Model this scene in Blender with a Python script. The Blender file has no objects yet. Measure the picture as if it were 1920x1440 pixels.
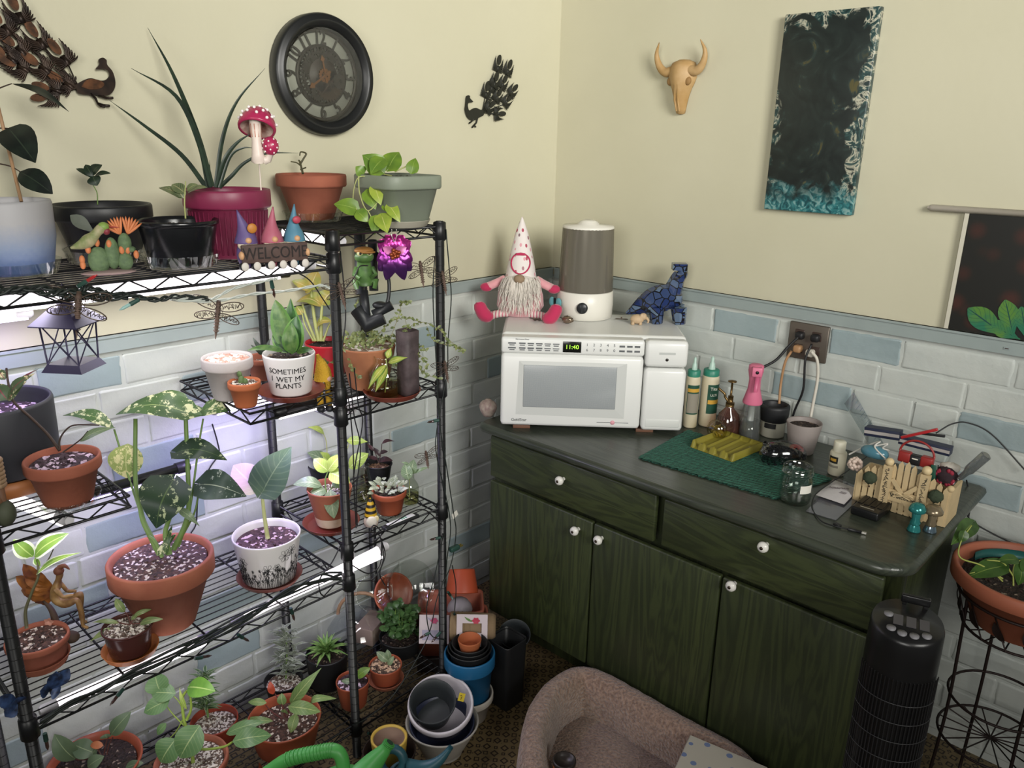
import bpy, math, random
from math import pi, sin, cos, radians as rad
from mathutils import Vector as V, Matrix as Mx
SC = bpy.context.scene
COL = SC.collection
# ---------------------------------------------------------------- camera
FPX = 1475.5113
YAW, PITCH, ROLL = -0.7496, 0.3016, 0.0199
CAM = V((1.9973, -2.3662, 1.735))
FW = V((sin(YAW)*cos(PITCH), cos(YAW)*cos(PITCH), -sin(PITCH)))
_r = V((cos(YAW), -sin(YAW), 0)); _u = _r.cross(FW)
RT = _r*cos(ROLL)+_u*sin(ROLL); UP = _u*cos(ROLL)-_r*sin(ROLL)
cd = bpy.data.cameras.new('camera'); cam = bpy.data.objects.new('camera', cd); COL.objects.link(cam)
cd.sensor_width = 36; cd.lens = FPX/1920*36; cd.clip_start = .05
cam.matrix_world = Mx(((RT.x, UP.x, -FW.x, CAM.x), (RT.y, UP.y, -FW.y, CAM.y), (RT.z, UP.z, -FW.z, CAM.z), (0, 0, 0, 1)))
SC.camera = cam
# ---------------------------------------------------------------- light
SC.view_settings.view_transform = 'Standard'; SC.view_settings.look = 'None'
SC.view_settings.gamma = 1; SC.view_settings.use_curve_mapping = False
SC.view_settings.exposure = 0.0
w = bpy.data.worlds.new('world'); SC.world = w; w.use_nodes = True
w.node_tree.nodes['Background'].inputs[0].default_value = (1.0, .985, .95, 1)
w.node_tree.nodes['Background'].inputs[1].default_value = .085
def area(name, loc, target, sx, sy, power, col, spread=180):
    l = bpy.data.lights.new(name, 'AREA'); l.shape = 'RECTANGLE'; l.size = sx; l.size_y = sy
    l.energy = power; l.color = col; l.spread = rad(spread)
    o = bpy.data.objects.new(name, l); COL.objects.link(o); o.location = loc
    o.rotation_euler = (V(target)-V(loc)).to_track_quat('-Z', 'Y').to_euler()
    return o
area('window_daylight', (4.3, -2.4, 2.7), (.4, -.5, 2.45), 1.5, 1.3, 42, (1.0, .98, .92), 74)
area('fill_light_behind_camera', (2.6, -4.6, 2.2), (1.0, -.1, 2.1), 1.6, 1.2, 17, (1.0, .98, .93), 80)  # added fill from behind the camera, brightens the right wall; no window there
# ---------------------------------------------------------------- picture to place
def ray(x, y): return (FW*FPX+RT*(x-960)-UP*(y-720)).normalized()
def Z(x, y, z):
    d = ray(x, y); return CAM+d*((z-CAM.z)/d.z)
def XP(x, y, X):
    d = ray(x, y); return CAM+d*((X-CAM.x)/d.x)
def YP(x, y, Y):
    d = ray(x, y); return CAM+d*((Y-CAM.y)/d.y)
def DP(ref): return (V(ref)-CAM).dot(FW)
def D(x, y, ref, d=0.0):
    r = ray(x, y); p = CAM+r*((DP(ref)+d)/r.dot(FW))
    if p.x < .018: p = XP(x, y, .018)                 # stay on the room side of the walls
    if p.y > -.018: p = YP(x, y, -.018)
    return p
def S(ref): return DP(ref)/FPX
def hdir(p):
    h = V((p[0]-CAM.x, p[1]-CAM.y, 0)); return h.normalized()
def up_at(x, y, P):                                   # height where the ray meets the upright plane through P facing the eye
    d = ray(x, y); n = hdir(P); return CAM+d*((V(P)-CAM).dot(n)/d.dot(n))
def fit(x, yb, rx0, rx1, ry, bw, z):                  # pot standing at height z: bottom front edge, rim left, right, rim middle, half base width
    f = Z(x, yb, z); s = S(f); r = bw*s; c = f+hdir(f)*r; s = S(c); r = bw*s
    p = up_at((rx0+rx1)/2, ry, c); return c, p.z-z, (rx1-rx0)/2*S(p), r
# ---------------------------------------------------------------- materials
def lin(h):
    if isinstance(h, str):
        h = h.lstrip('#'); h = [int(h[i:i+2], 16)/255 for i in (0, 2, 4)]
    return tuple(c/12.92 if c <= .04045 else ((c+.055)/1.055)**2.4 for c in h[:3])+(1,)
MC = {}
class N:                                              # tiny node helper
    def __init__(s, m): s.t = m.node_tree; s.n = s.t.nodes; s.l = s.t.links
    def __call__(s, typ, ins={}, **kw):
        n = s.n.new(typ)
        for k, v in kw.items(): setattr(n, k, v)
        for k, v in ins.items():
            i = n.inputs[k]
            if hasattr(v, 'is_linked') or isinstance(v, bpy.types.NodeSocket): s.l.new(v, i)
            else: i.default_value = v
        return n
    def math(s, op, a, b=0.0, c=0.0):
        n = s('ShaderNodeMath', {0: a, 1: b, 2: c}, operation=op); return n.outputs[0]
    def mix(s, fac, a, b, mode='MIX'):
        n = s.n.new('ShaderNodeMix'); n.data_type = 'RGBA'; n.blend_type = mode
        for k, v in ((0, fac), (6, a), (7, b)):
            if isinstance(v, bpy.types.NodeSocket): s.l.new(v, n.inputs[k])
            else: n.inputs[k].default_value = v
        return n.outputs[2]
    def ramp(s, fac, stops, interp='LINEAR'):
        n = s.n.new('ShaderNodeValToRGB'); n.color_ramp.interpolation = interp; e = n.color_ramp.elements
        while len(e) < len(stops): e.new(.5)
        for q, (p, c) in zip(e, stops): q.position = p; q.color = c if len(c) == 4 else lin(c)
        s.l.new(fac, n.inputs[0]); return n.outputs[0]
def base(name):
    m = bpy.data.materials.new(name); m.use_nodes = True
    return m, N(m), m.node_tree.nodes['Principled BSDF']
def M(name, col='#808080', rough=.5, metal=0, spec=.5, var=0, vs=12, bump=0, bs=60, col2=None, coat=0, emit=None, es=0, sub=0, sheen=0, alpha=1, trans=0, ior=1.45):
    if name in MC: return MC[name]
    m, n, b = base(name); MC[name] = m
    b.inputs['Base Color'].default_value = lin(col); b.inputs['Roughness'].default_value = rough
    b.inputs['Metallic'].default_value = metal; b.inputs['Specular IOR Level'].default_value = spec
    b.inputs['Coat Weight'].default_value = coat; b.inputs['Sheen Weight'].default_value = sheen
    b.inputs['Transmission Weight'].default_value = trans; b.inputs['IOR'].default_value = ior
    if sub: b.inputs['Subsurface Weight'].default_value = sub; b.inputs['Subsurface Radius'].default_value = (.02, .01, .006)
    if emit: b.inputs['Emission Color'].default_value = lin(emit); b.inputs['Emission Strength'].default_value = es
    tc = n('ShaderNodeTexCoord').outputs['Object']
    if var or col2:
        t = n('ShaderNodeTexNoise', {'Vector': tc, 'Scale': vs, 'Detail': 4.0}).outputs[0]
        c = lin(col); c2 = lin(col2) if col2 else tuple(max(0, k*(1-var)) for k in c[:3])+(1,)
        n.l.new(n.ramp(t, [(.35, c2), (.65, c)]), b.inputs['Base Color'])
    if bump:
        t = n('ShaderNodeTexNoise', {'Vector': tc, 'Scale': bs, 'Detail': 3.0}).outputs[0]
        n.l.new(n('ShaderNodeBump', {'Height': t, 'Strength': bump, 'Distance': .004}).outputs[0], b.inputs['Normal'])
    return m
def clear(name, tint='#f4f6f4', gloss=.05, rough=.05, op=0.0, opc='#cfcfcf'):
    if name in MC: return MC[name]
    m, n, b = base(name); MC[name] = m
    out = [k for k in n.n if k.type == 'OUTPUT_MATERIAL'][0]
    tr = n('ShaderNodeBsdfTransparent', {'Color': lin(tint)}).outputs[0]
    b.inputs['Base Color'].default_value = lin(opc); b.inputs['Roughness'].default_value = rough
    lw = n('ShaderNodeLayerWeight', {'Blend': .35}).outputs['Facing']
    f = n.math('MULTIPLY_ADD', n.math('POWER', lw, 3.0), .5, gloss)
    gl = n('ShaderNodeBsdfGlossy', {'Color': (.9, .9, .9, 1), 'Roughness': rough}).outputs[0]
    m1 = n('ShaderNodeMixShader', {0: f, 1: tr, 2: gl}).outputs[0]
    n.l.new(n('ShaderNodeMixShader', {0: op, 1: m1, 2: b.outputs[0]}).outputs[0], out.inputs[0]); return m
def soilmat(name, c1='#2b1c17', c2='#5a3d33', c3='#cfc3b8', sc=60, amt=.16):
    if name in MC: return MC[name]
    m, n, b = base(name); MC[name] = m
    tc = n('ShaderNodeTexCoord').outputs['Object']
    v = n('ShaderNodeTexVoronoi', {'Vector': tc, 'Scale': sc}); h = n('ShaderNodeSeparateColor', {0: v.outputs['Color']})
    base_c = n.mix(h.outputs[0], lin(c1), lin(c2)); k = n.math('GREATER_THAN', h.outputs[1], 1-amt)
    n.l.new(n.mix(k, base_c, lin(c3)), b.inputs['Base Color']); b.inputs['Roughness'].default_value = .75
    n.l.new(n('ShaderNodeBump', {'Height': v.outputs['Distance'], 'Strength': .9, 'Distance': .004}).outputs[0], b.inputs['Normal'])
    return m
def leafmat(name, c1, c2=None, rib=None, ribw=.06, vs=30, amt=.5, rough=.35, edge=None, vein=0.0, splash=None, sp=.62, half=None, halfc=None):
    if name in MC: return MC[name]
    m, n, b = base(name); MC[name] = m
    uv = n('ShaderNodeSeparateXYZ', {0: n('ShaderNodeTexCoord').outputs['UV']}); ob = n('ShaderNodeTexCoord').outputs['Object']
    u = n.math('ABSOLUTE', n.math('MULTIPLY_ADD', uv.outputs[0], 2.0, -1.0)); c = lin(c1)
    if c2:
        t = n('ShaderNodeTexNoise', {'Vector': ob, 'Scale': vs, 'Detail': 3.0}).outputs[0]
        c = n.ramp(t, [(amt-.1, lin(c2)), (amt+.12, lin(c1))])
    if splash:
        t = n('ShaderNodeTexNoise', {'Vector': ob, 'Scale': 42.0, 'Detail': 5.0, 'Roughness': .75}).outputs[0]
        c = n.mix(n.ramp(t, [(sp, (0, 0, 0, 1)), (sp+.03, (1, 1, 1, 1))]), c, lin(splash))
    if half:
        t = n('ShaderNodeTexNoise', {'Vector': ob, 'Scale': 9.0, 'Detail': 2.0}).outputs[0]
        k = n.math('GREATER_THAN', n.math('ADD', n.math('MULTIPLY', t, .7), n.math('MULTIPLY', uv.outputs[0], .6)), half)
        c = n.mix(k, c, lin(halfc))
    if vein:
        s = n.math('SINE', n.math('MULTIPLY', n.math('SUBTRACT', uv.outputs[1], n.math('MULTIPLY', u, .25)), 50.0))
        c = n.mix(n.math('MULTIPLY', n.math('GREATER_THAN', s, .8), vein), c, lin(rib or '#b8c890'))
    if edge: c = n.mix(n.math('GREATER_THAN', u, .72), c, lin(edge))
    if rib: c = n.mix(n.math('LESS_THAN', u, ribw), c, lin(rib))
    if isinstance(c, tuple): b.inputs['Base Color'].default_value = c
    else: n.l.new(c, b.inputs['Base Color'])
    b.inputs['Roughness'].default_value = rough; b.inputs['Specular IOR Level'].default_value = .4
    out = [k for k in n.n if k.type == 'OUTPUT_MATERIAL'][0]
    tl = n('ShaderNodeBsdfTranslucent'); tl.inputs[0].default_value = (.3, .4, .1, 1)
    if not isinstance(c, tuple): n.l.new(c, tl.inputs[0])
    else: tl.inputs[0].default_value = c
    n.l.new(n('ShaderNodeMixShader', {0: .22, 1: b.outputs[0], 2: tl.outputs[0]}).outputs[0], out.inputs[0])
    return m
# ---------------------------------------------------------------- mesh builder
def frame(d, up=(0, 0, 1)):
    d = V(d).normalized(); up = V(up); s = d.cross(up)
    if s.length < 1e-4: s = d.cross(V((1, 0, 0)))
    s.normalize(); return d, s, s.cross(d).normalized()
class MB:
    def __init__(s): s.v = []; s.f = []; s.m = []; s.s = []; s.uv = []; s.T = None
    def add(s, vs, fs, mi=0, smooth=True, uv=None):
        k = len(s.v)
        for i, p in enumerate(vs):
            p = V(p); s.v.append(s.T @ p if s.T else p); s.uv.append(uv[i] if uv else (.5, .5))
        for f in fs: s.f.append([k+i for i in f]); s.m.append(mi); s.s.append(smooth)
        return s
    def grid(s, rows, mi=0, smooth=True, closed=False, uv=None):
        n = len(rows[0]); vs = [p for r in rows for p in r]; fs = []
        for i in range(len(rows)-1):
            for j in range(n if closed else n-1):
                q = (j+1) % n; fs.append((i*n+j, i*n+q, (i+1)*n+q, (i+1)*n+j))
        return s.add(vs, fs, mi, smooth, uv)
    def box(s, c, d, mi=0, R=None, bev=0, taper=1.0):
        x, y, z = d[0]/2, d[1]/2, d[2]/2; c = V(c); R = R or Mx.Identity(3)
        if bev:
            e = min(bev, x*.95, y*.95, z*.95); rings = []
            for zz, ins in ((-z, e), (-z+e*.3, e*.3), (-z+e, 0), (z-e, 0), (z-e*.3, e*.3), (z, e)):
                t = 1+(taper-1)*(zz+z)/(2*z); ring = []
                for sx, sy, a0 in ((1, 1, 0), (-1, 1, 90), (-1, -1, 180), (1, -1, 270)):
                    for k in range(4):
                        a = rad(a0+30*k); ring.append(c+R @ V(((sx*(x*t-e)+(e-ins)*cos(a)), (sy*(y*t-e)+(e-ins)*sin(a)), zz)))
                rings.append(ring)
            s.grid(rings, mi, True, True); n = len(s.v)
            s.f += [list(range(n-96, n-80))[::-1], list(range(n-16, n))]; s.m += [mi]*2; s.s += [False]*2
            return s
        t = taper; P = [(-x, -y, -z), (x, -y, -z), (x, y, -z), (-x, y, -z), (-x*t, -y*t, z), (x*t, -y*t, z), (x*t, y*t, z), (-x*t, y*t, z)]
        return s.add([c+R @ V(p) for p in P], [(3, 2, 1, 0), (4, 5, 6, 7), (0, 1, 5, 4), (1, 2, 6, 5), (2, 3, 7, 6), (3, 0, 4, 7)], mi, False)
    def tube(s, pts, r, n=8, mi=0, caps=True, smooth=True, flat=1.0, closed=False):
        pts = [V(p) for p in pts]; k = len(pts); rs = r if isinstance(r, (list, tuple)) else [r]*k
        rows = []; nrm = None
        for i, p in enumerate(pts):
            a = pts[i-1] if (i or closed) else p; b = pts[(i+1) % k] if (i < k-1 or closed) else p
            t = (b-a); t = t.normalized() if t.length > 1e-9 else V((0, 0, 1))
            if nrm is None: nrm = V((0, 0, 1)) if abs(t.z) < .9 else V((1, 0, 0))
            nrm = nrm-t*nrm.dot(t)
            if nrm.length < 1e-4: nrm = t.orthogonal()
            nrm.normalize(); bb = t.cross(nrm)
            rows.append([p+(nrm*cos(2*pi*j/n)*flat+bb*sin(2*pi*j/n))*rs[i] for j in range(n)])
        if closed: rows.append(rows[0])
        b0 = len(s.v); s.grid(rows, mi, smooth, True)
        if caps and not closed:
            e = len(s.v); s.f += [list(range(b0, b0+n)), list(range(e-n, e))[::-1]]; s.m += [mi]*2; s.s += [False]*2
        return s
    def lathe(s, prof, n=32, mi=0, c=(0, 0, 0), R=None, smooth=True, sq=0, rib=0, ribn=0, arc=None):
        c = V(c); rows = []
        for r, z in prof:
            row = []
            for j in range(n):
                a = 2*pi*j/n if not arc else arc[0]+(arc[1]-arc[0])*j/(n-1); q = r
                if sq: q = r/(abs(cos(a))**sq+abs(sin(a))**sq)**(1/sq)
                if rib: q = r*(1+rib*(1 if (j//(n//ribn//2)) % 2 else 0))
                p = V((q*cos(a), q*sin(a), z)); row.append(c+(R @ p if R else p))
            rows.append(row)
        return s.grid(rows, mi, smooth, not arc)
    def ell(s, c, rad3, mi=0, n=16, k=10, R=None, z0=-1.0, z1=1.0):
        c = V(c); rows = []
        a0, a1 = math.asin(z0), math.asin(z1)
        for i in range(k+1):
            a = a0+(a1-a0)*i/k; q = max(cos(a), 1e-4)
            rows.append([c+(R @ V((rad3[0]*q*cos(2*pi*j/n), rad3[1]*q*sin(2*pi*j/n), rad3[2]*sin(a))) if R else V((rad3[0]*q*cos(2*pi*j/n), rad3[1]*q*sin(2*pi*j/n), rad3[2]*sin(a)))) for j in range(n)])
        return s.grid(rows, mi, True, True)
    def leaf(s, b, t, w, up=(0, 0, 1), shape='oval', arch=.12, fold=.12, mi=0, nl=9, nw=5, lobe=.0, twist=0.0, wav=0.0):
        b, t = V(b), V(t); L = (t-b).length; d, sd, u = frame(t-b, up)
        if twist: q = Mx.Rotation(twist, 3, d); sd = q @ sd; u = q @ u
        rows = []; uv = []; w = w/2
        for i in range(nl):
            k = i/(nl-1)
            if shape == 'heart': ww = min(1, (k/.06)**.5 if k < .06 else 1)*(.72+.9*k if k < .3 else 1.0*(1-((k-.3)/.7)**1.7)); ww = max(ww, 0.02)
            elif shape == 'lance': ww = max(.03, sin(pi*k**.75)**1.15)
            elif shape == 'strap': ww = max(.03, min(1, (k/.08)**.5 if k else .3)*(1-max(0, (k-.45)/.55)**2.2))
            elif shape == 'spoon': ww = max(.08, sin(pi*k**1.6)**.8)
            else: ww = max(.03, sin(pi*k**.85)**.72)
            row = []
            for j in range(nw):
                q = -1+2*j/(nw-1); back = lobe*L*abs(q)**1.5*(1-k)**3
                p = b+d*(L*k-back)+u*(arch*L*sin(pi*k)-arch*L*.4*k)+sd*(w*ww*q)+u*(fold*w*abs(q)*ww)
                if wav: p += u*(wav*w*abs(q)*sin(k*19+q*3))
                row.append(p); uv.append(((q+1)/2, k))
            rows.append(row)
        return s.grid(rows, mi, True, False, uv)
    def prism(s, poly, h, O, ax, ay, mi=0, smooth=False):       # polygon drawn on axes ax, ay at O and raised by h along ax x ay
        ax, ay, O = V(ax), V(ay), V(O); nz = ax.cross(ay).normalized(); n = len(poly)
        a = [O+ax*x+ay*y for x, y in poly]
        return s.add(a+[p+nz*h for p in a], [list(range(n))[::-1], list(range(n, 2*n))]+[(i, (i+1) % n, n+(i+1) % n, n+i) for i in range(n)], mi, smooth)
    def text(s, txt, size, O, ax, ay, mi=0, ext=.0006, align='CENTER', bend=None, font=None, sx=1.0, bold=0):
        cu = bpy.data.curves.new('txt', 'FONT'); cu.body = txt; cu.size = size; cu.align_x = align; cu.align_y = 'CENTER'; cu.extrude = ext; cu.resolution_u = 3; cu.offset = bold
        ob = bpy.data.objects.new('txt', cu); COL.objects.link(ob); bpy.context.view_layer.update()
        me = bpy.data.meshes.new_from_object(ob.evaluated_get(bpy.context.evaluated_depsgraph_get()))
        O, ax, ay = V(O), V(ax).normalized(), V(ay).normalized(); nz = ax.cross(ay)
        vs = []
        for p in me.vertices:
            x, y, z = p.co.x*sx, p.co.y, p.co.z
            if bend: r = bend+z; vs.append(O+ax*(r*sin(x/bend))+nz*(r*cos(x/bend)-bend)+ay*y)
            else: vs.append(O+ax*x+ay*y+nz*z)
        s.add(vs, [list(p.vertices) for p in me.polygons], mi, False)
        bpy.data.objects.remove(ob); bpy.data.curves.remove(cu); bpy.data.meshes.remove(me); return s
    def build(s, name, mats, parent=None, loc=None, sub=0, smooth=None, label=None):
        me = bpy.data.meshes.new(name)
        me.from_pydata([tuple(p) for p in s.v], [], s.f); mats = mats if isinstance(mats, (list, tuple)) else [mats]
        for m in mats: me.materials.append(m)
        me.polygons.foreach_set('material_index', s.m); me.polygons.foreach_set('use_smooth', s.s)
        ul = me.uv_layers.new(name='UVMap'); ul.data.foreach_set('uv', [c for l in me.loops for c in s.uv[l.vertex_index]])
        me.validate(); o = bpy.data.objects.new(name, me); COL.objects.link(o)
        if parent: o.parent = parent
        if loc: o.location = loc
        if sub: md = o.modifiers.new('sub', 'SUBSURF'); md.levels = md.render_levels = sub
        if label: o['label'] = label
        return o
def thing(name, label, cat, loc=(0, 0, 0), rz=0, group=None, rot=None):
    o = bpy.data.objects.new(name, None); COL.objects.link(o); o.empty_display_size = .02
    o.location = loc; o.rotation_euler = rot or (0, 0, rz); o['label'] = label; o['category'] = cat
    if group: o['group'] = group
    return o
def tag(o, label, cat, group=None):
    o['label'] = label; o['category'] = cat
    if group: o['group'] = group
    return o
def struct(o): o['kind'] = 'structure'; return o
def curve(pts, n=8):                                  # smooth path through points
    pts = [V(p) for p in pts]; P = [pts[0]*2-pts[1]]+pts+[pts[-1]*2-pts[-2]]; out = []
    for i in range(1, len(P)-2):
        a, b, c, d = P[i-1:i+3]
        for k in range(n):
            t = k/n; out.append(.5*((2*b)+(c-a)*t+(2*a-5*b+4*c-d)*t*t+(3*b-3*c+d-a)*t**3))
    return out+[pts[-1]]
rnd = random.Random(7)
# ---------------------------------------------------------------- room shell
RAIL0, RAIL1 = 1.219, 1.260
m_wall, n, b = base('cream_wall_paint')
tc = n('ShaderNodeTexCoord').outputs['Object']
t = n('ShaderNodeTexNoise', {'Vector': tc, 'Scale': 2.2, 'Detail': 3.0}).outputs[0]
n.l.new(n.ramp(t, [(.3, '#bfbba2'), (.7, '#c5c1a9')]), b.inputs['Base Color']); b.inputs['Roughness'].default_value = .42
t2 = n('ShaderNodeTexNoise', {'Vector': tc, 'Scale': 55.0, 'Detail': 2.0}).outputs[0]
n.l.new(n('ShaderNodeBump', {'Height': t2, 'Strength': .12, 'Distance': .003}).outputs[0], b.inputs['Normal'])
def brickmat(name, c1, c2):
    m, n, b = base(name); tc = n('ShaderNodeTexCoord').outputs['Object']
    t = n('ShaderNodeTexNoise', {'Vector': tc, 'Scale': 7.0, 'Detail': 4.0}).outputs[0]
    n.l.new(n.ramp(t, [(.3, c2), (.7, c1)]), b.inputs['Base Color']); b.inputs['Roughness'].default_value = .36
    t2 = n('ShaderNodeTexNoise', {'Vector': tc, 'Scale': 26.0, 'Detail': 5.0, 'Roughness': .62}).outputs[0]
    n.l.new(n('ShaderNodeBump', {'Height': t2, 'Strength': .38, 'Distance': .006}).outputs[0], b.inputs['Normal']); return m
m_brick = brickmat('pale_painted_brick', '#c2c6c0', '#b6bcb8'); m_blue = brickmat('blue_grey_painted_brick', '#98a6a8', '#8e9ea1')
m_rail = M('blue_grey_rail_paint', '#949f9d', .4, bump=.1, bs=30, var=.06)
def brick_wall(mb, lo, hi, pt, blues, off, zbot=0.02, seed=1):
    R = random.Random(seed); pitch = .0848
    for k in range(14):
        z1 = 1.204-pitch*k; z0 = z1-.077
        if z0 < zbot: break
        js = []; x = lo-(off[k % 2])
        while x < hi+.24: js.append(x+R.uniform(-.012, .012)); x += .232
        for (kk, a, c) in blues:
            if kk == k: js = [j for j in js if not (a-.12 < j < c+.12)]+[a-.005, c+.005]
        js.sort()
        for a, c in zip(js, js[1:]):
            a2, c2 = max(a+.0035, lo), min(c-.0035, hi)
            if c2-a2 < .03: continue
            bl = any(kk == k and a-.01 < (p+q)/2 < c+.01 for kk, p, q in blues) or R.random() < .035
            nx, nz = 10, 8; rows = []
            hgt = R.uniform(.0018, .0034); tilt = R.uniform(-.002, .002)
            for i in range(nz):
                fz = i/(nz-1); ez = min(fz, 1-fz); row = []
                for j in range(nx):
                    fx = j/(nx-1); ex = min(fx, 1-fx)
                    e = 0 if (ez == 0 or ex == 0) else 1
                    gx = fx if 0 < j < nx-1 else fx; jit = .004 if e == 0 else 0
                    fzz = {0: 0, 1: .035, 2: .08, 3: .35, 4: .65, 5: .92, 6: .965, 7: 1}[i]; fxx = {0: 0, 1: .012, 2: .03, nx-3: .97, nx-2: .988, nx-1: 1}.get(j, fx)
                    row.append(pt(a2+(c2-a2)*fxx+R.uniform(-jit, jit), z0+(z1-z0)*fzz+R.uniform(-jit, jit)*.7, e*(hgt+tilt*(fx-.5)*2+R.uniform(-.0011, .0011))-.0005*(1-e)))
                rows.append(row)
            mb.grid(rows, 1 if bl else 0)
# left wall, x = 0
wl = MB(); wl.box((-.06, -1.9, 1.87), (.12, 4.2, 1.28)); wl.build('wall_left_upper', m_wall)
o = bpy.data.objects['wall_left_upper']; o.name = 'wall_left'; struct(o)
wl2 = MB(); wl2.box((-.066, -1.9, .615), (.12, 4.2, 1.23), 0)
brick_wall(wl2, -3.2, 0, lambda y, z, d: (-.006+d, y, z), [(0, -1.84, -1.655), (5, -1.79, -1.6), (5, -.81, -.6), (1, -1.5, -1.3), (8, -1.2, -1.0), (7, -1.95, -1.76), (9, -1.55, -1.33), (1, -.78, -.6), (3, -.35, -.14), (11, -1.55, -1.35)], (.02, .136), seed=3)
o = wl2.build('wall_left_brick', [m_brick, m_blue]); struct(o)
wr = MB(); wr.box((1.9, .06, 1.87), (4.04, .12, 1.28)); o = wr.build('wall_back', m_wall); struct(o)
wr2 = MB(); wr2.box((1.9, .066, .615), (4.04, .12, 1.23))
brick_wall(wr2, 0, 3.2, lambda x, z, d: (x, .006-d, z), [(0, .719, .938), (0, 1.115, 1.316), (2, .95, 1.197), (2, 1.50, 1.70), (4, 1.47, 1.68), (2, .30, .52), (3, .06, .26)], (.019, .135), seed=5)
o = wr2.build('wall_back_brick', [m_brick, m_blue]); struct(o)
fl = MB(); fl.box((1.5, -2.0, -.03), (3.6, 4.4, .06))
m, n, b = base('patterned_vinyl_floor'); tc = n('ShaderNodeTexCoord').outputs['Object']
mp = n('ShaderNodeMapping', {'Vector': tc, 'Scale': (27, 27, 27), 'Rotation': (0, 0, .1)}).outputs[0]
v1 = n('ShaderNodeTexVoronoi', {'Vector': mp, 'Scale': 1.0, 'Randomness': .12}, distance='CHEBYCHEV').outputs[0]
mp2 = n('ShaderNodeMapping', {'Vector': tc, 'Location': (.5, .5, 0), 'Scale': (27, 27, 27), 'Rotation': (0, 0, .1)}).outputs[0]
v2 = n('ShaderNodeTexVoronoi', {'Vector': mp2, 'Scale': 1.0, 'Randomness': .12}, distance='MANHATTAN').outputs[0]
v3 = n('ShaderNodeTexVoronoi', {'Vector': mp2, 'Scale': 3.1, 'Randomness': .9}).outputs[0]
k1 = n.math('COMPARE', v1, .2, .055); k2 = n.math('COMPARE', v2, .26, .06); k3 = n.math('LESS_THAN', v3, .16)
k = n.math('MAXIMUM', n.math('MAXIMUM', k1, k2), k3)
ns = n('ShaderNodeTexNoise', {'Vector': tc, 'Scale': 9.0, 'Detail': 3.0}).outputs[0]
n.l.new(n.mix(k, n.ramp(ns, [(.3, '#5e4f36'), (.7, '#83714f')]), lin('#2a2018')), b.inputs['Base Color']); b.inputs['Roughness'].default_value = .45
struct(fl.build('floor', m))
t1 = MB(); t1.box((.004, -1.9, (RAIL0+RAIL1)/2), (.014, 3.78, RAIL1-RAIL0)); t1.box((.007, -1.9, RAIL1-.003), (.018, 3.78, .006)); struct(t1.build('trim_1', m_rail))
t2 = MB(); t2.box((1.9, -.004, (RAIL0+RAIL1)/2), (3.76, .014, RAIL1-RAIL0)); t2.box((1.9, -.007, RAIL1-.003), (3.76, .018, .006)); struct(t2.build('trim_2', m_rail))
# ---------------------------------------------------------------- wire rack
XF, XB, YE, YA, YB = .40, .05, -2.0648, -1.2851, -.9462
ZT, ZHL, ZHR, Z3, ZB, ZR1, ZR2, ZR3 = 1.459, 1.013, 1.125, .594, .115, 1.512, 1.070, .688
m_blk = M('black_powder_coat', '#17181a', .38, var=.1)
rack = thing('wire_rack', 'black wire shelving rack full of potted plants along the left brick wall', 'shelving rack')
for (x, y, zt) in ((XF, YA, 1.522), (XF, YB, 1.524), (XB, YA, 1.52), (XB, YB, 1.522), (XF, YE, 1.47), (XB, YE, 1.47)):
    p = MB(); p.tube([(x, y, .0), (x, y, zt-.012), (x, y, zt-.004), (x, y, zt)], [.0125, .0125, .0125, .009], 16)
    z = .06
    while z < zt-.03: p.tube([(x, y, z-.0008), (x, y, z+.0008)], .0128, 16); z += .0254
    p.build('post', m_blk, rack)
def shelf(y0, y1, z, corners=15, nx=14):
    s = MB(); e = .0; dz = .028
    c = [(XB, y0), (XF, y0), (XF, y1), (XB, y1)]
    for zz, r in ((z-.003, .0032), (z-dz, .0032)):
        for i in range(4): a, b_ = c[i], c[(i+1) % 4]; s.tube([(a[0], a[1], zz), (b_[0], b_[1], zz)], r, 6)
    for i in range(4):
        a, b_ = V((*c[i], 0)), V((*c[(i+1) % 4], 0)); L = (b_-a).length; k = max(4, int(L/.042)); k += k % 2
        s.tube([a.lerp(b_, j/k)+V((0, 0, z-.003 if j % 2 else z-dz)) for j in range(k+1)], .002, 5)
    for i in range(1, nx): x = XB+(XF-XB)*i/nx; s.tube([(x, y0, z-.002), (x, y1, z-.002)], .0016, 5)
    k = max(2, round((y1-y0)/.2))
    for i in range(1, k): y = y0+(y1-y0)*i/k; s.tube([(XB, y, z-.006), (XF, y, z-.006)], .0026, 6)
    for i, q in enumerate(c):
        if corners >> i & 1: s.tube([(q[0], q[1], z-.040), (q[0], q[1], z-.036), (q[0], q[1], z+.008), (q[0], q[1], z+.010)], [.015, .0185, .0170, .0135], 14)
    return s.build('wire_shelf', m_blk, rack)
shelf(YE, YA, ZT); shelf(YE, YE+.25, ZHL, 3); shelf(YA-.246, YA, ZHR, 12); shelf(YE, YA, Z3); shelf(YE, YA, ZB)
for z in (ZR1, ZR2, ZR3, ZB): shelf(YA, YB, z, 15 if z != ZB else 6)
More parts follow.
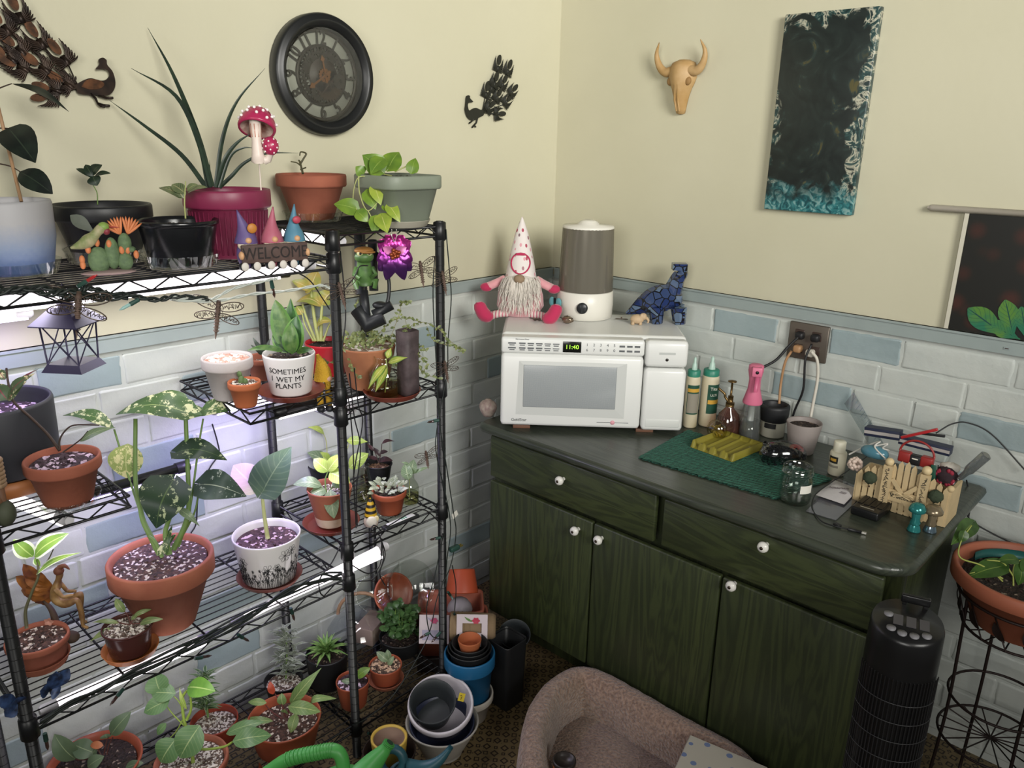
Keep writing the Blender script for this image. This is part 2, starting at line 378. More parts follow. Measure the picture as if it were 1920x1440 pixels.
# ---------------------------------------------------------------- grow lights
m_tubew = M('lit_tube_diffuser', '#ffffff', .4, emit='#fff4f8', es=4.0); m_led_house = M('white_light_housing', '#d8d6da', .4)
m_glow = M('glowing_tube', '#ffffff', .4, emit='#fff4fa', es=1.5)
def grow_bar(a, b_, label, power, col=(.99, .96, 1.0), black=False, r=.011, spread=180, lit=None):
    a, b_ = V(a), V(b_); mid = (a+b_)/2; t = thing('grow_light', label, 'grow light', mid, 0, 'grow light tubes on the rack')
    q = (b_-a).normalized(); L = (b_-a).length; h = MB(); s_ = V((-q.y, q.x, 0))
    h.tube([a-mid, b_-mid], r, 12, 0); h.build('housing' if black else 'glass_tube', m_blk if black else m_glow, t)
    for e in (a, b_):
        k = MB(); d_ = (e-mid).normalized(); k.tube([e-mid-d_*.03, e-mid-d_*.002, e-mid+d_*.004], [r*1.22, r*1.25, r*.9], 12); k.build('end_cap', m_blk if black else m_led_house, t)
    d = MB(); d.box((0, 0, -r*1.02), (r*1.6, L*.92, .006), R=Mx(((s_.x, q.x, 0), (s_.y, q.y, 0), (0, 0, 1))))
    d.build('diffuser', lit or m_tubew, t)
    l = bpy.data.lights.new('tube_light', 'AREA'); l.shape = 'RECTANGLE'; l.size = .03; l.size_y = L*.9; l.energy = power*.33; l.color = col; l.spread = rad(spread)
    lo = bpy.data.objects.new('tube_light', l); COL.objects.link(lo); lo.location = mid+V((0, 0, -r-.008))
    lo.rotation_euler = (0, 0, math.atan2(q.y, q.x)-pi/2); return t
m_lav = M('lit_lavender_diffuser', '#ffffff', .4, emit='#cbbcff', es=5.0)
LAV = (.60, .52, 1.0)
grow_bar((.372, -2.05, ZT-.018), (.372, -1.325, ZT-.018), 'white grow light tube under the front edge of the top left shelf', 3.2)
grow_bar((.17, -2.03, ZT-.062), (.17, -1.27, ZT-.062), 'long black grow light tube hung below the back of the top left shelf', 2.6, black=True, r=.015)
grow_bar((.36, -2.03, Z3-.02), (.36, -1.66, Z3-.02), 'white grow light tube under the big terracotta pot shelf, left end', 1.7)
grow_bar((.352, -1.60, Z3+.002-.02), (.352, -1.12, Z3+.03-.02), 'white grow light tube running below the flowered pot past the front post', 2.2)
grow_bar((.15, -1.86, .93), (.15, -1.58, .93), 'black grow light tube end behind the variegated plant', 1.2, black=True, r=.013, col=LAV, lit=m_lav)
grow_bar((.29, -1.41, ZHR-.06), (.29, -1.13, ZHR-.06), 'short black grow light tube under the shelf of the lettered white pot', 1.6, black=True, r=.013)
grow_bar((.19, -1.52, ZHR-.05), (.19, -1.30, ZHR-.05), 'lavender grow light tube at the back below the pebble topped pot', 5.0, col=(.48, .38, 1.0), lit=m_lav)
grow_bar((.10, -2.05, ZT-.10), (.10, -1.86, ZT-.10), 'lavender grow light tube at the far left below the top shelf', 1.4, col=(.48, .38, 1.0), lit=m_lav)
grow_bar((.10, -1.22, ZR2-.022), (.36, -1.22, ZR2-.022), 'white grow light tube under the jar of cuttings on the right shelf', 1.5)
grow_bar((.09, -1.24, ZR1-.022), (.375, -1.24, ZR1-.022), 'white grow light tube under the terracotta pot on the top right shelf', 1.7)
grow_bar((.09, -2.0, ZHL-.022), (.388, -1.93, ZHL-.022), 'white grow light tube lying slantwise under the charcoal pot shelf', 1.5)
# ---------------------------------------------------------------- pots, saucers, plants
m_terra = M('terracotta', '#a0614a', .8, col2='#925440', vs=14, bump=.12, bs=120)
m_terra2 = M('old_terracotta', '#9c5b45', .82, col2='#874c3a', vs=9, bump=.12, bs=120)
m_oplast = M('orange_brown_plastic', '#9e5138', .42, var=.08)
m_brplast = M('red_brown_plastic', '#7d3a2d', .36, var=.1)
m_blkp = M('black_plastic_pot', '#1c1d1f', .45, var=.15)
m_white = M('white_glazed_ceramic', '#dcd9d8', .28, coat=.3)
m_cleart = clear('clear_plastic')
m_soil = soilmat('chunky_potting_mix', sc=170, amt=.15); m_soilg = soilmat('gritty_pale_mix', '#4a3a31', '#7d6a5c', '#d9d2c6', 190, .45)
m_soild = soilmat('dark_damp_soil', '#1c1411', '#35251d', '#8a7a6a', 150, .06); m_bark = soilmat('bark_chips', '#241419', '#46303a', '#c9b3c6', 120, .2)
m_stem = M('green_stem', '#6d8a48', .5, var=.2); m_stemd = M('dark_stem', '#3b2b22', .6, var=.2); m_stemp = M('pale_stem', '#a5ab6c', .5, var=.15)
def prof(style, R, r, h, sd):
    w = max(.0025, R*.055)
    if style == 'terra':
        a = h*.27; k = R*.90; inn = R-w*1.5
        o = [(.0005, 0), (r*.93, 0), (r, .004), (r+(k-r)*.98, h-a), (R*.97, h-a+.0005), (R, h-a+.005), (R, h-.004), (R-w*.35, h), (inn+w*.3, h), (inn, h-.004)]
    elif style == 'nurs':
        o = [(.0005, 0), (r*.93, 0), (r, .004), (R*.93, h*.86), (R*.93, h*.9), (R*.985, h*.905), (R, h*.93), (R, h-.002), (R-w*.3, h), (R-w*.8, h)]; inn = R-w
    elif style == 'cyl':
        o = [(.0005, 0), (r*.9, 0), (r, .006), (R*.99, h*.5), (R, h-.006), (R-w*.4, h), (R-w, h), (R-w*1.3, h-.005)]; inn = R-w*1.4
    elif style == 'bulb':
        o = [(.0005, 0), (r*.8, 0), (r, .006), (R*.95, h*.35), (R*1.0, h*.7), (R, h-.004), (R-w*.5, h), (R-w, h-.004)]; inn = R-w*1.2
    else:
        o = [(.0005, 0), (r*.94, 0), (r, .004), (r+(R-r)*.97, h-.006), (R, h-.003), (R-w*.4, h), (R-w*.8, h-.001)]; inn = R-w
    zs = h-sd; q = inn-(R-r)*(sd/h)*.9
    return o+[(inn*.5+q*.5, h-sd*.5), (q, zs), (q*.98, zs-.006)], q, zs
def soil(t, q, zs, mat, seed=0):
    R = random.Random(seed); s = MB(); rows = []; n = 40
    for i in range(11):
        k = i/10; rows.append([(q*1.0*k*cos(2*pi*j/n), q*1.0*k*sin(2*pi*j/n), zs+(R.uniform(-.0025, .0035) if 0 < i < 10 else -.001)) for j in range(n)])
    s.grid(rows, 0, True, True)
    for i in range(26):
        a = R.uniform(0, 6.28); k = q*.88*R.random()**.5; e = R.uniform(.002, .0055)
        s.ell((k*cos(a), k*sin(a), zs+.001), (e*R.uniform(.8, 1.5), e, e*.7), 0, 6, 4)
    return s.build('soil', mat, t)
def pot(label, f, mat, style='terra', sm=m_soil, sd=.016, name='potted_plant', cat='potted plant', sq=0, rib=0, ribn=0, dz=0.0, group=None, n=48):
    c, h, R, r = f; c = V(c)+V((0, 0, dz)); t = thing(name, label, cat, c, group=group)
    o, q, zs = prof(style, R, r, h-dz, sd); p = MB(); p.lathe(o, n, 0, sq=sq, rib=rib, ribn=ribn); p.build('pot', mat, t)
    if sm: soil(t, q*(.97 if not sq else .9), zs, sm, len(label)*7)
    t['_h'] = h; return t
def saucer(label, c, R, h, mat, name='plant_saucer', cat='saucer', dz=0.0):
    s = MB(); w = .0022
    s.lathe([(.0005, 0), (R*.84, 0), (R*.88, .002), (R*.985, h-.001), (R, h), (R*1.0-w, h), (R*.87-w, w+.001), (R*.8, w), (.0005, w)], 40)
    o = s.build(name, mat, loc=V(c)+V((0, 0, dz))); return tag(o, label, cat)
def LF(t, specs, mat, ref=None, part='leaf', one=False, stem=None):
    ref = V(ref) if ref else V(t.location); T = Mx.Translation(-V(t.location)); mb = MB(); mb.T = T
    for sp in specs:
        kw = dict(sp[5]) if len(sp) > 5 else {}; d0 = kw.pop('d0', 0); d1 = kw.pop('d1', 0); u = kw.pop('u', .5); mm = kw.pop('mat', mat); st = kw.pop('st', None)
        if not one: mb = MB(); mb.T = T
        b_, e = D(sp[0], sp[1], ref, d0), D(sp[2], sp[3], ref, d1)
        mb.leaf(b_, e, sp[4]*S(ref), up=-FW*(1-u)+V((0, 0, 1))*u, **kw)
        if not one: mb.build(part, mm, t)
    if one: mb.build(part, mat, t)
def ST(t, paths, mat, ref=None, part='stem', one=False):
    ref = V(ref) if ref else V(t.location); T = Mx.Translation(-V(t.location)); mb = MB(); mb.T = T
    for pts, r in paths:
        if not one: mb = MB(); mb.T = T
        P = [D(p[0], p[1], ref, p[2] if len(p) > 2 else 0) for p in pts]; c = curve(P, 6) if len(P) > 2 else P; k = len(c)
        mb.tube(c, [r*.66*S(ref)*(1.1-.4*i/k) for i in range(k)], 8)
        if not one: mb.build(part, mat, t)
    if one: mb.build(part, mat, t)
# --- top left shelf
m_omb, n, b = base('grey_to_blue_ombre_glaze'); g = n('ShaderNodeSeparateXYZ', {0: n('ShaderNodeTexCoord').outputs['Object']}).outputs[2]
ns = n('ShaderNodeTexNoise', {'Vector': n('ShaderNodeTexCoord').outputs['Object'], 'Scale': 120.0}).outputs[0]
n.l.new(n.ramp(n.math('ADD', n.math('MULTIPLY', g, 6.5), n.math('MULTIPLY', ns, .12)), [(.16, '#5a6f9e'), (.40, '#7f8ea8'), (.72, '#a3a2a4')]), b.inputs['Base Color']); b.inputs['Roughness'].default_value = .55
f = fit(30, 520, -48, 110, 374, 66, ZT+.004)
t = pot('large grey to blue fading pot at the left end of the top shelf', f, m_omb, 'cyl', m_soild)
saucer('clear plastic saucer under the grey to blue pot on the top shelf', (f[0].x, f[0].y, ZT), f[3]*1.22, .028, m_cleart)
s = MB(); s.T = Mx.Translation(-V(t.location)); s.tube([D(40, 378, f[0]), D(-6, 190, f[0])], 3.2*S(f[0]), 8); s.build('bamboo_stake', M('bamboo', '#a58261', .6, var=.15), t)
m_rub = leafmat('dark_rubber_leaf', '#242d26', '#1b211e', rough=.3, rib='#323c31', ribw=.04)
ST(t, [([(-8, 168), (10, 161), (22, 157)], 2), ([(-8, 240), (18, 241)], 2), ([(-6, 306), (20, 312), (38, 322)], 2)], m_stemd)
LF(t, [(22, 157, 129, 205, 26, dict(shape='lance', arch=.1, u=.75)), (16, 240, 66, 304, 62, dict(shape='oval', arch=.05, d1=-.02, fold=.5)), (37, 322, 98, 362, 46, dict(arch=.1, u=.4))], m_rub)
f = fit(204, 494, 112, 287, 382, 56, ZT+.004)
t = pot('wide black pot with a tiny seedling behind the hummingbird figurine', f, m_blkp, 'terra', m_soild)
saucer('clear saucer under the wide black pot behind the hummingbird figurine', (f[0].x, f[0].y, ZT), f[3]*1.32, .03, m_cleart)
top = f[0]+V((0, 0, f[1]-.01))
ST(t, [([(183, 384), (182, 362), (174, 346)], 1.6)], m_stem, top)
m_dkg = leafmat('dark_green_leaf', '#2b3a2c', '#222e24', rib='#46543c', ribw=.05)
LF(t, [(176, 334, 142, 315, 13), (174, 328, 190, 308, 26, dict(arch=.2)), (178, 330, 207, 324, 14), (174, 330, 182, 348, 26, dict(u=.2)), (174, 332, 160, 308, 18)], m_dkg, top)
f = fit(342, 503, 262, 410, 411, 55, ZT+.004)
t = pot('shiny black nursery pot with a pale leafy stem before the maroon pot', f, M('shiny_black_plastic', '#151618', .22), 'nurs', m_soild)
saucer('clear plastic saucer under the shiny black nursery pot on the top shelf', (f[0].x, f[0].y, ZT), f[3]*1.28, .028, m_cleart)
top = f[0]+V((0, 0, f[1]-.01))
ST(t, [([(348, 410), (346, 380), (348, 340)], 2.2)], m_stemp, top)
m_pag = leafmat('dull_green_striped_leaf', '#6b7a52', '#4c5b3f', rib='#a9a47a', vein=.5)
LF(t, [(344, 372, 298, 350, 26, dict(u=.7)), (346, 362, 322, 345, 24), (352, 362, 388, 350, 24, dict(u=.7)), (350, 358, 370, 345, 18), (344, 372, 330, 352, 22)], m_pag, top)
m_mar = M('maroon_plastic', '#7c2947', .42, var=.06)
f = fit(436, 487, 350, 508, 354, 62, ZT+.004)
tm = pot('ribbed maroon pot with long strap leaves behind the welcome figurine', f, m_mar, 'terra', m_soild, n=96)
rb = MB()
for i in range(44):
    a = 2*pi*i/44; R_, r_ = f[2]*.89, f[3]
    rb.tube([(r_*1.02*cos(a), r_*1.02*sin(a), .01), (R_*cos(a), R_*sin(a), f[1]*.69)], .0022, 5)
rb.build('ribs', m_mar, tm)
top = f[0]+V((0, 0, f[1]-.01)); m_strap = leafmat('dark_strap_leaf', '#2f3f31', '#26322a', rib='#1e2922', ribw=.05)
def straps(t, specs, ref, mat):
    for pts, wd in specs:
        P = curve([D(x, y, ref, d) for x, y, d in pts], 6); s = MB(); s.T = Mx.Translation(-V(t.location)); k = len(P); rows = []; uv = []
        for i, p in enumerate(P):
            tg = (P[min(i+1, k-1)]-P[max(i-1, 0)]).normalized(); sd = tg.cross(FW).normalized(); ww = wd*S(ref)*.5*max(.06, (1-(i/(k-1))**2.2))
            rows.append([p+sd*ww*q+FW*abs(q)*-ww*.4 for q in (-1, -.5, 0, .5, 1)]); uv += [((q+1)/2, i/k) for q in (-1, -.5, 0, .5, 1)]
        s.grid(rows, 0, True, False, uv); s.build('leaf', mat, t)
straps(tm, [([(388, 352, 0), (340, 290, 0), (270, 235, 0), (205, 188, 0)], 9), ([(393, 352, 0), (375, 270, 0), (330, 180, 0), (246, 128, 0)], 12), ([(398, 350, -.01), (370, 250, 0), (325, 140, .02), (277, 52, .03)], 11),
            ([(405, 352, 0), (418, 260, 0), (445, 190, .01), (497, 128, .02)], 9), ([(408, 352, -.01), (422, 300, 0), (445, 268, 0), (475, 248, 0)], 10), ([(412, 352, 0), (435, 330, 0), (460, 305, 0), (500, 288, .0), (560, 287, .0)], 8),
            ([(412, 352, -.02), (432, 295, -.02), (455, 278, -.01), (480, 278, 0)], 6), ([(396, 352, 0), (394, 330, 0), (393, 300, 0)], 5)], top, m_strap)
# mushroom stake
m_mred = M('magenta_painted_metal', '#a52a52', .3); m_mw = M('cream_painted_metal', '#d9cabf', .4); m_mdot = M('white_dots', '#ece5e2', .5); m_gill = M('pale_gills', '#c9b3a8', .5, col2='#8a5a50', vs=40); m_mst = M('rust_stripe', '#b0705a', .5)
ref = D(480, 255, top, -.01); ts = thing('mushroom_stake', 'red spotted mushroom garden stake standing in the ribbed maroon pot', 'garden stake', ref)
sc = S(ref); s = MB(); r_ = 35*sc
s.lathe([(.0005, r_*1.05), (r_*.3, r_*1.0), (r_*.65, r_*.75), (r_*.9, r_*.3), (r_, -.1*r_), (r_*.96, -.25*r_), (r_*.85, -.2*r_)], 32, 0, c=(0, .0, 22*sc)); CAP0 = s
s.lathe([(r_*.93, -.2*r_), (r_*.4, .12*r_), (.0005, .15*r_)], 24, 1, c=(0, 0, 22*sc))
for i in range(30):
    a, z = i*2.4, .06+.88*i/30; q = r_*math.sqrt(max(0, 1-z*z))*1.0; s.ell((q*cos(a), q*sin(a), 22*sc+z*r_*1.02), (.0038, .0038, .0034), 2, 8, 5)
o = s.build('mushroom_cap', [m_mred, m_gill, m_mdot], ts); o.rotation_euler = Mx.Rotation(rad(-32), 3, RT).to_euler()
s = MB(); s.tube([(0, 0, 30*sc), (1*sc, 0, 10*sc), (1*sc, 0, -8*sc), (2*sc, 0, -30*sc), (3*sc, 0, -46*sc), (3*sc, 0, -50*sc)], [11*sc, 10*sc, 9*sc, 11*sc, 14*sc, 8*sc], 16, 0)
for i in range(9): a = 2*pi*i/9; s.tube([(10*sc*cos(a), 10*sc*sin(a), 22*sc), (8.6*sc*cos(a)+1*sc, 8.6*sc*sin(a), -2*sc)], 1.2*sc, 5, 1)
s.build('mushroom_stem', [m_mw, m_mst], ts)
s = MB(); r2 = 15*sc; cx = RT*26*sc+V((0, 0, -18*sc))
s.ell(cx, (r2, r2, r2*1.15), 0, 20, 12)
for i in range(22):
    z = -.7+1.5*i/22; a = i*2.4; q = r2*math.sqrt(1-min(.99, z*z)); s.ell(cx+V((q*cos(a), q*sin(a), z*r2*1.15)), (.0022,)*3, 1, 6, 4)
s.tube([cx+V((0, 0, -14*sc)), cx+V((0, 0, -24*sc))-RT*6*sc, -RT*-12*sc+V((0, 0, -44*sc))], [5*sc, 7*sc, 8*sc], 12, 2); s.build('small_mushroom', [m_mred, m_mdot, m_mw], ts)
s = MB(); s.tube([(4*sc, 0, -48*sc), (4*sc, 0, -108*sc)], 1.4*sc, 8); s.build('rod', m_mw, ts)
# --- top right shelf
f = fit(588, 414, 504, 634, 326, 38, ZR1+.004)
t = pot('terracotta pot with a small curling sprout left of the green square pot', f, m_terra2, 'terra', m_soild)
saucer('clear saucer glowing under the terracotta pot on the top right shelf', (f[0].x, f[0].y, ZR1), f[3]*1.5, .025, m_cleart)
top = f[0]+V((0, 0, f[1]))
ST(t, [([(568, 326), (563, 306), (560, 300)], 3), ([(563, 310), (556, 305), (545, 303)], 2), ([(564, 306), (570, 296), (574, 288), (564, 285), (562, 292)], 2.6), ([(563, 318), (574, 314)], 2)], M('brownish_sprout', '#4d4a30', .5, var=.3), top)
m_ggr = M('grey_green_plastic', '#7d8576', .5, var=.05)
f = fit(748, 425, 667, 800, 327, 44, ZR1+.004)
tp = pot('grey green square pot of trailing bright pothos on the top right shelf', f, m_ggr, 'terra', m_soild, sq=5, n=64, sd=.008)
tp.rotation_euler = (0, 0, 0)
saucer('pale saucer under the grey green square pot on the top right shelf', (f[0].x, f[0].y, ZR1), f[3]*1.35, .018, M('pale_beige_plastic', '#aaa697', .5))
m_poth = leafmat('bright_pothos_leaf', '#7d9a38', '#5f7f31', rib='#93ab52', ribw=.03, vs=18); m_pothd = leafmat('lime_pothos_leaf', '#a4b34a', '#8aa33e', rib='#c2c878', ribw=.04)
top = f[0]+V((0, 0, f[1]-.01)); H = dict(shape='heart', lobe=.18, fold=.1, u=.2)
ST(tp, [([(690, 330, -.05), (670, 335, -.06), (662, 372, -.05), (672, 400, -.05)], 1.6), ([(672, 330, -.06), (675, 365, -.06), (690, 395, -.06), (715, 372, -.06)], 1.8), ([(735, 330, 0), (700, 322, 0)], 2), ([(740, 322, 0), (768, 309, 0)], 2), ([(690, 395, -.06), (700, 415, -.06), (705, 425, -.06)], 1.5)], m_stemp, top)
LF(tp, [(715, 320, 680, 290, 44, dict(H, d0=-.03, d1=-.05)), (716, 300, 695, 325, 34, dict(H, d0=-.05, d1=-.07)), (728, 316, 748, 284, 42, dict(H, d1=.02)), (722, 316, 716, 292, 22, dict(H, d1=.02)), (772, 322, 779, 296, 26, dict(H, d1=.0)), (680, 325, 667, 312, 24, dict(H, d0=-.04, d1=-.05)),
        (668, 392, 626, 382, 34, dict(H, d0=-.05, d1=-.06)), (672, 398, 690, 416, 26, dict(H, d0=-.06, d1=-.06)), (703, 350, 714, 384, 26, dict(H, d0=-.06, d1=-.07, mat=m_pothd)), (730, 385, 750, 416, 24, dict(H, d0=-.06, d1=-.07, mat=m_pothd)), (716, 405, 726, 436, 34, dict(H, d0=-.06, d1=-.08, mat=m_pothd)), (706, 408, 702, 440, 26, dict(H, d0=-.06, d1=-.07)), (690, 360, 704, 392, 30, dict(H, d0=-.05, d1=-.06)), (722, 384, 736, 400, 20, dict(H, d0=-.05, d1=-.06))], m_poth, top)
# --- shelf under it, left half
m_peb = soilmat('pink_pebbles', '#a97a68', '#c9a090', '#e8e4dc', 70, .3); m_gryp = M('pale_grey_concrete', '#b4adab', .8, bump=.15, bs=150)
f = fit(433, 754, 383, 476, 668, 30, ZHR+.002)
t = pot('pale grey pot topped with pink pebbles at the end of the half shelf', f, m_gryp, 'terra', m_peb, sd=.006)
f = fit(462, 767, 429, 489, 714, 20, ZHR+.002)
t = pot('tiny terracotta pot with a little cactus before the pale grey pot', f, M('fresh_terracotta', '#b0623c', .75, var=.08), 'terra', m_soilg, sd=.006)
top = f[0]+V((0, 0, f[1])); s = MB(); s.T = Mx.Translation(-V(t.location))
s.ell(D(453, 715, top), (.008, .008, .014), 0, 10, 8); s.ell(D(449, 702, top), (.009, .005, .008), 0, 10, 8); s.ell(D(460, 716, top), (.006, .006, .009), 0, 10, 8); s.build('cactus', M('cactus_green', '#4c6236', .6, bump=.3), t)
f = fit(497, 715, 466, 528, 668, 24, ZHR+.002)
t = pot('plain terracotta pot half hidden behind the lettered white pot', f, m_terra, 'terra', m_soilg)
top = f[0]+V((0, 0, f[1]))
LF(t, [(492, 665, 474, 632, 7, dict(shape='strap')), (497, 665, 507, 634, 7, dict(shape='strap')), (494, 664, 482, 640, 6, dict(shape='strap')), (490, 665, 470, 646, 6, dict(shape='strap'))], m_dkg, top)
fw = fit(547, 745, 497, 594, 660, 38, ZHR+.008)
saucer('brown saucer under the lettered white pot', (fw[0].x, fw[0].y, ZHR), 63*S(fw[0]), .016, m_brplast)
tw = pot('white pot with the words SOMETIMES I WET MY PLANTS and a snake plant', fw, m_white, 'plain', m_soild, sd=.012)
ink = M('black_lettering', '#1d1d1f', .5); c, h, R, r = fw; vd = -hdir(c); sd_ = V((-vd.y, vd.x, 0)); s = MB()
vd = (vd*.985-sd_*.12).normalized(); sd_ = V((-vd.y, vd.x, 0))
for ln, fz in (('SOMETIMES', .66), ('I  WET MY', .46), ('PLANTS', .285)):
    q = r+(R-r)*fz+.0006; ay = (V((0, 0, 1))+vd*((R-r)/h)).normalized(); s.text(ln, .0185, vd*q+V((0, 0, h*fz)), sd_, ay, bend=q, ext=.0004, sx=.98)
s.build('lettering', ink, tw, label='black printed lettering')
top = c+V((0, 0, h-.012)); m_snake = leafmat('snake_plant_leaf', '#325426', '#56713c', rib='#47692f', ribw=.03, vs=60, rough=.35, edge='#4a7030'); m_snaked = leafmat('dark_snake_leaf', '#23441f', '#32572a', edge='#5a7f3c', vs=50)
LF(tw, [(548, 660, 545, 560, 42, dict(arch=.0, d0=.015, d1=.02, shape='lance', u=.05, mat=m_snaked, fold=.3)), (545, 662, 516, 562, 42, dict(d0=0, d1=0, u=.05, fold=.3, arch=.02)), (552, 662, 556, 592, 40, dict(u=.05, d0=-.01, d1=-.01, fold=.3, mat=m_snaked)), (540, 662, 512, 622, 26, dict(u=.1, mat=m_snaked, fold=.3)),
        (548, 664, 546, 606, 32, dict(u=.05, d0=-.02, d1=-.03, fold=.3)), (530, 658, 463, 655, 15, dict(u=.6, shape='strap', d0=-.01, d1=-.03)), (556, 662, 587, 654, 16, dict(u=.5, d0=-.01)), (556, 660, 563, 612, 26, dict(u=.05, fold=.3, mat=m_snaked))], m_snake, top)
f = fit(618, 708, 577, 662, 640, 30, ZR2+.004)
tr = pot('bright red pot with a yellowing wilted plant behind the front post', f, M('bright_red_plastic', '#b3202c', .4), 'plain', m_soild, sd=.012)
top = f[0]+V((0, 0, f[1]-.012)); m_wilt = leafmat('yellowing_leaf', '#b9a457', '#8f9a4c', rib='#cfc08a', vs=24, amt=.5); m_wiltst = M('pale_green_stalk', '#a3a868', .5, var=.15)
ST(tr, [([(598, 640), (590, 600), (583, 545)], 5.5), ([(602, 640), (602, 600), (604, 572)], 5), ([(592, 640), (576, 600), (567, 570)], 4), ([(606, 640), (616, 612), (622, 602)], 3), ([(588, 640), (572, 610), (566, 585)], 2.5)], m_wiltst, top)
LF(tr, [(582, 545, 595, 508, 34, dict(arch=.1, u=.3, shape='oval')), (582, 542, 548, 526, 20, dict(u=.3)), (572, 548, 586, 540, 30, dict(u=.7)), (604, 575, 556, 562, 34, dict(arch=.25, u=.7)), (604, 572, 624, 544, 34, dict(u=.3, arch=.2)), (600, 566, 572, 556, 30, dict(u=.4)), (622, 602, 590, 615, 26, dict(u=.7, arch=.3)), (622, 600, 634, 590, 22, dict(u=.5)), (566, 590, 556, 574, 22, dict(u=.6))], m_wilt, top)
# --- right shelf below
m_trail = M('pale_terracotta', '#a96f4c', .8, col2='#8d5a40', vs=10); f = fit(692, 734, 643, 748, 646, 36, ZR2+.008)
tt = pot('terracotta pot of wiry trailing vine with tiny leaves on the right shelf', f, m_trail, 'plain', soilmat('dry_leaf_litter', '#5a4636', '#8d7a68', '#d6cfc4', 55, .3), sd=.004)
top = f[0]+V((0, 0, f[1])); m_vine = M('wiry_vine', '#8f8a58', .6, var=.3); m_tiny = leafmat('tiny_vine_leaf', '#5c6b42', '#87905a', vs=80)
vines = [[(740, 640), (760, 618), (790, 604), (820, 615), (845, 640), (868, 660)], [(700, 640), (720, 615), (740, 600), (765, 596), (790, 605)], [(745, 645), (770, 640), (785, 655), (782, 680), (795, 700), (830, 712)], [(660, 645), (652, 660), (662, 690), (672, 712)], [(690, 645), (680, 665), (660, 680), (655, 690)], [(730, 640), (748, 590), (755, 565), (772, 570)],
         [(760, 600), (770, 640), (790, 650), (800, 660)], [(715, 640), (690, 618), (678, 600), (668, 575), (672, 560)], [(735, 650), (742, 640), (756, 646), (745, 670), (740, 690)], [(800, 612), (815, 640), (860, 650), (872, 662)], [(650, 640), (640, 665), (620, 680), (605, 672)], [(780, 660), (800, 680), (792, 700)], [(680, 640), (668, 625), (690, 620), (710, 625)], [(700, 640), (735, 628), (745, 640)]]
s = MB(); s.T = Mx.Translation(-V(tt.location)); lf = MB(); lf.T = s.T; R = random.Random(4)
for v_ in vines:
    P = curve([D(x, y, top, -.035+R.uniform(-.02, .01)) for x, y in v_], 8); s.tube(P, .0007, 5)
    for i in range(2, len(P)-1, 2):
        for q in (0, 1): lf.leaf(P[i], P[i]+V((R.uniform(-1, 1), R.uniform(-1, 1), R.uniform(-.7, .6)))*.012, .007, up=-FW, nl=5, nw=3)
for i in range(130):
    a = R.uniform(0, 6.28); q = f[2]*.95*R.random()**.5; p = top+V((q*cos(a), q*sin(a), R.uniform(0, .02)))
    lf.leaf(p, p+V((R.uniform(-1, 1), R.uniform(-1, 1), R.uniform(-.3, 1)))*.018, .008, up=-FW, nl=5, nw=3)
s.build('vine', m_vine, tt); lf.build('foliage', m_tiny, tt)
sc2 = Z(736, 757, ZR2+.001); cc = sc2+hdir(sc2)*54*S(sc2)
saucer('brown saucer holding the glass jar and the dark bark vase', (cc.x, cc.y, ZR2), 54*S(cc), .016, m_brplast)
c = Z(722, 748, ZR2+.005); c = c+hdir(c)*24*S(c); sj = S(c); hj = up_at(722, 668, c).z-c.z
tj = thing('glass_jar', 'small water filled glass jar with a yellow striped cutting on a brown saucer', 'jar', c); m_glass = clear('thin_glass', '#eef2ea', .08, .02); m_water = clear('jar_water', '#dcd9b4', .05, .05)
s = MB(); R_ = 30*sj; s.lathe([(.0005, 0), (R_*.92, 0), (R_, .006), (R_, hj*.6), (R_*.75, hj*.75), (R_*.55, hj*.85), (R_*.55, hj*.95), (R_*.6, hj), (R_*.52, hj)], 32); s.build('glass_body', m_glass, tj)
s = MB(); s.lathe([(.0005, .003), (R_*.9, .004), (R_*.93, hj*.4), (.0005, hj*.4)], 28); s.build('water', m_water, tj)
m_ycut = leafmat('yellow_green_cutting', '#b9bd5c', '#9aa94a', edge='#5f8038', rib='#d6d690'); top = c+V((0, 0, hj))
LF(tj, [(726, 672, 733, 652, 14, dict(u=.1, shape='lance')), (728, 680, 763, 670, 15, dict(u=.2, shape='lance', d1=-.02)), (724, 684, 690, 728, 16, dict(u=.2, shape='lance', d0=-.02, d1=-.05, arch=.2)), (726, 690, 704, 734, 15, dict(u=.1, shape='lance', d0=-.02, d1=-.05, arch=.1))], m_ycut, top)
ST(tj, [([(724, 672, 0), (726, 700, 0), (722, 736, 0)], 2)], m_stemp, top)
c = Z(766, 742, ZR2+.005); c = c+hdir(c)*14*S(c); hv = up_at(764, 618, c).z-c.z; sj = S(c)
tv = thing('bark_vase', 'tall dark vase with a rough bark grain beside the jar of cuttings', 'vase', c)
s = MB(); R_ = 17*sj; s.lathe([(.0005, 0), (R_, 0), (R_*1.02, .03), (R_*.99, hv*.5), (R_*1.06, hv-.002), (R_*.9, hv), (R_*.88, hv*.9), (.0005, hv*.88)], 24, sq=4); s.build('vase_body', M('dark_bark_glaze', '#54484a', .6, col2='#3a3032', vs=30, bump=.6, bs=40), tv)
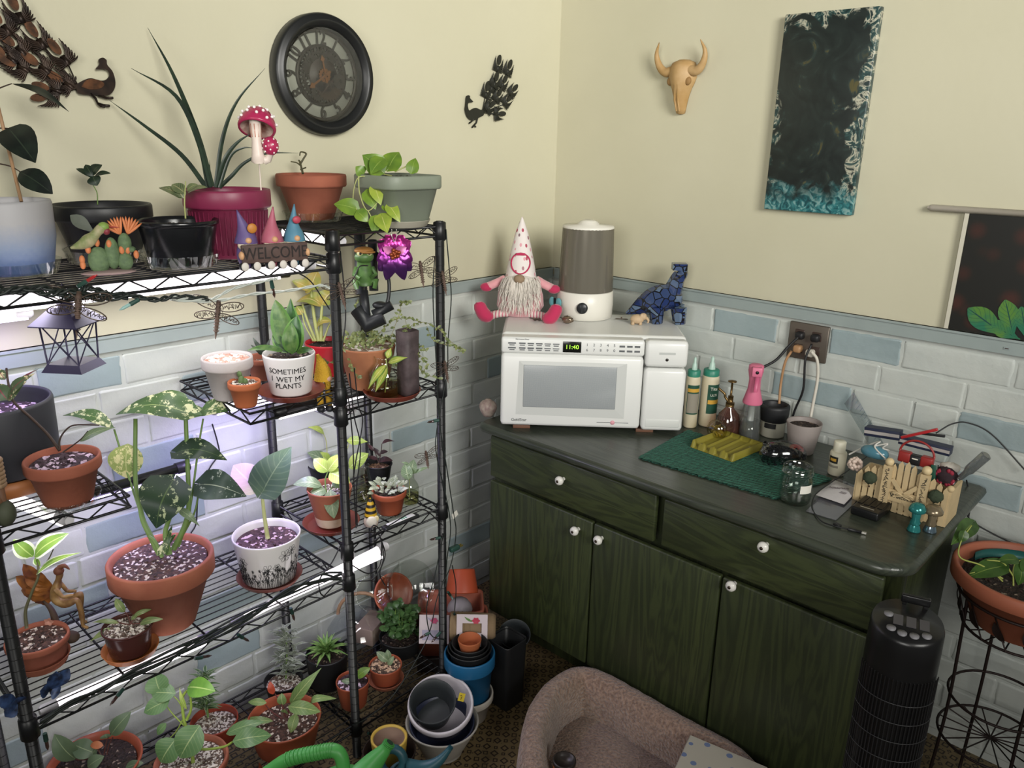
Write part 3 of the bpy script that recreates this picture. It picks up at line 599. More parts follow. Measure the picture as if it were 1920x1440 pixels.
# --- lower right shelf
f = fit(622, 992, 583, 667, 912, 26, ZR3+.007)
tq = pot('terracotta pot with a whitened base and drooping big leaves behind the front post', f, [m_terra], 'plain', m_soilg)
s = MB(); c_, h, R, r = f; s.lathe([(r*1.012, .002), (r+(R-r)*.2+.0006, h*.2), (r+(R-r)*.24+.0004, h*.26)], 40); s.build('mineral_stain', M('white_mineral_crust', '#c9b8a6', .9, col2='#b58a68', vs=20), tq, label='chalky white stained base')
saucer('brown saucer under the whitened terracotta pot', (f[0].x, f[0].y, ZR3), 53*S(f[0]), .015, m_brplast)
top = f[0]+V((0, 0, f[1]-.01)); m_bigl = leafmat('grey_green_big_leaf', '#7f9470', '#6b8160', rib='#a8b690', vein=.35, vs=14); m_limel = leafmat('lime_leaf', '#b3c45e', '#9ab552', rib='#d0d990', vein=.3, vs=18)
ST(tq, [([(612, 925), (610, 900), (616, 882)], 2.5), ([(612, 925), (602, 912), (598, 905)], 2), ([(615, 925), (632, 900), (640, 890)], 2.2)], m_stem, top)
LF(tq, [(604, 912, 550, 906, 26, dict(u=.6, arch=.2, d1=-.02)), (610, 918, 584, 928, 26, dict(u=.5, d1=-.03)), (620, 918, 626, 972, 28, dict(u=.1, arch=.1, d0=-.03, d1=-.05)), (618, 886, 655, 905, 34, dict(u=.5, d1=-.02, mat=m_limel)), (614, 884, 640, 852, 24, dict(u=.3, mat=m_limel)), (622, 905, 650, 910, 26, dict(u=.6)), (616, 884, 588, 860, 26, dict(u=.3, mat=m_limel))], m_bigl, top)
f = fit(612, 911, 585, 650, 868, 24, ZR3+.004)
t = pot('plain black pot with lime green cuttings behind the whitened terracotta pot', f, m_blkp, 'nurs', m_soild)
top = f[0]+V((0, 0, f[1])); ST(t, [([(614, 872), (612, 830), (606, 812)], 1.4), ([(640, 875), (648, 850), (655, 830)], 1.6), ([(620, 872), (615, 850)], 1.8)], m_stemp, top)
LF(t, [(608, 813, 579, 800, 15, dict(u=.5, shape='lance', mat=m_limel)), (616, 872, 578, 848, 28, dict(u=.5)), (650, 826, 689, 828, 18, dict(u=.3, shape='lance', mat=m_limel)), (655, 878, 690, 850, 30, dict(u=.4, mat=m_limel)), (618, 866, 594, 850, 22, dict(u=.3, mat=m_limel)), (624, 870, 640, 852, 26, dict(u=.4))], m_bigl, top)
f = fit(731, 969, 698, 763, 918, 23, ZR3+.007)
t = pot('little terracotta pot of white veined leaves on a clear saucer', f, m_oplast, 'terra', m_soild, sd=.008)
saucer('clear saucer under the little pot of white veined leaves', (f[0].x, f[0].y, ZR3), f[3]*1.35, .014, m_cleart)
top = f[0]+V((0, 0, f[1])); m_fit = leafmat('white_veined_leaf', '#a9b09a', '#7d8a70', rib='#e2e4da', vein=.7, vs=40); R = random.Random(9)
lf = MB(); lf.T = Mx.Translation(-V(t.location))
for i in range(46):
    a = R.uniform(0, 6.28); q = f[2]*R.random()**.5*.95; p = top+V((q*cos(a), q*sin(a), R.uniform(-.008, .02))); lf.leaf(p, p+V((cos(a)*.6+R.uniform(-.5, .5), sin(a)*.6+R.uniform(-.5, .5), R.uniform(-.1, .9)))*.022, .013, up=-FW*.5+V((0, 0, .6)), nl=6, nw=5)
for i in range(7): p = top+RT*R.uniform(-.01, .03); lf.leaf(p+V((0, 0, .01)), p+RT*R.uniform(-.01, .03)+V((0, 0, R.uniform(.025, .05))), .016, up=-FW, nl=6, nw=5)
lf.build('foliage', m_fit, t)
f = fit(711, 905, 686, 738, 868, 20, ZR3+.004)
t = pot('small black pot of dark red leaved plant at the back of the right shelf', f, m_blkp, 'nurs', soilmat('brown_bark', '#4a3326', '#7d5c48', '#b08f78', 120, .2))
top = f[0]+V((0, 0, f[1])); m_dred = leafmat('dark_red_leaf', '#4a2f33', '#33292b')
ST(t, [([(710, 868), (702, 845), (695, 835)], 1.4), ([(710, 868), (714, 850), (716, 832)], 1.4)], m_stemd, top)
LF(t, [(716, 832, 739, 826, 8, dict(shape='lance', arch=.3)), (712, 850, 727, 846, 9), (710, 866, 736, 862, 12, dict(arch=.3)), (702, 846, 688, 832, 7, dict(shape='lance')), (714, 856, 700, 838, 8, dict(shape='lance')), (708, 862, 690, 856, 8)], m_dred, top)
def bottle(label, x, yb, hw, ytop, z, cut=None, neck=.45, name='glass_bottle', cat='bottle'):
    c = Z(x, yb, z); c = c+hdir(c)*hw*S(c); k = S(c); h = up_at(x, ytop, c).z-c.z; R_ = hw*k; t = thing(name, label, cat, c)
    s = MB(); s.lathe([(.0005, 0), (R_*.92, 0), (R_, .005), (R_, h*.5), (R_*.9, h*.62), (R_*neck, h*.8), (R_*neck, h*.97), (R_*(neck+.06), h), (R_*(neck-.06), h)], 28); s.build('glass_body', m_glass, t)
    s = MB(); s.lathe([(.0005, .003), (R_*.9, .004), (R_*.94, h*.34), (.0005, h*.34)], 24); s.build('water', m_water, t); return t, c, h
bottle('clear glass bottle of water between the two terracotta pots', 684, 945, 15, 872, ZR3+.004, neck=.7)
t, c, h = bottle('round glass vase of water with a grey leaf cutting at the shelf end', 769, 950, 17, 886, ZR3+.004, neck=.5, name='glass_vase', cat='vase')
top = c+V((0, 0, h)); LF(t, [(766, 900, 760, 868, 22, dict(u=.1, d0=-.01)), (770, 890, 776, 862, 20, dict(u=.1)), (768, 872, 752, 866, 6, dict(shape='lance')), (776, 888, 806, 875, 8, dict(shape='lance'))], m_bigl, top)
ST(t, [([(768, 936), (768, 900), (767, 870)], 1.2)], m_stemp, top)
# --- left half shelf
m_char = M('charcoal_matte_plastic', '#2b2c31', .55, var=.06); m_woodb = M('orange_brown_wood_base', '#a4683a', .5, col2='#8a532d', vs=9, bump=.1)
f = fit(22, 938, -76, 118, 745, 92, ZHL+.004)
t = pot('large charcoal cylinder pot on a wooden base on the left half shelf', (f[0]+V((0, 0, .035)), f[1]-.035, f[2], f[2]*.97), m_char, 'cyl', m_bark, sd=.035)
s = MB(); s.lathe([(.0005, -.035), (f[2]*.88, -.035), (f[2]*.93, -.03), (f[2]*.95, -.001), (f[2]*.9, 0)], 48); s.build('wooden_base', m_woodb, t)
f = fit(132, 955, 60, 191, 855, 42, ZHL+.006)
t = pot('terracotta pot with a slanting dark stem and striped leaves on the left half shelf', f, m_terra2, 'terra', m_bark, sd=.012)
saucer('clear saucer under the terracotta pot on the left half shelf', (f[0].x, f[0].y, ZHL+.001), f[3]*1.35, .018, m_cleart)
top = f[0]+V((0, 0, f[1]-.008)); m_vari = leafmat('cream_striped_leaf', '#4f6144', '#3d4f3a', splash='#cfc69a', sp=.55, rib='#8a3d48', ribw=.06, vs=14)
ST(t, [([(112, 845), (90, 815), (60, 785), (25, 752), (15, 715), (12, 690)], 4), ([(112, 845), (112, 825), (122, 808), (140, 797), (186, 797)], 2.6), ([(118, 848), (150, 825), (165, 808)], 2)], m_stemd, top)
LF(t, [(18, 740, 62, 700, 22, dict(u=.3, shape='lance', d1=-.02)), (15, 752, 48, 715, 20, dict(u=.3, shape='lance')), (14, 750, -6, 720, 34, dict(u=.2)), (18, 740, 70, 690, 9, dict(shape='lance', mat=leafmat('dark_red_new_leaf', '#6d2a33', '#512028'))), (10, 712, -4, 692, 18, dict(u=.3)), (150, 828, 214, 800, 20, dict(shape='lance', u=.5, mat=m_bigl))], m_vari, top)
# --- long lower shelf
f = fit(320, 1192, 220, 407, 1040, 48, Z3+.004)
tm2 = pot('biggest terracotta pot with a cream splashed climbing plant on the long shelf', f, m_terra, 'terra', m_soil, sd=.012)
top = f[0]+V((0, 0, f[1]-.008)); m_thai = leafmat('cream_splashed_leaf', '#4d6a3c', '#39532f', splash='#cfd2a4', sp=.54, rib='#8fa066', ribw=.03, vs=10); m_thaid = leafmat('dark_splashed_leaf', '#2f432d', '#26382a', splash='#a9b488', sp=.58, rib='#54693f', ribw=.03, vs=10); m_thaip = leafmat('pale_yellow_green_leaf', '#a2b266', '#849d55', splash='#e4e1a0', sp=.5, rib='#c6cc88', ribw=.03, vs=10)
ST(tm2, [([(300, 1040), (282, 1005), (268, 975), (262, 945), (254, 900), (254, 785)], 8), ([(325, 1030, .01), (345, 990, .01), (354, 950, .01), (352, 880, .01), (347, 755, .02)], 8), ([(290, 1030, .02), (265, 965, .02), (240, 890, .02), (214, 805, .02)], 4), ([(335, 1025, .02), (355, 960, .02), (372, 840, .03), (381, 785, .03)], 3.5), ([(318, 1040, -.01), (310, 1000, -.01), (322, 960, -.01)], 8), ([(305, 1045, -.01), (290, 1015, -.01), (278, 1005, -.01)], 6), ([(345, 1000, .02), (365, 960, .02), (374, 915, .02)], 3)], m_stem, top)
Hh = dict(shape='heart', lobe=.12, fold=.08, arch=.18)
LF(tm2, [(346, 752, 268, 752, 40, dict(Hh, d0=.03, d1=.03, u=.75)), (362, 778, 215, 770, 68, dict(Hh, d0=0, d1=-.02, u=.68)), (381, 770, 432, 768, 46, dict(Hh, d0=.03, d1=.02, u=.6)), (380, 768, 350, 786, 40, dict(Hh, d0=.03, u=.6)), (330, 848, 424, 858, 58, dict(Hh, d0=0, d1=-.01, u=.65, mat=m_thaid)), (240, 832, 238, 898, 68, dict(shape='oval', fold=.05, u=.15, d0=.02, d1=.02, mat=m_thaip)),
          (326, 900, 290, 990, 98, dict(Hh, u=.25, d0=-.02, d1=-.05, mat=m_thaid)), (214, 803, 118, 774, 34, dict(shape='lance', u=.7, d0=.02, arch=.2)), (332, 953, 374, 985, 16, dict(shape='lance', u=.5, arch=.3, mat=m_bigl)), (374, 908, 460, 928, 66, dict(Hh, u=.45, d0=.02, d1=-.0, mat=leafmat('fine_speckled_leaf', '#4a5c50', '#36463a', splash='#b9c4b4', sp=.6, rib='#a9b49c', ribw=.03, vs=10))), (310, 1040, 322, 985, 12, dict(shape='strap', u=.1, d0=-.02, mat=m_thai)), (296, 1040, 330, 1000, 12, dict(shape='strap', u=.1, d0=-.02))], m_thai, top)
ff = fit(508, 1104, 443, 568, 998, 48, Z3+.008)
saucer('brown saucer under the white pot with drawn flowers', (ff[0].x, ff[0].y, Z3), 60*S(ff[0]), .016, M('mauve_brown_plastic', '#7b4a42', .4))
tf = pot('white pot with black line drawn flowers and one half pink leaf', ff, m_white, 'plain', soilmat('brown_lava_rock', '#38252a', '#553a3c', '#c4aab0', 120, .16), sd=.02)
c, h, R, r = ff; s = MB(); RR = random.Random(2); vd = -hdir(c); a0 = math.atan2(vd.y, vd.x)
def onpot(a, z): q = r+(R-r)*(z/h)+.0004; return V((q*cos(a0+a), q*sin(a0+a), z))
for i in range(44):
    a = -1.25+2.5*i/43+RR.uniform(-.02, .02); z1 = h*(.16+.3*RR.random())*(1.3 if a > .45 else 1); P = [onpot(a+.03*sin(k*.8+i), .004+(z1-.004)*k/6) for k in range(7)]; s.tube(P, .00045, 4)
    for q in (-1, 1): s.tube([onpot(a, z1*.55), onpot(a+q*.05, z1*.75), onpot(a+q*.02, z1*.85)], .0004, 4)
    for k in range(5): b_ = 2*pi*k/5; s.tube([onpot(a, z1), onpot(a+.045*cos(b_), z1+.005*sin(b_)), onpot(a+.045*cos(b_+.7), z1+.005*sin(b_+.7)), onpot(a, z1)], .0004, 4)
for a, fz, e in ((-.05, .46, 1.6), (.52, .72, 1.7), (.78, .78, 1.4), (.25, .5, 1.0), (.35, .4, .9), (-.9, .6, 1.5), (-1.0, .45, 1.2), (-.1, .2, .8)):
    z1 = h*fz; s.tube([onpot(a, z1), onpot(a+.01, z1*.5), onpot(a, .004)], .0005, 4); s.ell(onpot(a, z1), (.0022,)*3, 0, 6, 4)
    for k in range(6): b_ = 2*pi*k/6; s.tube([onpot(a, z1), onpot(a+.1*e*cos(b_-.35), z1+.009*e*sin(b_-.35)), onpot(a+.125*e*cos(b_), z1+.011*e*sin(b_)), onpot(a+.1*e*cos(b_+.35), z1+.009*e*sin(b_+.35)), onpot(a, z1)], .0005, 4)
s.build('flower_drawing', ink, tf, label='black line drawing of wild flowers')
top = c+V((0, 0, h-.015)); ST(tf, [([(502, 1010), (496, 970), (491, 925)], 6)], m_stemp, top)
LF(tf, [(492, 922, 545, 838, 74, dict(shape='heart', u=.15, fold=.18, arch=.1, lobe=.15, d0=-.01, d1=-.01, twist=.0)), (490, 922, 436, 872, 58, dict(shape='oval', u=.25, fold=.1, arch=.15, d0=.005, d1=.02, mat=leafmat('pink_cream_leaf', '#d6b9b4', '#c9c3a4', rib='#dfcdc2', vein=.3, vs=12)))], leafmat('smooth_green_leaf', '#5b7358', '#4c6350', rib='#7d9170', ribw=.03, vein=.3, vs=10), top)
f = fit(82, 1262, 20, 128, 1192, 44, Z3+.006)
saucer('terracotta saucer under the pot of the variegated sprout beside the left post', (f[0].x, f[0].y, Z3), 50*S(f[0]), .02, m_terra)
t = pot('terracotta pot with a variegated sprout beside the left post', f, m_terra2, 'terra', m_soil, sd=.008)
top = f[0]+V((0, 0, f[1]-.008)); m_vsp = leafmat('white_edged_bright_leaf', '#86a84a', '#6d9440', edge='#dfe6cf', rib='#b7cf7a', vs=20)
ST(t, [([(50, 1178), (48, 1145), (60, 1110), (72, 1080), (70, 1050)], 4.5), ([(70, 1075), (90, 1050), (100, 1030)], 2)], M('olive_bark_stem', '#57553a', .6, var=.25), top)
LF(t, [(62, 1044, 25, 1012, 34, dict(u=.4, d1=-.02)), (64, 1044, 125, 1000, 36, dict(u=.4, d1=-.02)), (68, 1078, 148, 1034, 18, dict(u=.6, shape='lance', d1=-.02)), (66, 1046, 75, 1062, 14, dict(u=.2))], m_vsp, top)
f = fit(248, 1238, 200, 290, 1170, 36, Z3+.008)
saucer('orange saucer under the shiny brown nursery pot', (f[0].x, f[0].y, Z3), 50*S(f[0]), .017, M('orange_tan_plastic', '#bd7340', .5, var=.08))
t = pot('shiny brown nursery pot with reddish seedlings on the long shelf', f, M('shiny_brown_plastic', '#4b2b28', .25), 'nurs', m_soilg, sd=.008)
top = f[0]+V((0, 0, f[1]-.006)); m_seed = leafmat('olive_seedling_leaf', '#84965c', '#6f8350', rib='#a9a878')
ST(t, [([(245, 1170), (240, 1155), (232, 1145)], 1.6), ([(246, 1170), (252, 1152)], 1.6), ([(243, 1172), (215, 1165)], 1.4), ([(248, 1170), (268, 1168)], 1.4)], M('red_seedling_stem', '#5c3028', .5), top)
LF(t, [(234, 1148, 216, 1122, 16, dict(u=.3)), (225, 1168, 172, 1166, 10, dict(shape='lance', u=.6)), (218, 1178, 168, 1202, 15, dict(shape='lance', u=.6, d1=-.02)), (262, 1170, 304, 1160, 14, dict(u=.5, d1=-.02)), (250, 1156, 283, 1142, 10, dict(u=.5)), (246, 1162, 262, 1150, 9)], m_seed, top)
# --- bottom shelf
m_phil = leafmat('green_philodendron_leaf', '#6f9160', '#5f8353', rib='#a3b87f', ribw=.04, vs=12, vein=.2)
f = fit(190, 1506, 98, 265, 1425, 54, ZB+.004)
t = pot('terracotta pot with olive leaves and one orange leaf at the bottom left', f, m_oplast, 'plain', m_soild)
top = f[0]+V((0, 0, f[1]-.01)); m_oliv = leafmat('olive_green_leaf', '#6c8060', '#5c7054', rib='#8fa078', ribw=.04, vs=12)
ST(t, [([(195, 1415), (200, 1390), (208, 1375)], 2), ([(180, 1420), (150, 1425), (140, 1422)], 2.5), ([(190, 1418), (182, 1400)], 2.5), ([(200, 1415), (205, 1395), (212, 1382)], 2)], M('dark_red_stem', '#50302a', .5), top)
LF(t, [(142, 1424, 101, 1378, 40, dict(u=.3, d1=-.02)), (178, 1412, 134, 1394, 36, dict(u=.4)), (208, 1378, 244, 1335, 30, dict(u=.2)), (200, 1384, 198, 1376, 22, dict(u=.2)), (194, 1398, 168, 1396, 14, dict(u=.4, mat=leafmat('orange_new_leaf', '#c07a52', '#a8603c'))), (164, 1438, 194, 1418, 26, dict(u=.4, d1=-.03, d0=-.03)), (235, 1440, 268, 1430, 18, dict(u=.5)), (170, 1420, 180, 1404, 22, dict(u=.4))], m_oliv, top)
f = fit(368, 1500, 300, 433, 1420, 46, ZB+.004)
t = pot('terracotta pot with broad green leaves on green canes in the bottom row', f, m_terra, 'terra', m_soilg, sd=.012)
top = f[0]+V((0, 0, f[1]-.008)); m_cane = M('yellow_green_cane', '#8fa648', .45, var=.15)
ST(t, [([(362, 1430), (358, 1390), (345, 1350), (342, 1310), (350, 1295)], 5), ([(358, 1400), (385, 1405), (420, 1400), (436, 1391)], 4), ([(345, 1360), (325, 1340), (308, 1318)], 2), ([(343, 1330), (335, 1315), (320, 1300)], 2), ([(345, 1345), (330, 1372), (312, 1390)], 2), ([(350, 1350), (358, 1330), (357, 1305)], 4)], m_cane, top)
LF(t, [(302, 1300, 290, 1262, 46, dict(u=.2, d1=.01)), (330, 1300, 282, 1298, 34, dict(u=.4)), (318, 1312, 269, 1336, 34, dict(u=.4, d1=-.02)), (352, 1288, 402, 1295, 38, dict(u=.5, d1=-.03, mat=leafmat('bright_green_leaf', '#77a845', '#65983c', rib='#b5d27a'))), (375, 1360, 336, 1422, 56, dict(u=.2, d0=-.02, d1=-.04)), (330, 1385, 300, 1430, 50, dict(u=.3, d0=-.02, d1=-.03)), (436, 1390, 508, 1378, 36, dict(u=.5, d0=-.02, d1=-.02)), (312, 1356, 294, 1378, 16, dict(u=.4)), (350, 1330, 336, 1290, 9, dict(shape='lance', u=.1, mat=m_limel)), (424, 1376, 494, 1352, 22, dict(u=.5, d0=.02))], m_phil, top)
f = fit(408, 1406, 366, 452, 1346, 40, ZB+.004)
t = pot('red brown pot with a feathery small leaved plant in the bottom row', f, M('brick_red_plastic', '#98412f', .42, var=.08), 'plain', m_soilg, sd=.02)
top = f[0]+V((0, 0, f[1]-.015)); m_feath = leafmat('pale_edged_small_leaf', '#5f7a50', '#4f6a46', edge='#a3b58c'); R = random.Random(3); lf = MB(); lf.T = Mx.Translation(-V(t.location))
ST(t, [([(390, 1345), (386, 1300), (382, 1262)], 3)], m_stem, top)
for i in range(90):
    y = 1262+R.random()*70; p = D(383+R.uniform(-4, 4), y, top, R.uniform(-.01, .01)); a = R.uniform(0, 6.28); lf.leaf(p, p+RT*cos(a)*.045+FW*sin(a)*.04+V((0, 0, R.uniform(-.015, .03))), .010, up=(0, 0, 1), nl=6, nw=3, shape='lance')
lf.build('foliage', m_feath, t)
f = fit(540, 1432, 472, 607, 1342, 54, ZB+.004)
t = pot('tall orange brown pot with long red backed leaves in the bottom row', f, m_oplast, 'plain', m_soil, sd=.025)
top = f[0]+V((0, 0, f[1]-.015)); m_long = leafmat('long_green_leaf', '#7d955c', '#6b8650', rib='#b3bd80', ribw=.05, vs=12, vein=.2)
ST(t, [([(535, 1345), (528, 1320), (515, 1300)], 2.5), ([(538, 1345), (545, 1320)], 3), ([(530, 1348), (510, 1335), (498, 1322)], 2)], M('maroon_stem', '#5a2a28', .5), top)
LF(t, [(545, 1320, 600, 1254, 24, dict(u=.3, shape='lance', d1=-.02)), (540, 1325, 600, 1334, 26, dict(u=.5, d0=-.02, d1=-.04)), (500, 1318, 465, 1316, 14, dict(u=.5)), (582, 1318, 626, 1308, 14, dict(u=.5, arch=.4, d1=-.02)), (512, 1302, 506, 1278, 14, dict(u=.2, mat=leafmat('coral_new_leaf', '#c2553c', '#a8452f'))), (534, 1330, 536, 1338, 16, dict(u=.4, d0=-.02)), (555, 1338, 545, 1374, 20, dict(u=.2, d0=-.02, d1=-.04)), (548, 1322, 560, 1302, 20, dict(u=.2)), (512, 1352, 450, 1352, 14, dict(u=.5, d0=-.01)), (530, 1322, 528, 1300, 18, dict(u=.2))], m_long, top)
f = fit(535, 1318, 500, 572, 1272, 30, ZB+.004)
t = pot('small dark pot of upright silvery white variegated leaves by the brick wall', f, m_blkp, 'nurs', m_soilg)
top = f[0]+V((0, 0, f[1])); m_silv = leafmat('silver_edged_leaf', '#8b9483', '#77826f', edge='#c6cac0', rib='#a9b09f', vs=30); R = random.Random(12); lf = MB(); lf.T = Mx.Translation(-V(t.location))
for i in range(110):
    k = R.random(); p = D(538+R.uniform(-14, 14), 1268-k*85, top, R.uniform(-.02, .02)); a = R.uniform(0, 6.28); lf.leaf(p, p+RT*cos(a)*.045+FW*sin(a)*.035+V((0, 0, R.uniform(-.005, .03))), .012, up=(0, 0, 1), nl=6, nw=3, shape='lance')
lf.build('foliage', m_silv, t); ST(t, [([(536, 1272), (538, 1220), (536, 1185)], 2.5)], m_stem, top)
f = fit(617, 1300, 578, 656, 1222, 33, ZB+.006)
saucer('clear saucer under the black pot of spiky rosette', (f[0].x, f[0].y, ZB), f[3]*1.35, .02, m_cleart)
t = pot('black pot with a bright green spiky rosette in the bottom row', f, m_blkp, 'plain', m_soild)
top = f[0]+V((0, 0, f[1]-.005)); m_aloe = leafmat('spiky_rosette_leaf', '#7fa156', '#5f8747', rib='#a9c27a', ribw=.1); R = random.Random(5); lf = MB(); lf.T = Mx.Translation(-V(t.location))
for i in range(34):
    a = i*2.4; k = i/34; p = top+V((cos(a), sin(a), 0))*.004; lf.leaf(p, p+V((cos(a)*(.075-.05*(1-k)), sin(a)*(.075-.05*(1-k)), .06-.055*k)), .013, up=(0, 0, 1), shape='lance', nl=7, nw=3, fold=.5, arch=.15)
lf.build('rosette', m_aloe, t)
f = fit(664, 1335, 631, 693, 1275, 24, ZB+.006)
saucer('clear saucer under the little brown pot behind the front post', (f[0].x, f[0].y, ZB), f[3]*1.5, .016, m_cleart)
t = pot('little brown plastic pot with one leaf behind the front post', f, m_oplast, 'plain', m_bark, sd=.008)
top = f[0]+V((0, 0, f[1]-.004)); LF(t, [(668, 1270, 694, 1252, 18, dict(u=.5, mat=m_poth)), (664, 1280, 640, 1276, 12, dict(u=.5, mat=m_bigl))], m_poth, top)
f = fit(724, 1290, 696, 758, 1244, 25, ZB+.008)
saucer('terracotta saucer under the little pot of pebbly soil', (f[0].x, f[0].y, ZB), 34*S(f[0]), .016, m_terra)
t = pot('little brown plastic pot of pebbly soil with a pale sprout', f, m_oplast, 'plain', soilmat('pebbly_soil', '#3a2a24', '#6b5548', '#c9a98f', 130, .4), sd=.006)
top = f[0]+V((0, 0, f[1])); LF(t, [(728, 1240, 706, 1222, 16, dict(u=.4)), (728, 1248, 738, 1230, 10, dict(u=.2)), (730, 1236, 726, 1218, 12, dict(u=.3))], m_bigl, top)
f = fit(752, 1240, 712, 792, 1190, 34, ZB+.004)
t = pot('black pot of bushy jade green rounded leaves by the back post', f, m_blkp, 'nurs', m_soild)
top = f[0]+V((0, 0, f[1])); m_jade = leafmat('glossy_jade_leaf', '#4f7040', '#3d5b34', rough=.3, vs=18); R = random.Random(8); lf = MB(); lf.T = Mx.Translation(-V(t.location)); st = MB(); st.T = lf.T
for i in range(30):
    a = R.uniform(0, 6.28); q = R.random(); P = curve([top+V((.01*cos(a), .01*sin(a), -.01)), top+V((.03*cos(a), .03*sin(a), .03)), top+V((.055*cos(a)*q+.015*cos(a), .055*sin(a)*q+.015*sin(a), .05+.06*(1-q)))-V((0, 0, .07 if i % 4 == 0 else 0))], 4); st.tube(P, .0022, 6)
    for j in range(2, len(P)):
        for e in range(3): b_ = R.uniform(0, 6.28); lf.leaf(P[j], P[j]+V((cos(b_), sin(b_), R.uniform(-.2, .7)))*.024, .02, up=(0, 0, 1)if e else -FW, nl=6, nw=5, arch=.2)
lf.build('foliage', m_jade, t); st.build('stem', m_stem, t)
# ---------------------------------------------------------------- green cabinet
m_gr, n, b = base('dark_green_stained_wood'); ob = n('ShaderNodeTexCoord').outputs['Object']
def grain(name, scale, c1='#323a22', c2='#22281a', c3='#3c4427', rough=.42):
    m, n, b = base(name); ob = n('ShaderNodeTexCoord').outputs['Object']
    mp = n('ShaderNodeMapping', {'Vector': ob, 'Scale': scale}).outputs[0]
    t = n('ShaderNodeTexNoise', {'Vector': mp, 'Scale': 1.0, 'Detail': 5.0, 'Distortion': 1.2}).outputs[0]
    w_ = n.math('SINE', n.math('MULTIPLY', t, 60.0)); k = n.math('MULTIPLY_ADD', w_, .5, .5)
    n.l.new(n.mix(n.math('MULTIPLY', k, .65), n.ramp(t, [(.3, c1), (.7, c3)]), lin(c2)), b.inputs['Base Color']); b.inputs['Roughness'].default_value = rough
    n.l.new(n('ShaderNodeBump', {'Height': k, 'Strength': .12, 'Distance': .002}).outputs[0], b.inputs['Normal']); return m
m_gv = grain('green_stained_wood_upright', (9, 9, 1.1)); m_gh = grain('green_stained_wood_lengthwise', (1.1, 9, 9)); m_gt = grain('green_stained_wood_top', (1.1, 9, 9), '#3a4036', '#2b302a', '#43483d', .3)
CX0, CX1, CY, CT, CB = .285, 1.560, -.632, .85, .145
cab = thing('cabinet', 'long dark green stained wooden cabinet with white knobs standing along the right wall', 'cabinet', (CX0, CY, 0)); LC = Mx.Translation((-CX0, -CY, 0))
s = MB(); s.T = LC; s.box(((CX0+CX1)/2-.005, (CY-.02)/2+.012, (CT-.03+CB)/2), (CX1-CX0-.01, -CY-.05, CT-.03-CB), 0, bev=.004)
s.box(((CX0+CX1)/2, (CY)/2+.04, CB/2), (CX1-CX0-.06, -CY-.16, CB), 0); s.tube([(CX1-.01, CY+.035, CB), (CX1-.01, CY+.035, CT-.03)], .034, 24); s.build('body', m_gv, cab)
s = MB(); s.T = LC; pts = []
x0, x1, y0, y1 = CX0-.025, CX1+.045, CY-.04, -.016
for cx_, cy_, a0, r_ in ((x1-.07, y1-.01, 0, .01), (x0+.02, y1-.02, 90, .02), (x0+.03, y0+.03, 180, .03), (x1-.085, y0+.085, 270, .085)):
    for k in range(9): a = rad(a0+90*k/8); pts.append((cx_+r_*cos(a)+(.06 if a0 == 0 else 0), cy_+r_*sin(a)))
rings = []
for zz, ins in ((CT-.032, .014), (CT-.028, .004), (CT-.016, 0), (CT-.006, .003), (CT, .012)):
    cx_, cy_ = (x0+x1)/2, (y0+y1)/2; rings.append([((x-cx_)*(1-ins/(.66))+cx_, (y-cy_)*(1-ins/.32)+cy_, zz) for x, y in pts])
s.grid(rings, 0, True, True); k = len(s.v); s.f += [list(range(k-36, k)), list(range(0, 36))[::-1]]; s.m += [0, 0]; s.s += [False]*2; s.build('cabinet_top', m_gt, cab)
m_knob = M('white_porcelain', '#e2e0d8', .15, coat=.4); m_screw = M('dark_screw', '#4a3f36', .35, metal=.8)
def knob(par, x, z):
    k = MB(); R = Mx.Rotation(rad(90), 3, 'X'); k.lathe([(.006, 0), (.006, .008), (.011, .012), (.0145, .02), (.0125, .027), (.006, .030), (.0004, .030)], 24, c=(0, 0, 0), R=R)
    o = k.build('knob', m_knob, par, loc=(x, -.018, z)); q = MB(); q.lathe([(.0045, .0295), (.0042, .0315), (.0004, .032)], 14, R=R); q.build('screw', m_screw, o)
def front(name, xa, xb, za, zb, mat, kx, kz):
    s = MB(); w_, h_ = xb-xa, zb-za; s.box((0, -.009, 0), (w_, .018, h_), 0, bev=.005)
    o = s.build(name, mat, cab, loc=((xa+xb)/2-CX0, 0, (za+zb)/2)); knob(o, kx-(xa+xb)/2, kz-(za+zb)/2); return o
P = lambda x, y: YP(x, y, CY-.02)
kk = [P(1056, 898), P(1437, 1021), P(1084, 992), P(1128, 1009), P(1377, 1094)]
xd = P(1236, 950).x; x1_ = P(1112, 966).x; x2_ = P(1356, 1047).x; xl = P(918, 895).x; xr = P(1645, 1130).x
zd = P(918, 880).z; zd2 = .662; zt_ = CT-.040
front('drawer', xl, xd-.012, zd2+.004, zt_, m_gh, kk[0].x, kk[0].z); front('drawer', xd+.012, xr+.005, zd2+.004, zt_, m_gh, kk[1].x, kk[1].z)
front('door', xl, x1_-.003, CB+.01, zd2-.012, m_gv, kk[2].x, kk[2].z); front('door', x1_+.003, x2_-.003, CB+.01, zd2-.012, m_gv, kk[3].x, kk[3].z); front('door', x2_+.003, xr+.005, CB+.01, zd2-.012, m_gv, kk[4].x, kk[4].z)
# ---------------------------------------------------------------- microwave
A = Z(937, 797, CT+.012); B = Z(1278, 808, CT+.012); wx = (B-A); wx.z = 0; MW = wx.length; wx.normalize(); wy = V((-wx.y, wx.x, 0)); az = math.atan2(wx.y, wx.x)
H1 = up_at(941, 622, A).z-A.z; H2 = up_at(1293, 640, B).z-B.z; MH = (H1+H2)/2-.004; MD = .36
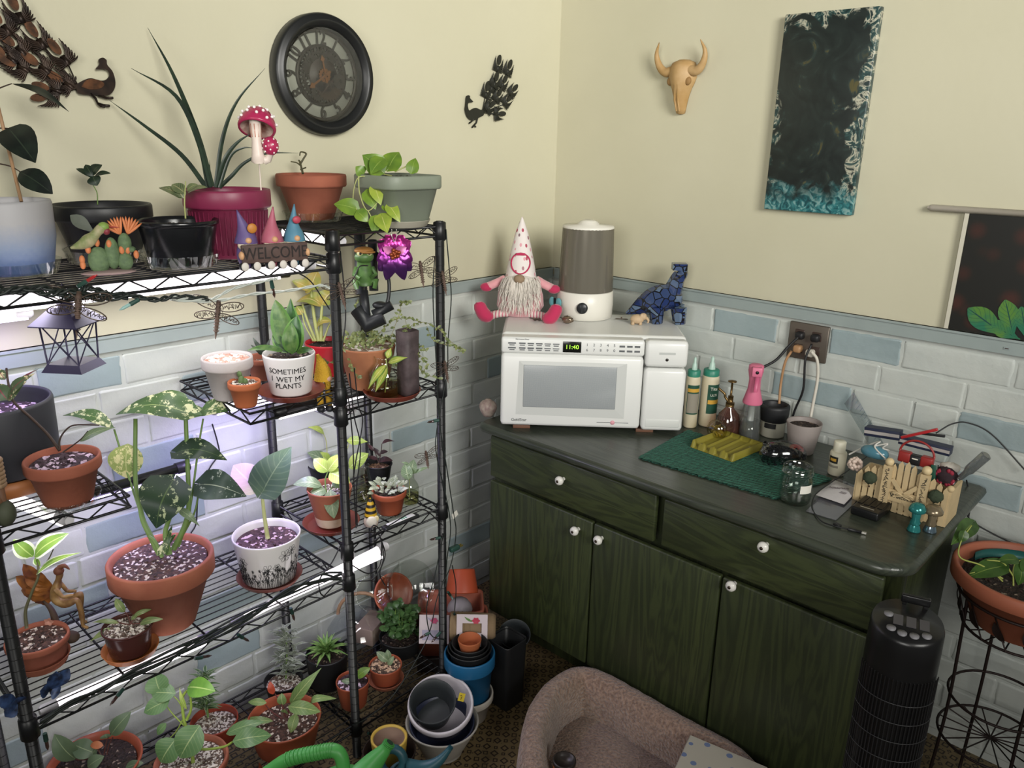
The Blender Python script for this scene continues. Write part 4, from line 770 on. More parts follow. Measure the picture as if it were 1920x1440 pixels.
# keep the back corner clear of the left wall
mw = thing('microwave', 'white countertop microwave showing 11:40 in the corner of the cabinet', 'microwave', A, az)
m_mww = M('white_appliance_plastic', '#dddedb', .3); m_mwd = M('grey_print', '#8a8c8c', .5)
s = MB(); s.box((MW/2, MD/2+.02, MH/2), (MW, MD-.04, MH), 0, bev=.012); s.build('case', m_mww, mw)
s = MB(); dw = MW*.768; s.box((dw/2, .012, MH*.415), (dw-.003, .05, MH*.80), 0, bev=.012)
s.build('door', m_mww, mw); 
s = MB(); wl_, wr_, wb, wt_ = .125*MW, .625*MW, .235*MH, .70*MH
fr = [(wl_-.022, wb-.026), (wr_+.03, wb-.03), (wr_+.03, wt_+.012), (wl_-.014, wt_+.012)]; inn = [(wl_, wb), (wr_, wb), (wr_, wt_), (wl_, wt_)]
s.add([(x, -.0135, z) for x, z in fr]+[(x, -.0155, z) for x, z in inn], [(i, (i+1) % 4, 4+(i+1) % 4, 4+i) for i in range(4)], 0, False); s.build('window_frame', M('white_inner_bezel', '#c6c8c5', .35), mw)
m_win, n, b = base('grey_mesh_window'); ob = n('ShaderNodeTexCoord').outputs['Object']; v = n('ShaderNodeTexVoronoi', {'Vector': ob, 'Scale': 420.0, 'Randomness': .2}).outputs[0]
n.l.new(n.ramp(v, [(.3, '#8f9496'), (.6, '#a2a6a8')]), b.inputs['Base Color']); b.inputs['Roughness'].default_value = .25
s = MB(); s.box(((wl_+wr_)/2, -.0145, (wb+wt_)/2), (wr_-wl_, .004, wt_-wb), 0, bev=.0018); s.build('window', m_win, mw)
pz0 = .825*MH; s = MB(); s.box((dw/2, .012, MH*.905), (dw-.003, .05, MH*.175), 0, bev=.008); s.build('control_panel', m_mww, mw)
s = MB(); dx = .333*MW; s.box((dx+.027, -.0125, MH*.905), (.056, .006, MH*.115), 0, bev=.001); s.build('display', M('black_display', '#141614', .2), mw)
s = MB(); s.text('11:40', .019, (dx+.027, -.0158, MH*.905), (1, 0, 0), (0, 0, 1), ext=.0002, sx=1.0); s.build('clock_digits', M('lit_green_digits', '#9be13a', .5, emit='#9be13a', es=1.6), mw, label='lit green digits 11:40')
s = MB(); s.text('Microwave Oven', .006, (.115*MW, -.0133, MH*.972), (1, 0, 0), (0, 0, 1)); R = random.Random(1)
for i, x in enumerate((.06, .115, .16, .205, .25, .295)):
    for z in (.93, .88): s.box((x*MW, -.0132, MH*z), (.020 if i else .024, .0006, .0045 if i < 4 else .003)); s.box((x*MW, -.0132, MH*z-.006), (.016, .0006, .003))
for r_, row in enumerate(('12345', '67890')):
    for i, ch in enumerate(row): s.text(ch, .012, ((.46+.036*i)*MW, -.0133, MH*(.932-.055*r_)), (1, 0, 0), (0, 0, 1))
for i in range(3):
    for z in (.925, .875): s.box(((.645+.04*i)*MW, -.0132, MH*z), (.017, .0006, .006))
s.text('GoldStar', .0135, (.105*MW, -.0136, MH*.085), (1, 0, 0), (0, 0, 1)); s.box((.57*MW, -.0132, MH*.085), (.045, .0006, .002)); s.box((.66*MW, -.0132, MH*.085), (.05, .0006, .0015)); s.build('printed_markings', M('dark_grey_print', '#5f6264', .5), mw, label='small grey printed buttons and maker name')
s = MB(); s.lathe([(.0004, .0142), (.007, .0142), (.0072, .0125)], 20, c=(.617*MW, 0, MH*.085), R=Mx.Rotation(rad(90), 3, 'X')); s.build('pink_emblem', M('pink_print', '#d89aa4', .5), mw)
s = MB(); s.box(((dw+MW)/2, .012, MH*.35), (MW-dw-.004, .05, MH*.69), 0, bev=.012); s.build('side_compartment_door', m_mww, mw)
s = MB(); s.box(((dw+MW)/2, .012, MH*.85), (MW-dw-.004, .05, MH*.285), 0, bev=.012); s.build('side_compartment_lid', m_mww, mw)
s = MB(); s.box((.886*MW, -.0135, MH*.862), (.05, .0006, .007), 0); s.build('raised_badge', M('pale_grey_badge', '#b9bcb9', .4), mw)
s = MB(); s.lathe([(.0004, .0142), (.0045, .0145), (.005, .0125)], 16, c=(.886*MW, 0, MH*.795), R=Mx.Rotation(rad(90), 3, 'X')); s.build('sensor_eye', M('dark_lens', '#2a2622', .2), mw)
s = MB(); s.box((.886*MW, .012, .028), (.11, .052, .03), 0, bev=.004); s.build('drip_tray', M('white_tray', '#cfd1cd', .35), mw)
def mp_(x, y, z=0): return A+wx*x+wy*y+V((0, 0, z))
for i, (fx, lab) in enumerate(((.12, 'small brown wooden block under the left front of the microwave'), (.8, 'small brown wooden block under the right front of the microwave'))):
    s = MB(); s.box((0, 0, .0055), (.055, .04, .011), 0, bev=.001); p = mp_(fx*MW, .03); o = s.build('wooden_block', M('brown_wood_scrap', '#6b4a38', .6, var=.25), loc=(p.x, p.y, CT)); o.rotation_euler = (0, 0, az); tag(o, lab, 'wooden block', 'wooden blocks under the microwave')
s = MB(); 
s.box((MW/2, .3, -.006), (MW*.8, .03, .012))
s.build('rear_foot', m_blk, mw)
MT = A.z+MH
def onmw(x, y): return Z(x, y, MT+.001)
# humidifier
p = onmw(1095, 603); p = p+hdir(p)*50*S(p); k = S(p); HH = up_at(1100, 412, p).z-p.z; hb = HH*.285
hu = thing('humidifier', 'round humidifier with a smoky tank and white base on the microwave', 'humidifier', p, az-rad(8))
s = MB(); s.lathe([(.0005, 0), (47*k, 0), (51*k, .003), (52*k, hb*.5), (51*k, hb-.003), (49*k, hb), (.0005, hb)], 48); s.build('base', M('white_humidifier_plastic', '#dcd9cf', .35), hu)
s = MB(); s.lathe([(50.5*k, hb+.001), (46.6*k, HH*.925)], 48); s.lathe([(49.0*k, hb+.001), (45*k, HH*.925)], 48)
m_tank, n, b = base('smoky_grey_tank'); b.inputs['Base Color'].default_value = lin('#a09a8c'); b.inputs['Roughness'].default_value = .16; b.inputs['Metallic'].default_value = .35
o_ = [q for q in n.n if q.type == 'OUTPUT_MATERIAL'][0]; tr = n('ShaderNodeBsdfTransparent', {'Color': lin('#8a8272')}); n.l.new(n('ShaderNodeMixShader', {0: .5, 1: tr.outputs[0], 2: b.outputs[0]}).outputs[0], o_.inputs[0]); s.build('water_tank', m_tank, hu)
s = MB(); s.lathe([(46.4*k, HH*.915), (47*k, HH*.93), (46*k, HH*.945), (20*k, HH*.955), (19*k, HH*.97), (17*k, HH*.972), (16*k, HH*.985), (9*k, HH), (.0005, HH)], 40); s.build('lid', MC['white_humidifier_plastic'], hu)
Rf = Mx.Rotation(rad(90), 3, 'X'); s = MB(); s.lathe([(10*k, 51*k), (10*k, 56*k), (8.5*k, 57.5*k), (.0005, 57.5*k)], 24, c=(0, 0, hb*.5), R=Rf); s.box((0, -57.8*k, hb*.5), (2*k, 1*k, 17*k)); s.build('dial_knob', M('black_dial', '#1e2022', .35), hu)
s = MB(); s.tube([(-.006, 0, HH*.35), (-.006, 0, HH*.9)], .004, 8); s.build('inner_tube', M('tank_tube', '#b9b29f', .4), hu)
# gnome plush
p = onmw(975, 592); p = p+hdir(p)*.03; k = S(p); gn = thing('gnome_plush', 'sitting pink gnome plush with a tall patterned hat and white beard on the microwave', 'plush toy', p, az-rad(2)); gn.scale = (1, 1, .83); m_pk = M('pink_plush', '#d99aa0', .9, sheen=.4, bump=.3, bs=200); m_hp = M('hot_pink_felt', '#b22a52', .9, sheen=.3)
s = MB(); s.lathe([(.0005, 0), (34*k, .002), (44*k, 20*k), (42*k, 45*k), (34*k, 75*k), (22*k, 92*k), (.0005, 96*k)], 32); s.build('body', m_pk, gn)
m_hat, n, b = base('white_tree_print_cloth'); ob = n('ShaderNodeTexCoord').outputs['Object']; v = n('ShaderNodeTexVoronoi', {'Vector': n('ShaderNodeMapping', {'Vector': ob, 'Scale': (1, 1, .5)}).outputs[0], 'Scale': 62.0}); d_ = v.outputs[0]; cc_ = n('ShaderNodeSeparateColor', {0: v.outputs['Color']}).outputs[0]
n.l.new(n.mix(n.math('LESS_THAN', d_, .26), lin('#ded6d2'), n.ramp(cc_, [(.3, '#a84a5c'), (.5, '#6a5a5c'), (.7, '#d59aa4')])), b.inputs['Base Color']); b.inputs['Roughness'].default_value = .85
s = MB(); s.lathe([(29*k, 84*k), (28*k, 90*k), (25*k, 110*k), (19*k, 145*k), (12*k, 180*k), (6*k, 200*k), (1.5*k, 214*k), (.0004, 216*k)], 28); ht = s.build('hat', m_hat, gn)
s = MB(); ring = [(17*k*cos(a), -32*k-4*k*cos(a*1), 118*k+22*k*sin(a)) for a in [2*pi*i/24 for i in range(24)]]; s.tube([(x, -math.sqrt(max(1e-9, (25*k-(z-110*k)*.17)**2-x*x))-.001, z) for x, y, z in ring], 1.6*k, 6, closed=True); s.box((0, -22*k, 138*k), (16*k, 3*k, 5*k), 0); s.build('wreath_badge', m_hp, ht)
s = MB(); R = random.Random(6)
s.lathe([(.0005, 18*k), (12*k, 22*k), (26*k, 45*k), (30*k, 68*k), (26*k, 86*k), (12*k, 92*k)], 20, c=(0, -20*k, 0)); 
for i in range(900):
    a = R.uniform(-pi*.98, -.02); z = R.uniform(30, 90)*k; rr = (16+R.random()*18)*k; b0 = V((rr*cos(a), -18*k+rr*.9*sin(a), z)); s.tube([b0, b0+V((cos(a)*5*k, sin(a)*6*k, -10*k)), b0+V((cos(a)*6*k+R.uniform(-3, 3)*k, sin(a)*5*k, -24*k))], [.8*k, .7*k, .15*k], 4)
s.build('beard', M('white_fluffy_fur', '#d9d2c8', 1.0, sheen=.5), gn); s = MB(); s.ell((0, -44*k, 88*k), (10*k, 9*k, 10*k)); s.build('nose', M('tan_felt_nose', '#8f7a62', .9), gn)
for q in (-1, 1):
    arm = MB(); arm.tube(curve([(q*28*k, -4*k, 80*k), (q*42*k, -10*k, 72*k), (q*58*k, -14*k, 64*k)], 4), [9*k]*9, 12); ao = arm.build('arm', m_pk, gn); h_ = MB(); h_.ell((q*62*k, -15*k, 62*k), (12*k, 9*k, 10*k)); h_.build('mitten', m_hp, ao)
    m_str, n, b = base('striped_leg_cloth%d' % q); ob = n('ShaderNodeTexCoord').outputs['Object']; xx = n('ShaderNodeSeparateXYZ', {0: ob}).outputs[0]; n.l.new(n.ramp(n.math('FRACT', n.math('MULTIPLY', xx, 95.0)), [(0, '#dccfc8'), (.55, '#8d3a52'), (.7, '#d98a98')], 'CONSTANT'), b.inputs['Base Color']); b.inputs['Roughness'].default_value = .9
    lg = MB(); lg.tube(curve([(q*20*k, -24*k, 8*k), (q*40*k, -34*k, 7*k), (q*54*k, -58*k, 6*k)], 4), 8.5*k, 12); lo = lg.build('leg', m_str, gn)
    bt = MB(); bt.tube(curve([(q*48*k, -58*k, 8*k), (q*58*k, -64*k, 10*k), (q*66*k, -66*k, 24*k), (q*70*k, -66*k, 40*k)], 4), [8*k, 11*k, 13*k, 14*k, 14*k, 13.5*k, 13*k, 12.5*k, 12*k, 12*k, 11*k, 10*k, 5*k], 14); bt.build('boot', m_hp, lo)
p = onmw(1040, 596); o = MB(); k = S(p)
for q in (-1, 1):
    o.ell((q*8*k, 0, 30*k), (7*k, 2*k, 9*k)); o.ell((q*6*k, 0, 18*k), (5*k, 2*k, 6*k))
o.tube([(0, 0, 0), (0, -2*k, 38*k)], 2*k, 8, 1); tag(o.build('butterfly_clip', [M('teal_cloth', '#5f9aa0', .8), m_blk], loc=p), 'teal butterfly clip between the gnome plush and the humidifier', 'butterfly clip')
# small trinkets on the microwave
def dragonfly(label, p, k, flat=True, group=None, rot=None, mat=None):
    t = thing('dragonfly_ornament', label, 'ornament', p, group=group, rot=rot or (0, 0, 0)); m1 = M('copper_wire', '#4f433a', .45, metal=.5); b_ = MB()
    b_.tube([(0, 0, .026*k), (0, 0, .02*k), (0, 0, 0), (0, 0, -.03*k), (0, 0, -.046*k)], [.003*k, .0042*k, .0038*k, .0028*k, .0008*k], 8)
    for i in range(9): z = .018*k-.006*k*i; b_.tube([(0.0044*k*cos(2*pi*j/10), .0044*k*sin(2*pi*j/10), z) for j in range(10)], .0009*k, 4, closed=True)
    b_.build('body', mat or M('brown_bead_body', '#6a574d', .5, var=.4), t)
    for q in (-1, 1):
        for z, an, L in ((.012*k, .35, .042*k), (.002*k, -.25, .036*k)):
            w_ = MB(); c_ = V((q*L*.55*cos(an), -.003*k, z+L*.55*sin(an))); ax = V((q*cos(an), 0, sin(an))); ay = V((-sin(an)*q, 0, cos(an)))
            w_.tube([c_+ax*L*.5*cos(2*pi*j/20)+ay*L*.2*sin(2*pi*j/20) for j in range(20)], .0009*k, 5, closed=True)
            R = random.Random(int(an*100)+q)
            for j in range(5): w_.tube([c_+ax*L*(-.4+.18*j)+ay*L*.13*R.uniform(-1, 1)+ax*L*.08*cos(2*pi*e/8)+ay*L*.06*sin(2*pi*e/8) for e in range(8)], .0006*k, 4, closed=True)
            w_.tube([V((0, 0, z)), c_-ax*L*.5], .0009*k, 5); w_.build('wing', m1, t)
    return t
p = onmw(1165, 600); dragonfly('flat wire dragonfly lying beside the humidifier on the microwave', p+V((0, 0, .006)), .55, rot=(rad(85), 0, .6))
p = onmw(1006, 601); dragonfly('flat wire dragonfly lying at the feet of the gnome plush', p+V((0, 0, .006)), .6, rot=(rad(85), 0, -.4))
s = MB(); p = onmw(1064, 606); R = random.Random(3); s.ell((0, 0, .012), (.022, .014, .012), 0, 14, 8); s.v = [q+V((R.uniform(-1, 1), R.uniform(-1, 1), R.uniform(-1, 1)))*.0025 for q in s.v]; tag(s.build('wrapped_candy', M('crinkled_foil', '#8d7d6c', .2, metal=.7, bump=.6), loc=p), 'crinkled foil wrapped sweet before the humidifier', 'sweet')
# stained glass dinosaur
p = onmw(1235, 606); p = p+hdir(p)*.025; k = S(p); di = thing('stained_glass_dinosaur', 'blue stained glass long necked animal figurine at the right of the microwave', 'figurine', p, az)
m_sg, n, b = base('blue_stained_glass'); ob = n('ShaderNodeTexCoord').outputs['Object']; v = n('ShaderNodeTexVoronoi', {'Vector': ob, 'Scale': 36.0}); ve = n('ShaderNodeTexVoronoi', {'Vector': ob, 'Scale': 36.0}, feature='DISTANCE_TO_EDGE').outputs[0]
c1 = n.ramp(n('ShaderNodeSeparateColor', {0: v.outputs['Color']}).outputs[0], [(.2, '#22315c'), (.5, '#4c5d78'), (.65, '#1b2857'), (.9, '#5d7088')]); n.l.new(n.mix(n.math('LESS_THAN', ve, .055), c1, lin('#15171b')), b.inputs['Base Color']); b.inputs['Roughness'].default_value = .15
s = MB(); s.tube(curve([(-62*k, 0, 14*k), (-35*k, 0, 28*k), (-8*k, 0, 42*k), (18*k, 0, 44*k), (36*k, 0, 34*k)], 5), [2*k, 5*k, 8*k, 11*k, 14*k, 17*k, 19*k, 21*k, 23*k, 24*k, 25*k, 26*k, 26*k, 26*k, 25*k, 23*k, 22*k, 20*k, 18*k, 14*k, 9*k], 10, smooth=False); s.build('body', m_sg, di)
s = MB(); s.tube(curve([(20*k, 0, 55*k), (28*k, 0, 80*k), (34*k, 0, 92*k), (30*k, 0, 98*k)], 4), [18*k, 17*k, 16*k, 15*k, 14*k, 13.5*k, 13*k, 13*k, 13*k, 12.5*k, 12*k, 11*k, 8*k], 8, smooth=False); s.box((30*k, 0, 104*k), (26*k, 22*k, 12*k)); s.build('neck', m_sg, di)
for x, y in ((-8, -14), (-8, 14), (34, -14), (34, 14)): s = MB(); s.tube([(x*k, y*k, 30*k), (x*k+3*k, y*k*1.15, 0)], [14*k, 10*k], 7, smooth=False); s.build('leg', m_sg, di)
p = onmw(1194, 608); k = S(p); s = MB(); s.ell((0, 0, 10*k), (13*k, 9*k, 9*k)); s.ell((11*k, 0, 15*k), (7*k, 6*k, 7*k)); s.tube(curve([(16*k, 0, 14*k), (21*k, 0, 8*k), (20*k, 0, 3*k)], 3), [3*k, 3*k, 2.6*k, 2.4*k, 2*k, 1.8*k, 1.6*k], 8); s.ell((8*k, -5*k, 16*k), (4*k, 1.5*k, 5*k))
for x, y in ((-8, -4), (-8, 4), (6, -4), (6, 4)): s.tube([(x*k, y*k, 8*k), (x*k, y*k, 0)], 3.2*k, 8)
o = s.build('elephant_figurine', M('pale_carved_stone', '#b89f80', .6), loc=p); o.rotation_euler = (0, 0, az); tag(o, 'small tan elephant figurine before the blue stained glass animal', 'figurine')
# ---------------------------------------------------------------- things on the cabinet top
def onc(x, y, hw=0):
    p = Z(x, y, CT+.001); return p+hdir(p)*hw*S(p)
def hgt(x, y, p): return up_at(x, y, p).z-p.z
p = onc(915, 781, 12); k = S(p); s = MB(); R = random.Random(2); s.ell((0, 0, 0), (18*k, 15*k, 17*k), 0, 20, 12); s.v = [q*(1+.06*sin(q.z*900)+R.uniform(-.02, .02))+V((0, 0, 13*k)) for q in s.v]; tag(s.build('sea_shell', M('speckled_shell', '#b3a596', .6, col2='#8d7470', vs=60), loc=p), 'speckled rounded sea shell at the left end of the cabinet', 'shell')
m_glue = M('cream_glue_bottle', '#c9bfa4', .45); m_tealcap = M('teal_cap', '#2f7d68', .4); m_glab = M('green_label', '#1f4a3a', .5); m_gy = M('yellow_label_band', '#c79a3c', .5); m_lw = M('label_print', '#e2dfd2', .6); m_lg = M('grey_label_text', '#8d877a', .6)
for (x, yb, yt, hw, lab, side) in ((1292, 803, 668, 13, 'cream glue bottle with a grey back label against the microwave', 1), (1324, 801, 667, 16, 'cream glue bottle with a dark green front label right of its twin', 0)):
    p = onc(x, yb, hw); k = S(p); h = hgt(x, yt, p); r_ = hw*k; t = thing('glue_bottle', lab, 'bottle', p, az, 'glue bottles beside the microwave')
    s = MB(); s.lathe([(.0005, 0), (r_*.93, 0), (r_, .004), (r_, h*.66), (r_*.95, h*.7), (r_*.9, h*.73), (r_*.8, h*.735)], 28); s.build('bottle_body', m_glue, t)
    s = MB(); s.lathe([(r_*.9, h*.73), (r_*.9, h*.81), (r_*.8, h*.82), (.0005, h*.82)], 24); s.build('cap', m_tealcap, t)
    s = MB(); s.lathe([(r_*.4, h*.82), (r_*.32, h*.9), (r_*.2, h*.92), (r_*.2, h*.98), (.0005, h)], 16); s.build('nozzle', M('clear_nozzle', '#a9c4b8', .3), t)
    s = MB(); a0, a1 = (-2.5, -.6) if side else (-2.0, .3); q = r_*1.01; s.lathe([(q, h*.2), (q, h*.62)], 20, 0, arc=(a0, a1)); s.lathe([(q*1.005, h*.22 if side else h*.34), (q*1.005, h*.5 if side else h*.4)], 20, 1, arc=(a0+.1, a1-.1)); s.lathe([(q*1.006, h*.52), (q*1.006, h*.57)], 20, 2, arc=(a0+.05, a1-.05))
    if not side: d = V((cos(-1.3), sin(-1.3), 0)); s.text('Tite', .015, d*q*1.02+V((0, 0, h*.56)), (-d.y*1, d.x, 0), (0, 0, 1), 3, bend=q); s.text('ULTI', .011, d*q*1.02+V((0, 0, h*.47)), (-d.y, d.x, 0), (0, 0, 1), 3, bend=q)
    s.build('label', [m_glab, m_lg if side else m_gy, m_gy if side else m_glab, m_lw], t)
# green knitted mat
m_knit, n, b = base('green_knitted_yarn'); ob = n('ShaderNodeTexCoord').outputs['Object']; wv = n('ShaderNodeTexWave', {'Vector': n('ShaderNodeMapping', {'Vector': ob, 'Rotation': (0, 0, .45)}).outputs[0], 'Scale': 34.0, 'Distortion': 3.0, 'Detail': 1.0, 'Detail Scale': 4.0}).outputs[0]
n.l.new(n.ramp(wv, [(.1, '#143a31'), (.6, '#2f6a58')]), b.inputs['Base Color']); b.inputs['Roughness'].default_value = .9; n.l.new(n('ShaderNodeBump', {'Height': wv, 'Strength': .8, 'Distance': .003}).outputs[0], b.inputs['Normal'])
q = [Z(x, y, CT) for x, y in ((1196, 860), (1290, 808), (1560, 900), (1455, 938))]; nx, ny = 40, 24; rows = []; R = random.Random(1)
top_, bot_ = [], []
for j in range(ny+1):
    r1 = []; 
    for i in range(nx+1):
        u_, v_ = i/nx, j/ny; p = q[0].lerp(q[3], u_).lerp(q[1].lerp(q[2], u_), v_); e = .003*sin(i*2.2) if j in (0, ny) else 0; dz = .005+R.uniform(-.0006, .0006)
        p = p+V((e, e, 0)); 
        if u_ > .9 and v_ < .2: dz += 0.0
        r1.append((p.x, p.y, CT+dz))
    rows.append(r1)
s = MB(); s.grid(rows); s.grid([[(x, y, CT+.0008) for x, y, z in r1] for r1 in rows]); o = s.build('knitted_mat', m_knit); tag(o, 'dark green knitted mat lying across the cabinet top', 'mat')
o = MB(); pts = [Z(x, y, CT) for x, y in ((1425, 925), (1466, 905), (1460, 943))]
# amber mister
p = onc(1362, 822, 20); k = S(p); h = hgt(1366, 712, p); t = thing('plant_mister', 'pinkish glass plant mister with a brass pump behind the spoon rest', 'plant mister', p, .3); m_br = M('aged_brass', '#6f5a38', .35, metal=.8)
s = MB(); r_ = 22*k; s.lathe([(.0005, 0), (r_*.9, 0), (r_, .005), (r_*1.0, h*.22), (r_*.85, h*.38), (r_*.35, h*.5), (r_*.32, h*.55)], 28); s.build('glass_body', clear('pink_glass', '#c9a294', .1, .05, .12, '#8a6258'), t)
s = MB(); s.tube([(0, 0, h*.53), (0, 0, h*.6)], 8*k, 16); s.tube([(0, 0, h*.6), (0, 0, h*.72)], 5*k, 12); s.tube([(0, 0, h*.72), (0, 0, h*.97)], 2*k, 8); s.lathe([(.0004, h*.965), (8*k, h*.97), (8*k, h*.985), (.0004, h)], 18); s.tube(curve([(-3*k, 0, h*.6), (-10*k, 0, h*.68), (-12*k, 0, h*.74), (-24*k, 0, h*.82)], 4), 2.4*k, 8); s.build('pump', m_br, t)
# pink sprayer
p = onc(1402, 830, 19); k = S(p); h = hgt(1410, 682, p); t = thing('spray_bottle', 'spray bottle with a pink trigger head and clear body behind the spoon rest', 'spray bottle', p, az-.15); m_pink = M('bubblegum_pink_plastic', '#cf6f8c', .4)
s = MB(); r_ = 19*k; s.lathe([(.0005, 0), (r_*.95, 0), (r_, .004), (r_*.92, h*.3), (r_*.75, h*.5)], 28); s.build('bottle_body', clear('clear_bottle', '#e2e4e2', .12, .08, .1, '#c4c8c6'), t)
s = MB(); s.lathe([(.0005, .003), (r_*.93, .004), (r_*.9, h*.26), (.0005, h*.26)], 24); s.build('water', clear('grey_water', '#9a9fa0', .1, .05, .1, '#6d7476'), t)
s = MB(); s.tube([(0, 0, .01), (0, 0, h*.5)], 6*k, 10); s.build('inner_tube', M('pale_tube', '#c9ccca', .4), t)
s = MB(); s.lathe([(r_*.9, h*.49), (r_*.95, h*.51), (r_*.6, h*.68), (r_*.55, h*.8), (r_*.72, h*.92), (r_*.7, h*.985), (r_*.5, h), (.0005, h)], 24); s.box((0, -12*k, h*.93), (18*k, 18*k, h*.12), 0, bev=.003); s.build('spray_head', m_pink, t)
s = MB(); s.tube([(2*k, -14*k, h*.88), (1*k, -20*k, h*.78), (0, -20*k, h*.68)], [5*k, 4.5*k, 4*k], 10); s.build('trigger', M('deep_pink_plastic', '#c25d7e', .4), t); s = MB(); s.lathe([(3*k, 21*k), (3*k, 22*k), (.0004, 22*k)], 12, c=(0, 0, h*.93), R=Rf); s.build('nozzle', m_blk, t)
# glass ornament with yellow flower
p = onc(1342, 826, 4); k = S(p); s = MB(); t = thing('glass_ornament', 'round clear glass ornament filled with yellow petals behind the spoon rest', 'ornament', p)
s.ell((0, 0, 20*k), (20*k, 14*k, 20*k)); s.build('glass_shell', clear('ornament_glass', '#e9e4c8', .12, .03), t); s = MB(); R = random.Random(4)
for i in range(34): d_ = V((R.uniform(-1, 1), R.uniform(-1, 1), R.uniform(-1, 1))).normalized(); s.leaf(V((0, 0, 20*k)), V((d_.x*15*k, d_.y*9*k, 20*k+d_.z*14*k)), 9*k, nl=5, nw=3)
s.build('petals', M('yellow_petals', '#a9952f', .6, var=.3), t)
# spoon rest
q = [Z(x, y, CT+.006) for x, y in ((1311, 843), (1392, 872), (1412, 836), (1338, 812))]; c_ = (q[0]+q[1]+q[2]+q[3])/4; ex = (q[1]-q[0]); Lx = ex.length; ex.normalize(); ey = V((-ex.y, ex.x, 0)); Ly = (q[3]-q[0]).length
t = thing('spoon_rest', 'olive yellow four slot spoon rest standing on the green knitted mat', 'spoon rest', (c_.x, c_.y, CT+.006), math.atan2(ex.y, ex.x)); m_yel = M('olive_yellow_silicone', '#857c2c', .5)
s = MB(); nx, ny = 61, 24; rows = []
for j in range(ny+1):
    r1 = []
    for i in range(nx+1):
        u_, v_ = i/nx, j/ny; x, y = (u_-.5)*Lx, (v_-.5)*Ly; edge = min(u_, 1-u_, (1-v_)*.7+.002) ; wall_ = .022 if edge < .035 else 0
        ch = abs(((u_-.035)/.93*4) % 1-.5)*2; z = max(wall_, .004+.006*max(0, (ch-.7)/.3)*(v_ > .06)+(.014 if (v_ < .10 and (u_*4) % 1 > .72 or v_ < .10 and (u_*4) % 1 < .28) else 0)+.006*v_); r1.append((x, y, z if 0 < i < nx and 0 < j < ny else 0))
    rows.append(r1)
s.grid(rows); s.box((0, 0, .001), (Lx*.99, Ly*.99, .002)); s.build('tray', m_yel, t)
# black cup, grey cup, glitter item
p = onc(1446, 822, 22); k = S(p); h = hgt(1446, 756, p); t = thing('black_topped_can', 'pale can with a black notched ashtray top below the outlet', 'can', p)
s = MB(); r_ = 24*k; s.lathe([(.0005, 0), (r_*.9, 0), (r_*.92, .003), (r_*.92, h*.5)], 28); s.lathe([(r_*.93, h*.3), (r_*.93, h*.46)], 16, 1, arc=(-1.9, -.9)); s.build('can_body', [M('pale_tin', '#a9a697', .45), M('black_can_label', '#222222', .5)], t)
s = MB(); r_ = 27*k; s.lathe([(r_*.86, h*.48), (r_*.93, h*.5), (r_, h*.9), (r_*.98, h*.97), (r_*.85, h), (r_*.8, h*.95), (r_*.7, h*.75), (.0005, h*.72)], 32); s.build('ashtray_top', M('black_rubber', '#202123', .5), t)
p = onc(1500, 855, 24); k = S(p); h = hgt(1506, 790, p); t = thing('grey_cup', 'grey tapered cup with a red tag right of the black topped can', 'cup', p)
s = MB(); r_ = 32*k; s.lathe([(.0005, 0), (r_*.66, 0), (r_*.7, .003), (r_, h-.003), (r_*.97, h), (r_*.92, h-.003), (r_*.7, h*.35), (.0005, h*.35)], 36); s.build('cup_body', M('grey_stoneware', '#8d8480', .5), t)
s = MB(); s.lathe([(.0005, h*.86), (r_*.85, h*.86)], 28); s.build('dark_contents', m_soild, t)
s = MB(); s.ell((3*k, -28*k, h*.25), (14*k, 3*k, 8*k), 0); s.build('red_tag', M('red_tag', '#a3231f', .4), t); s = MB(); s.box((8*k, -27*k, h*.08), (14*k, 4*k, 16*k), 0, bev=.002); s.build('cream_tag', m_glue, t)
q = [Z(x, y, CT) for x, y in ((1428, 850), (1470, 880), (1515, 858), (1462, 812))]; c_ = Z(1466, 866, CT+.012); k = S(c_); R = random.Random(21)
t = thing('glitter_pouch', 'clear pouch of black glitter leaning before the grey cup', 'pouch', c_, az)
s = MB()
for i in range(420):
    d_ = V((R.uniform(-1, 1), R.uniform(-1, 1), R.random())); p = V((d_.x*36*k, d_.y*20*k, d_.z*(36 if d_.x < 0 else 22)*k)); e = R.uniform(1.5, 3.4)*k; Rm = Mx.Rotation(R.uniform(0, 6), 3, V((R.random(), R.random(), R.random()+.1))); s.box(p, (e*2, e*1.6, e*.4), 0, R=Rm)
s.build('glitter', M('black_sequins', '#2b2c2f', .18, metal=.7), t); s = MB(); s.ell((0, 0, 16*k), (44*k, 26*k, 26*k), 0, 24, 12, z0=-.6); s.build('clear_bag', clear('pouch_film', '#d9dcde', .1, .08), t)
# mason jar
p = onc(1487, 950, 27); k = S(p); h = hgt(1490, 872, p); t = thing('mason_jar', 'empty clear glass canning jar with a paper label on the front of the mat', 'jar', p, -.4); r_ = 29*k
s = MB(); s.lathe([(.0005, .002), (r_*.85, 0), (r_*.97, .006), (r_, h*.2), (r_, h*.66), (r_*.93, h*.76), (r_*.93, h*.82), (r_*.99, h*.825), (r_*.99, h*.85), (r_*.93, h*.86), (r_*.94, h*.98), (r_*.92, h), (r_*.87, h*.98), (r_*.86, h*.8), (r_*.94, h*.64), (r_*.94, .01), (.0005, .008)], 40); s.build('glass_body', clear('jar_glass', '#e6ebe8', .10, .03), t)
s = MB(); s.lathe([(r_*1.01, h*.38), (r_*1.01, h*.6)], 10, arc=(-.5, .35)); s.build('paper_label', M('white_paper', '#d9d6cc', .7), t)
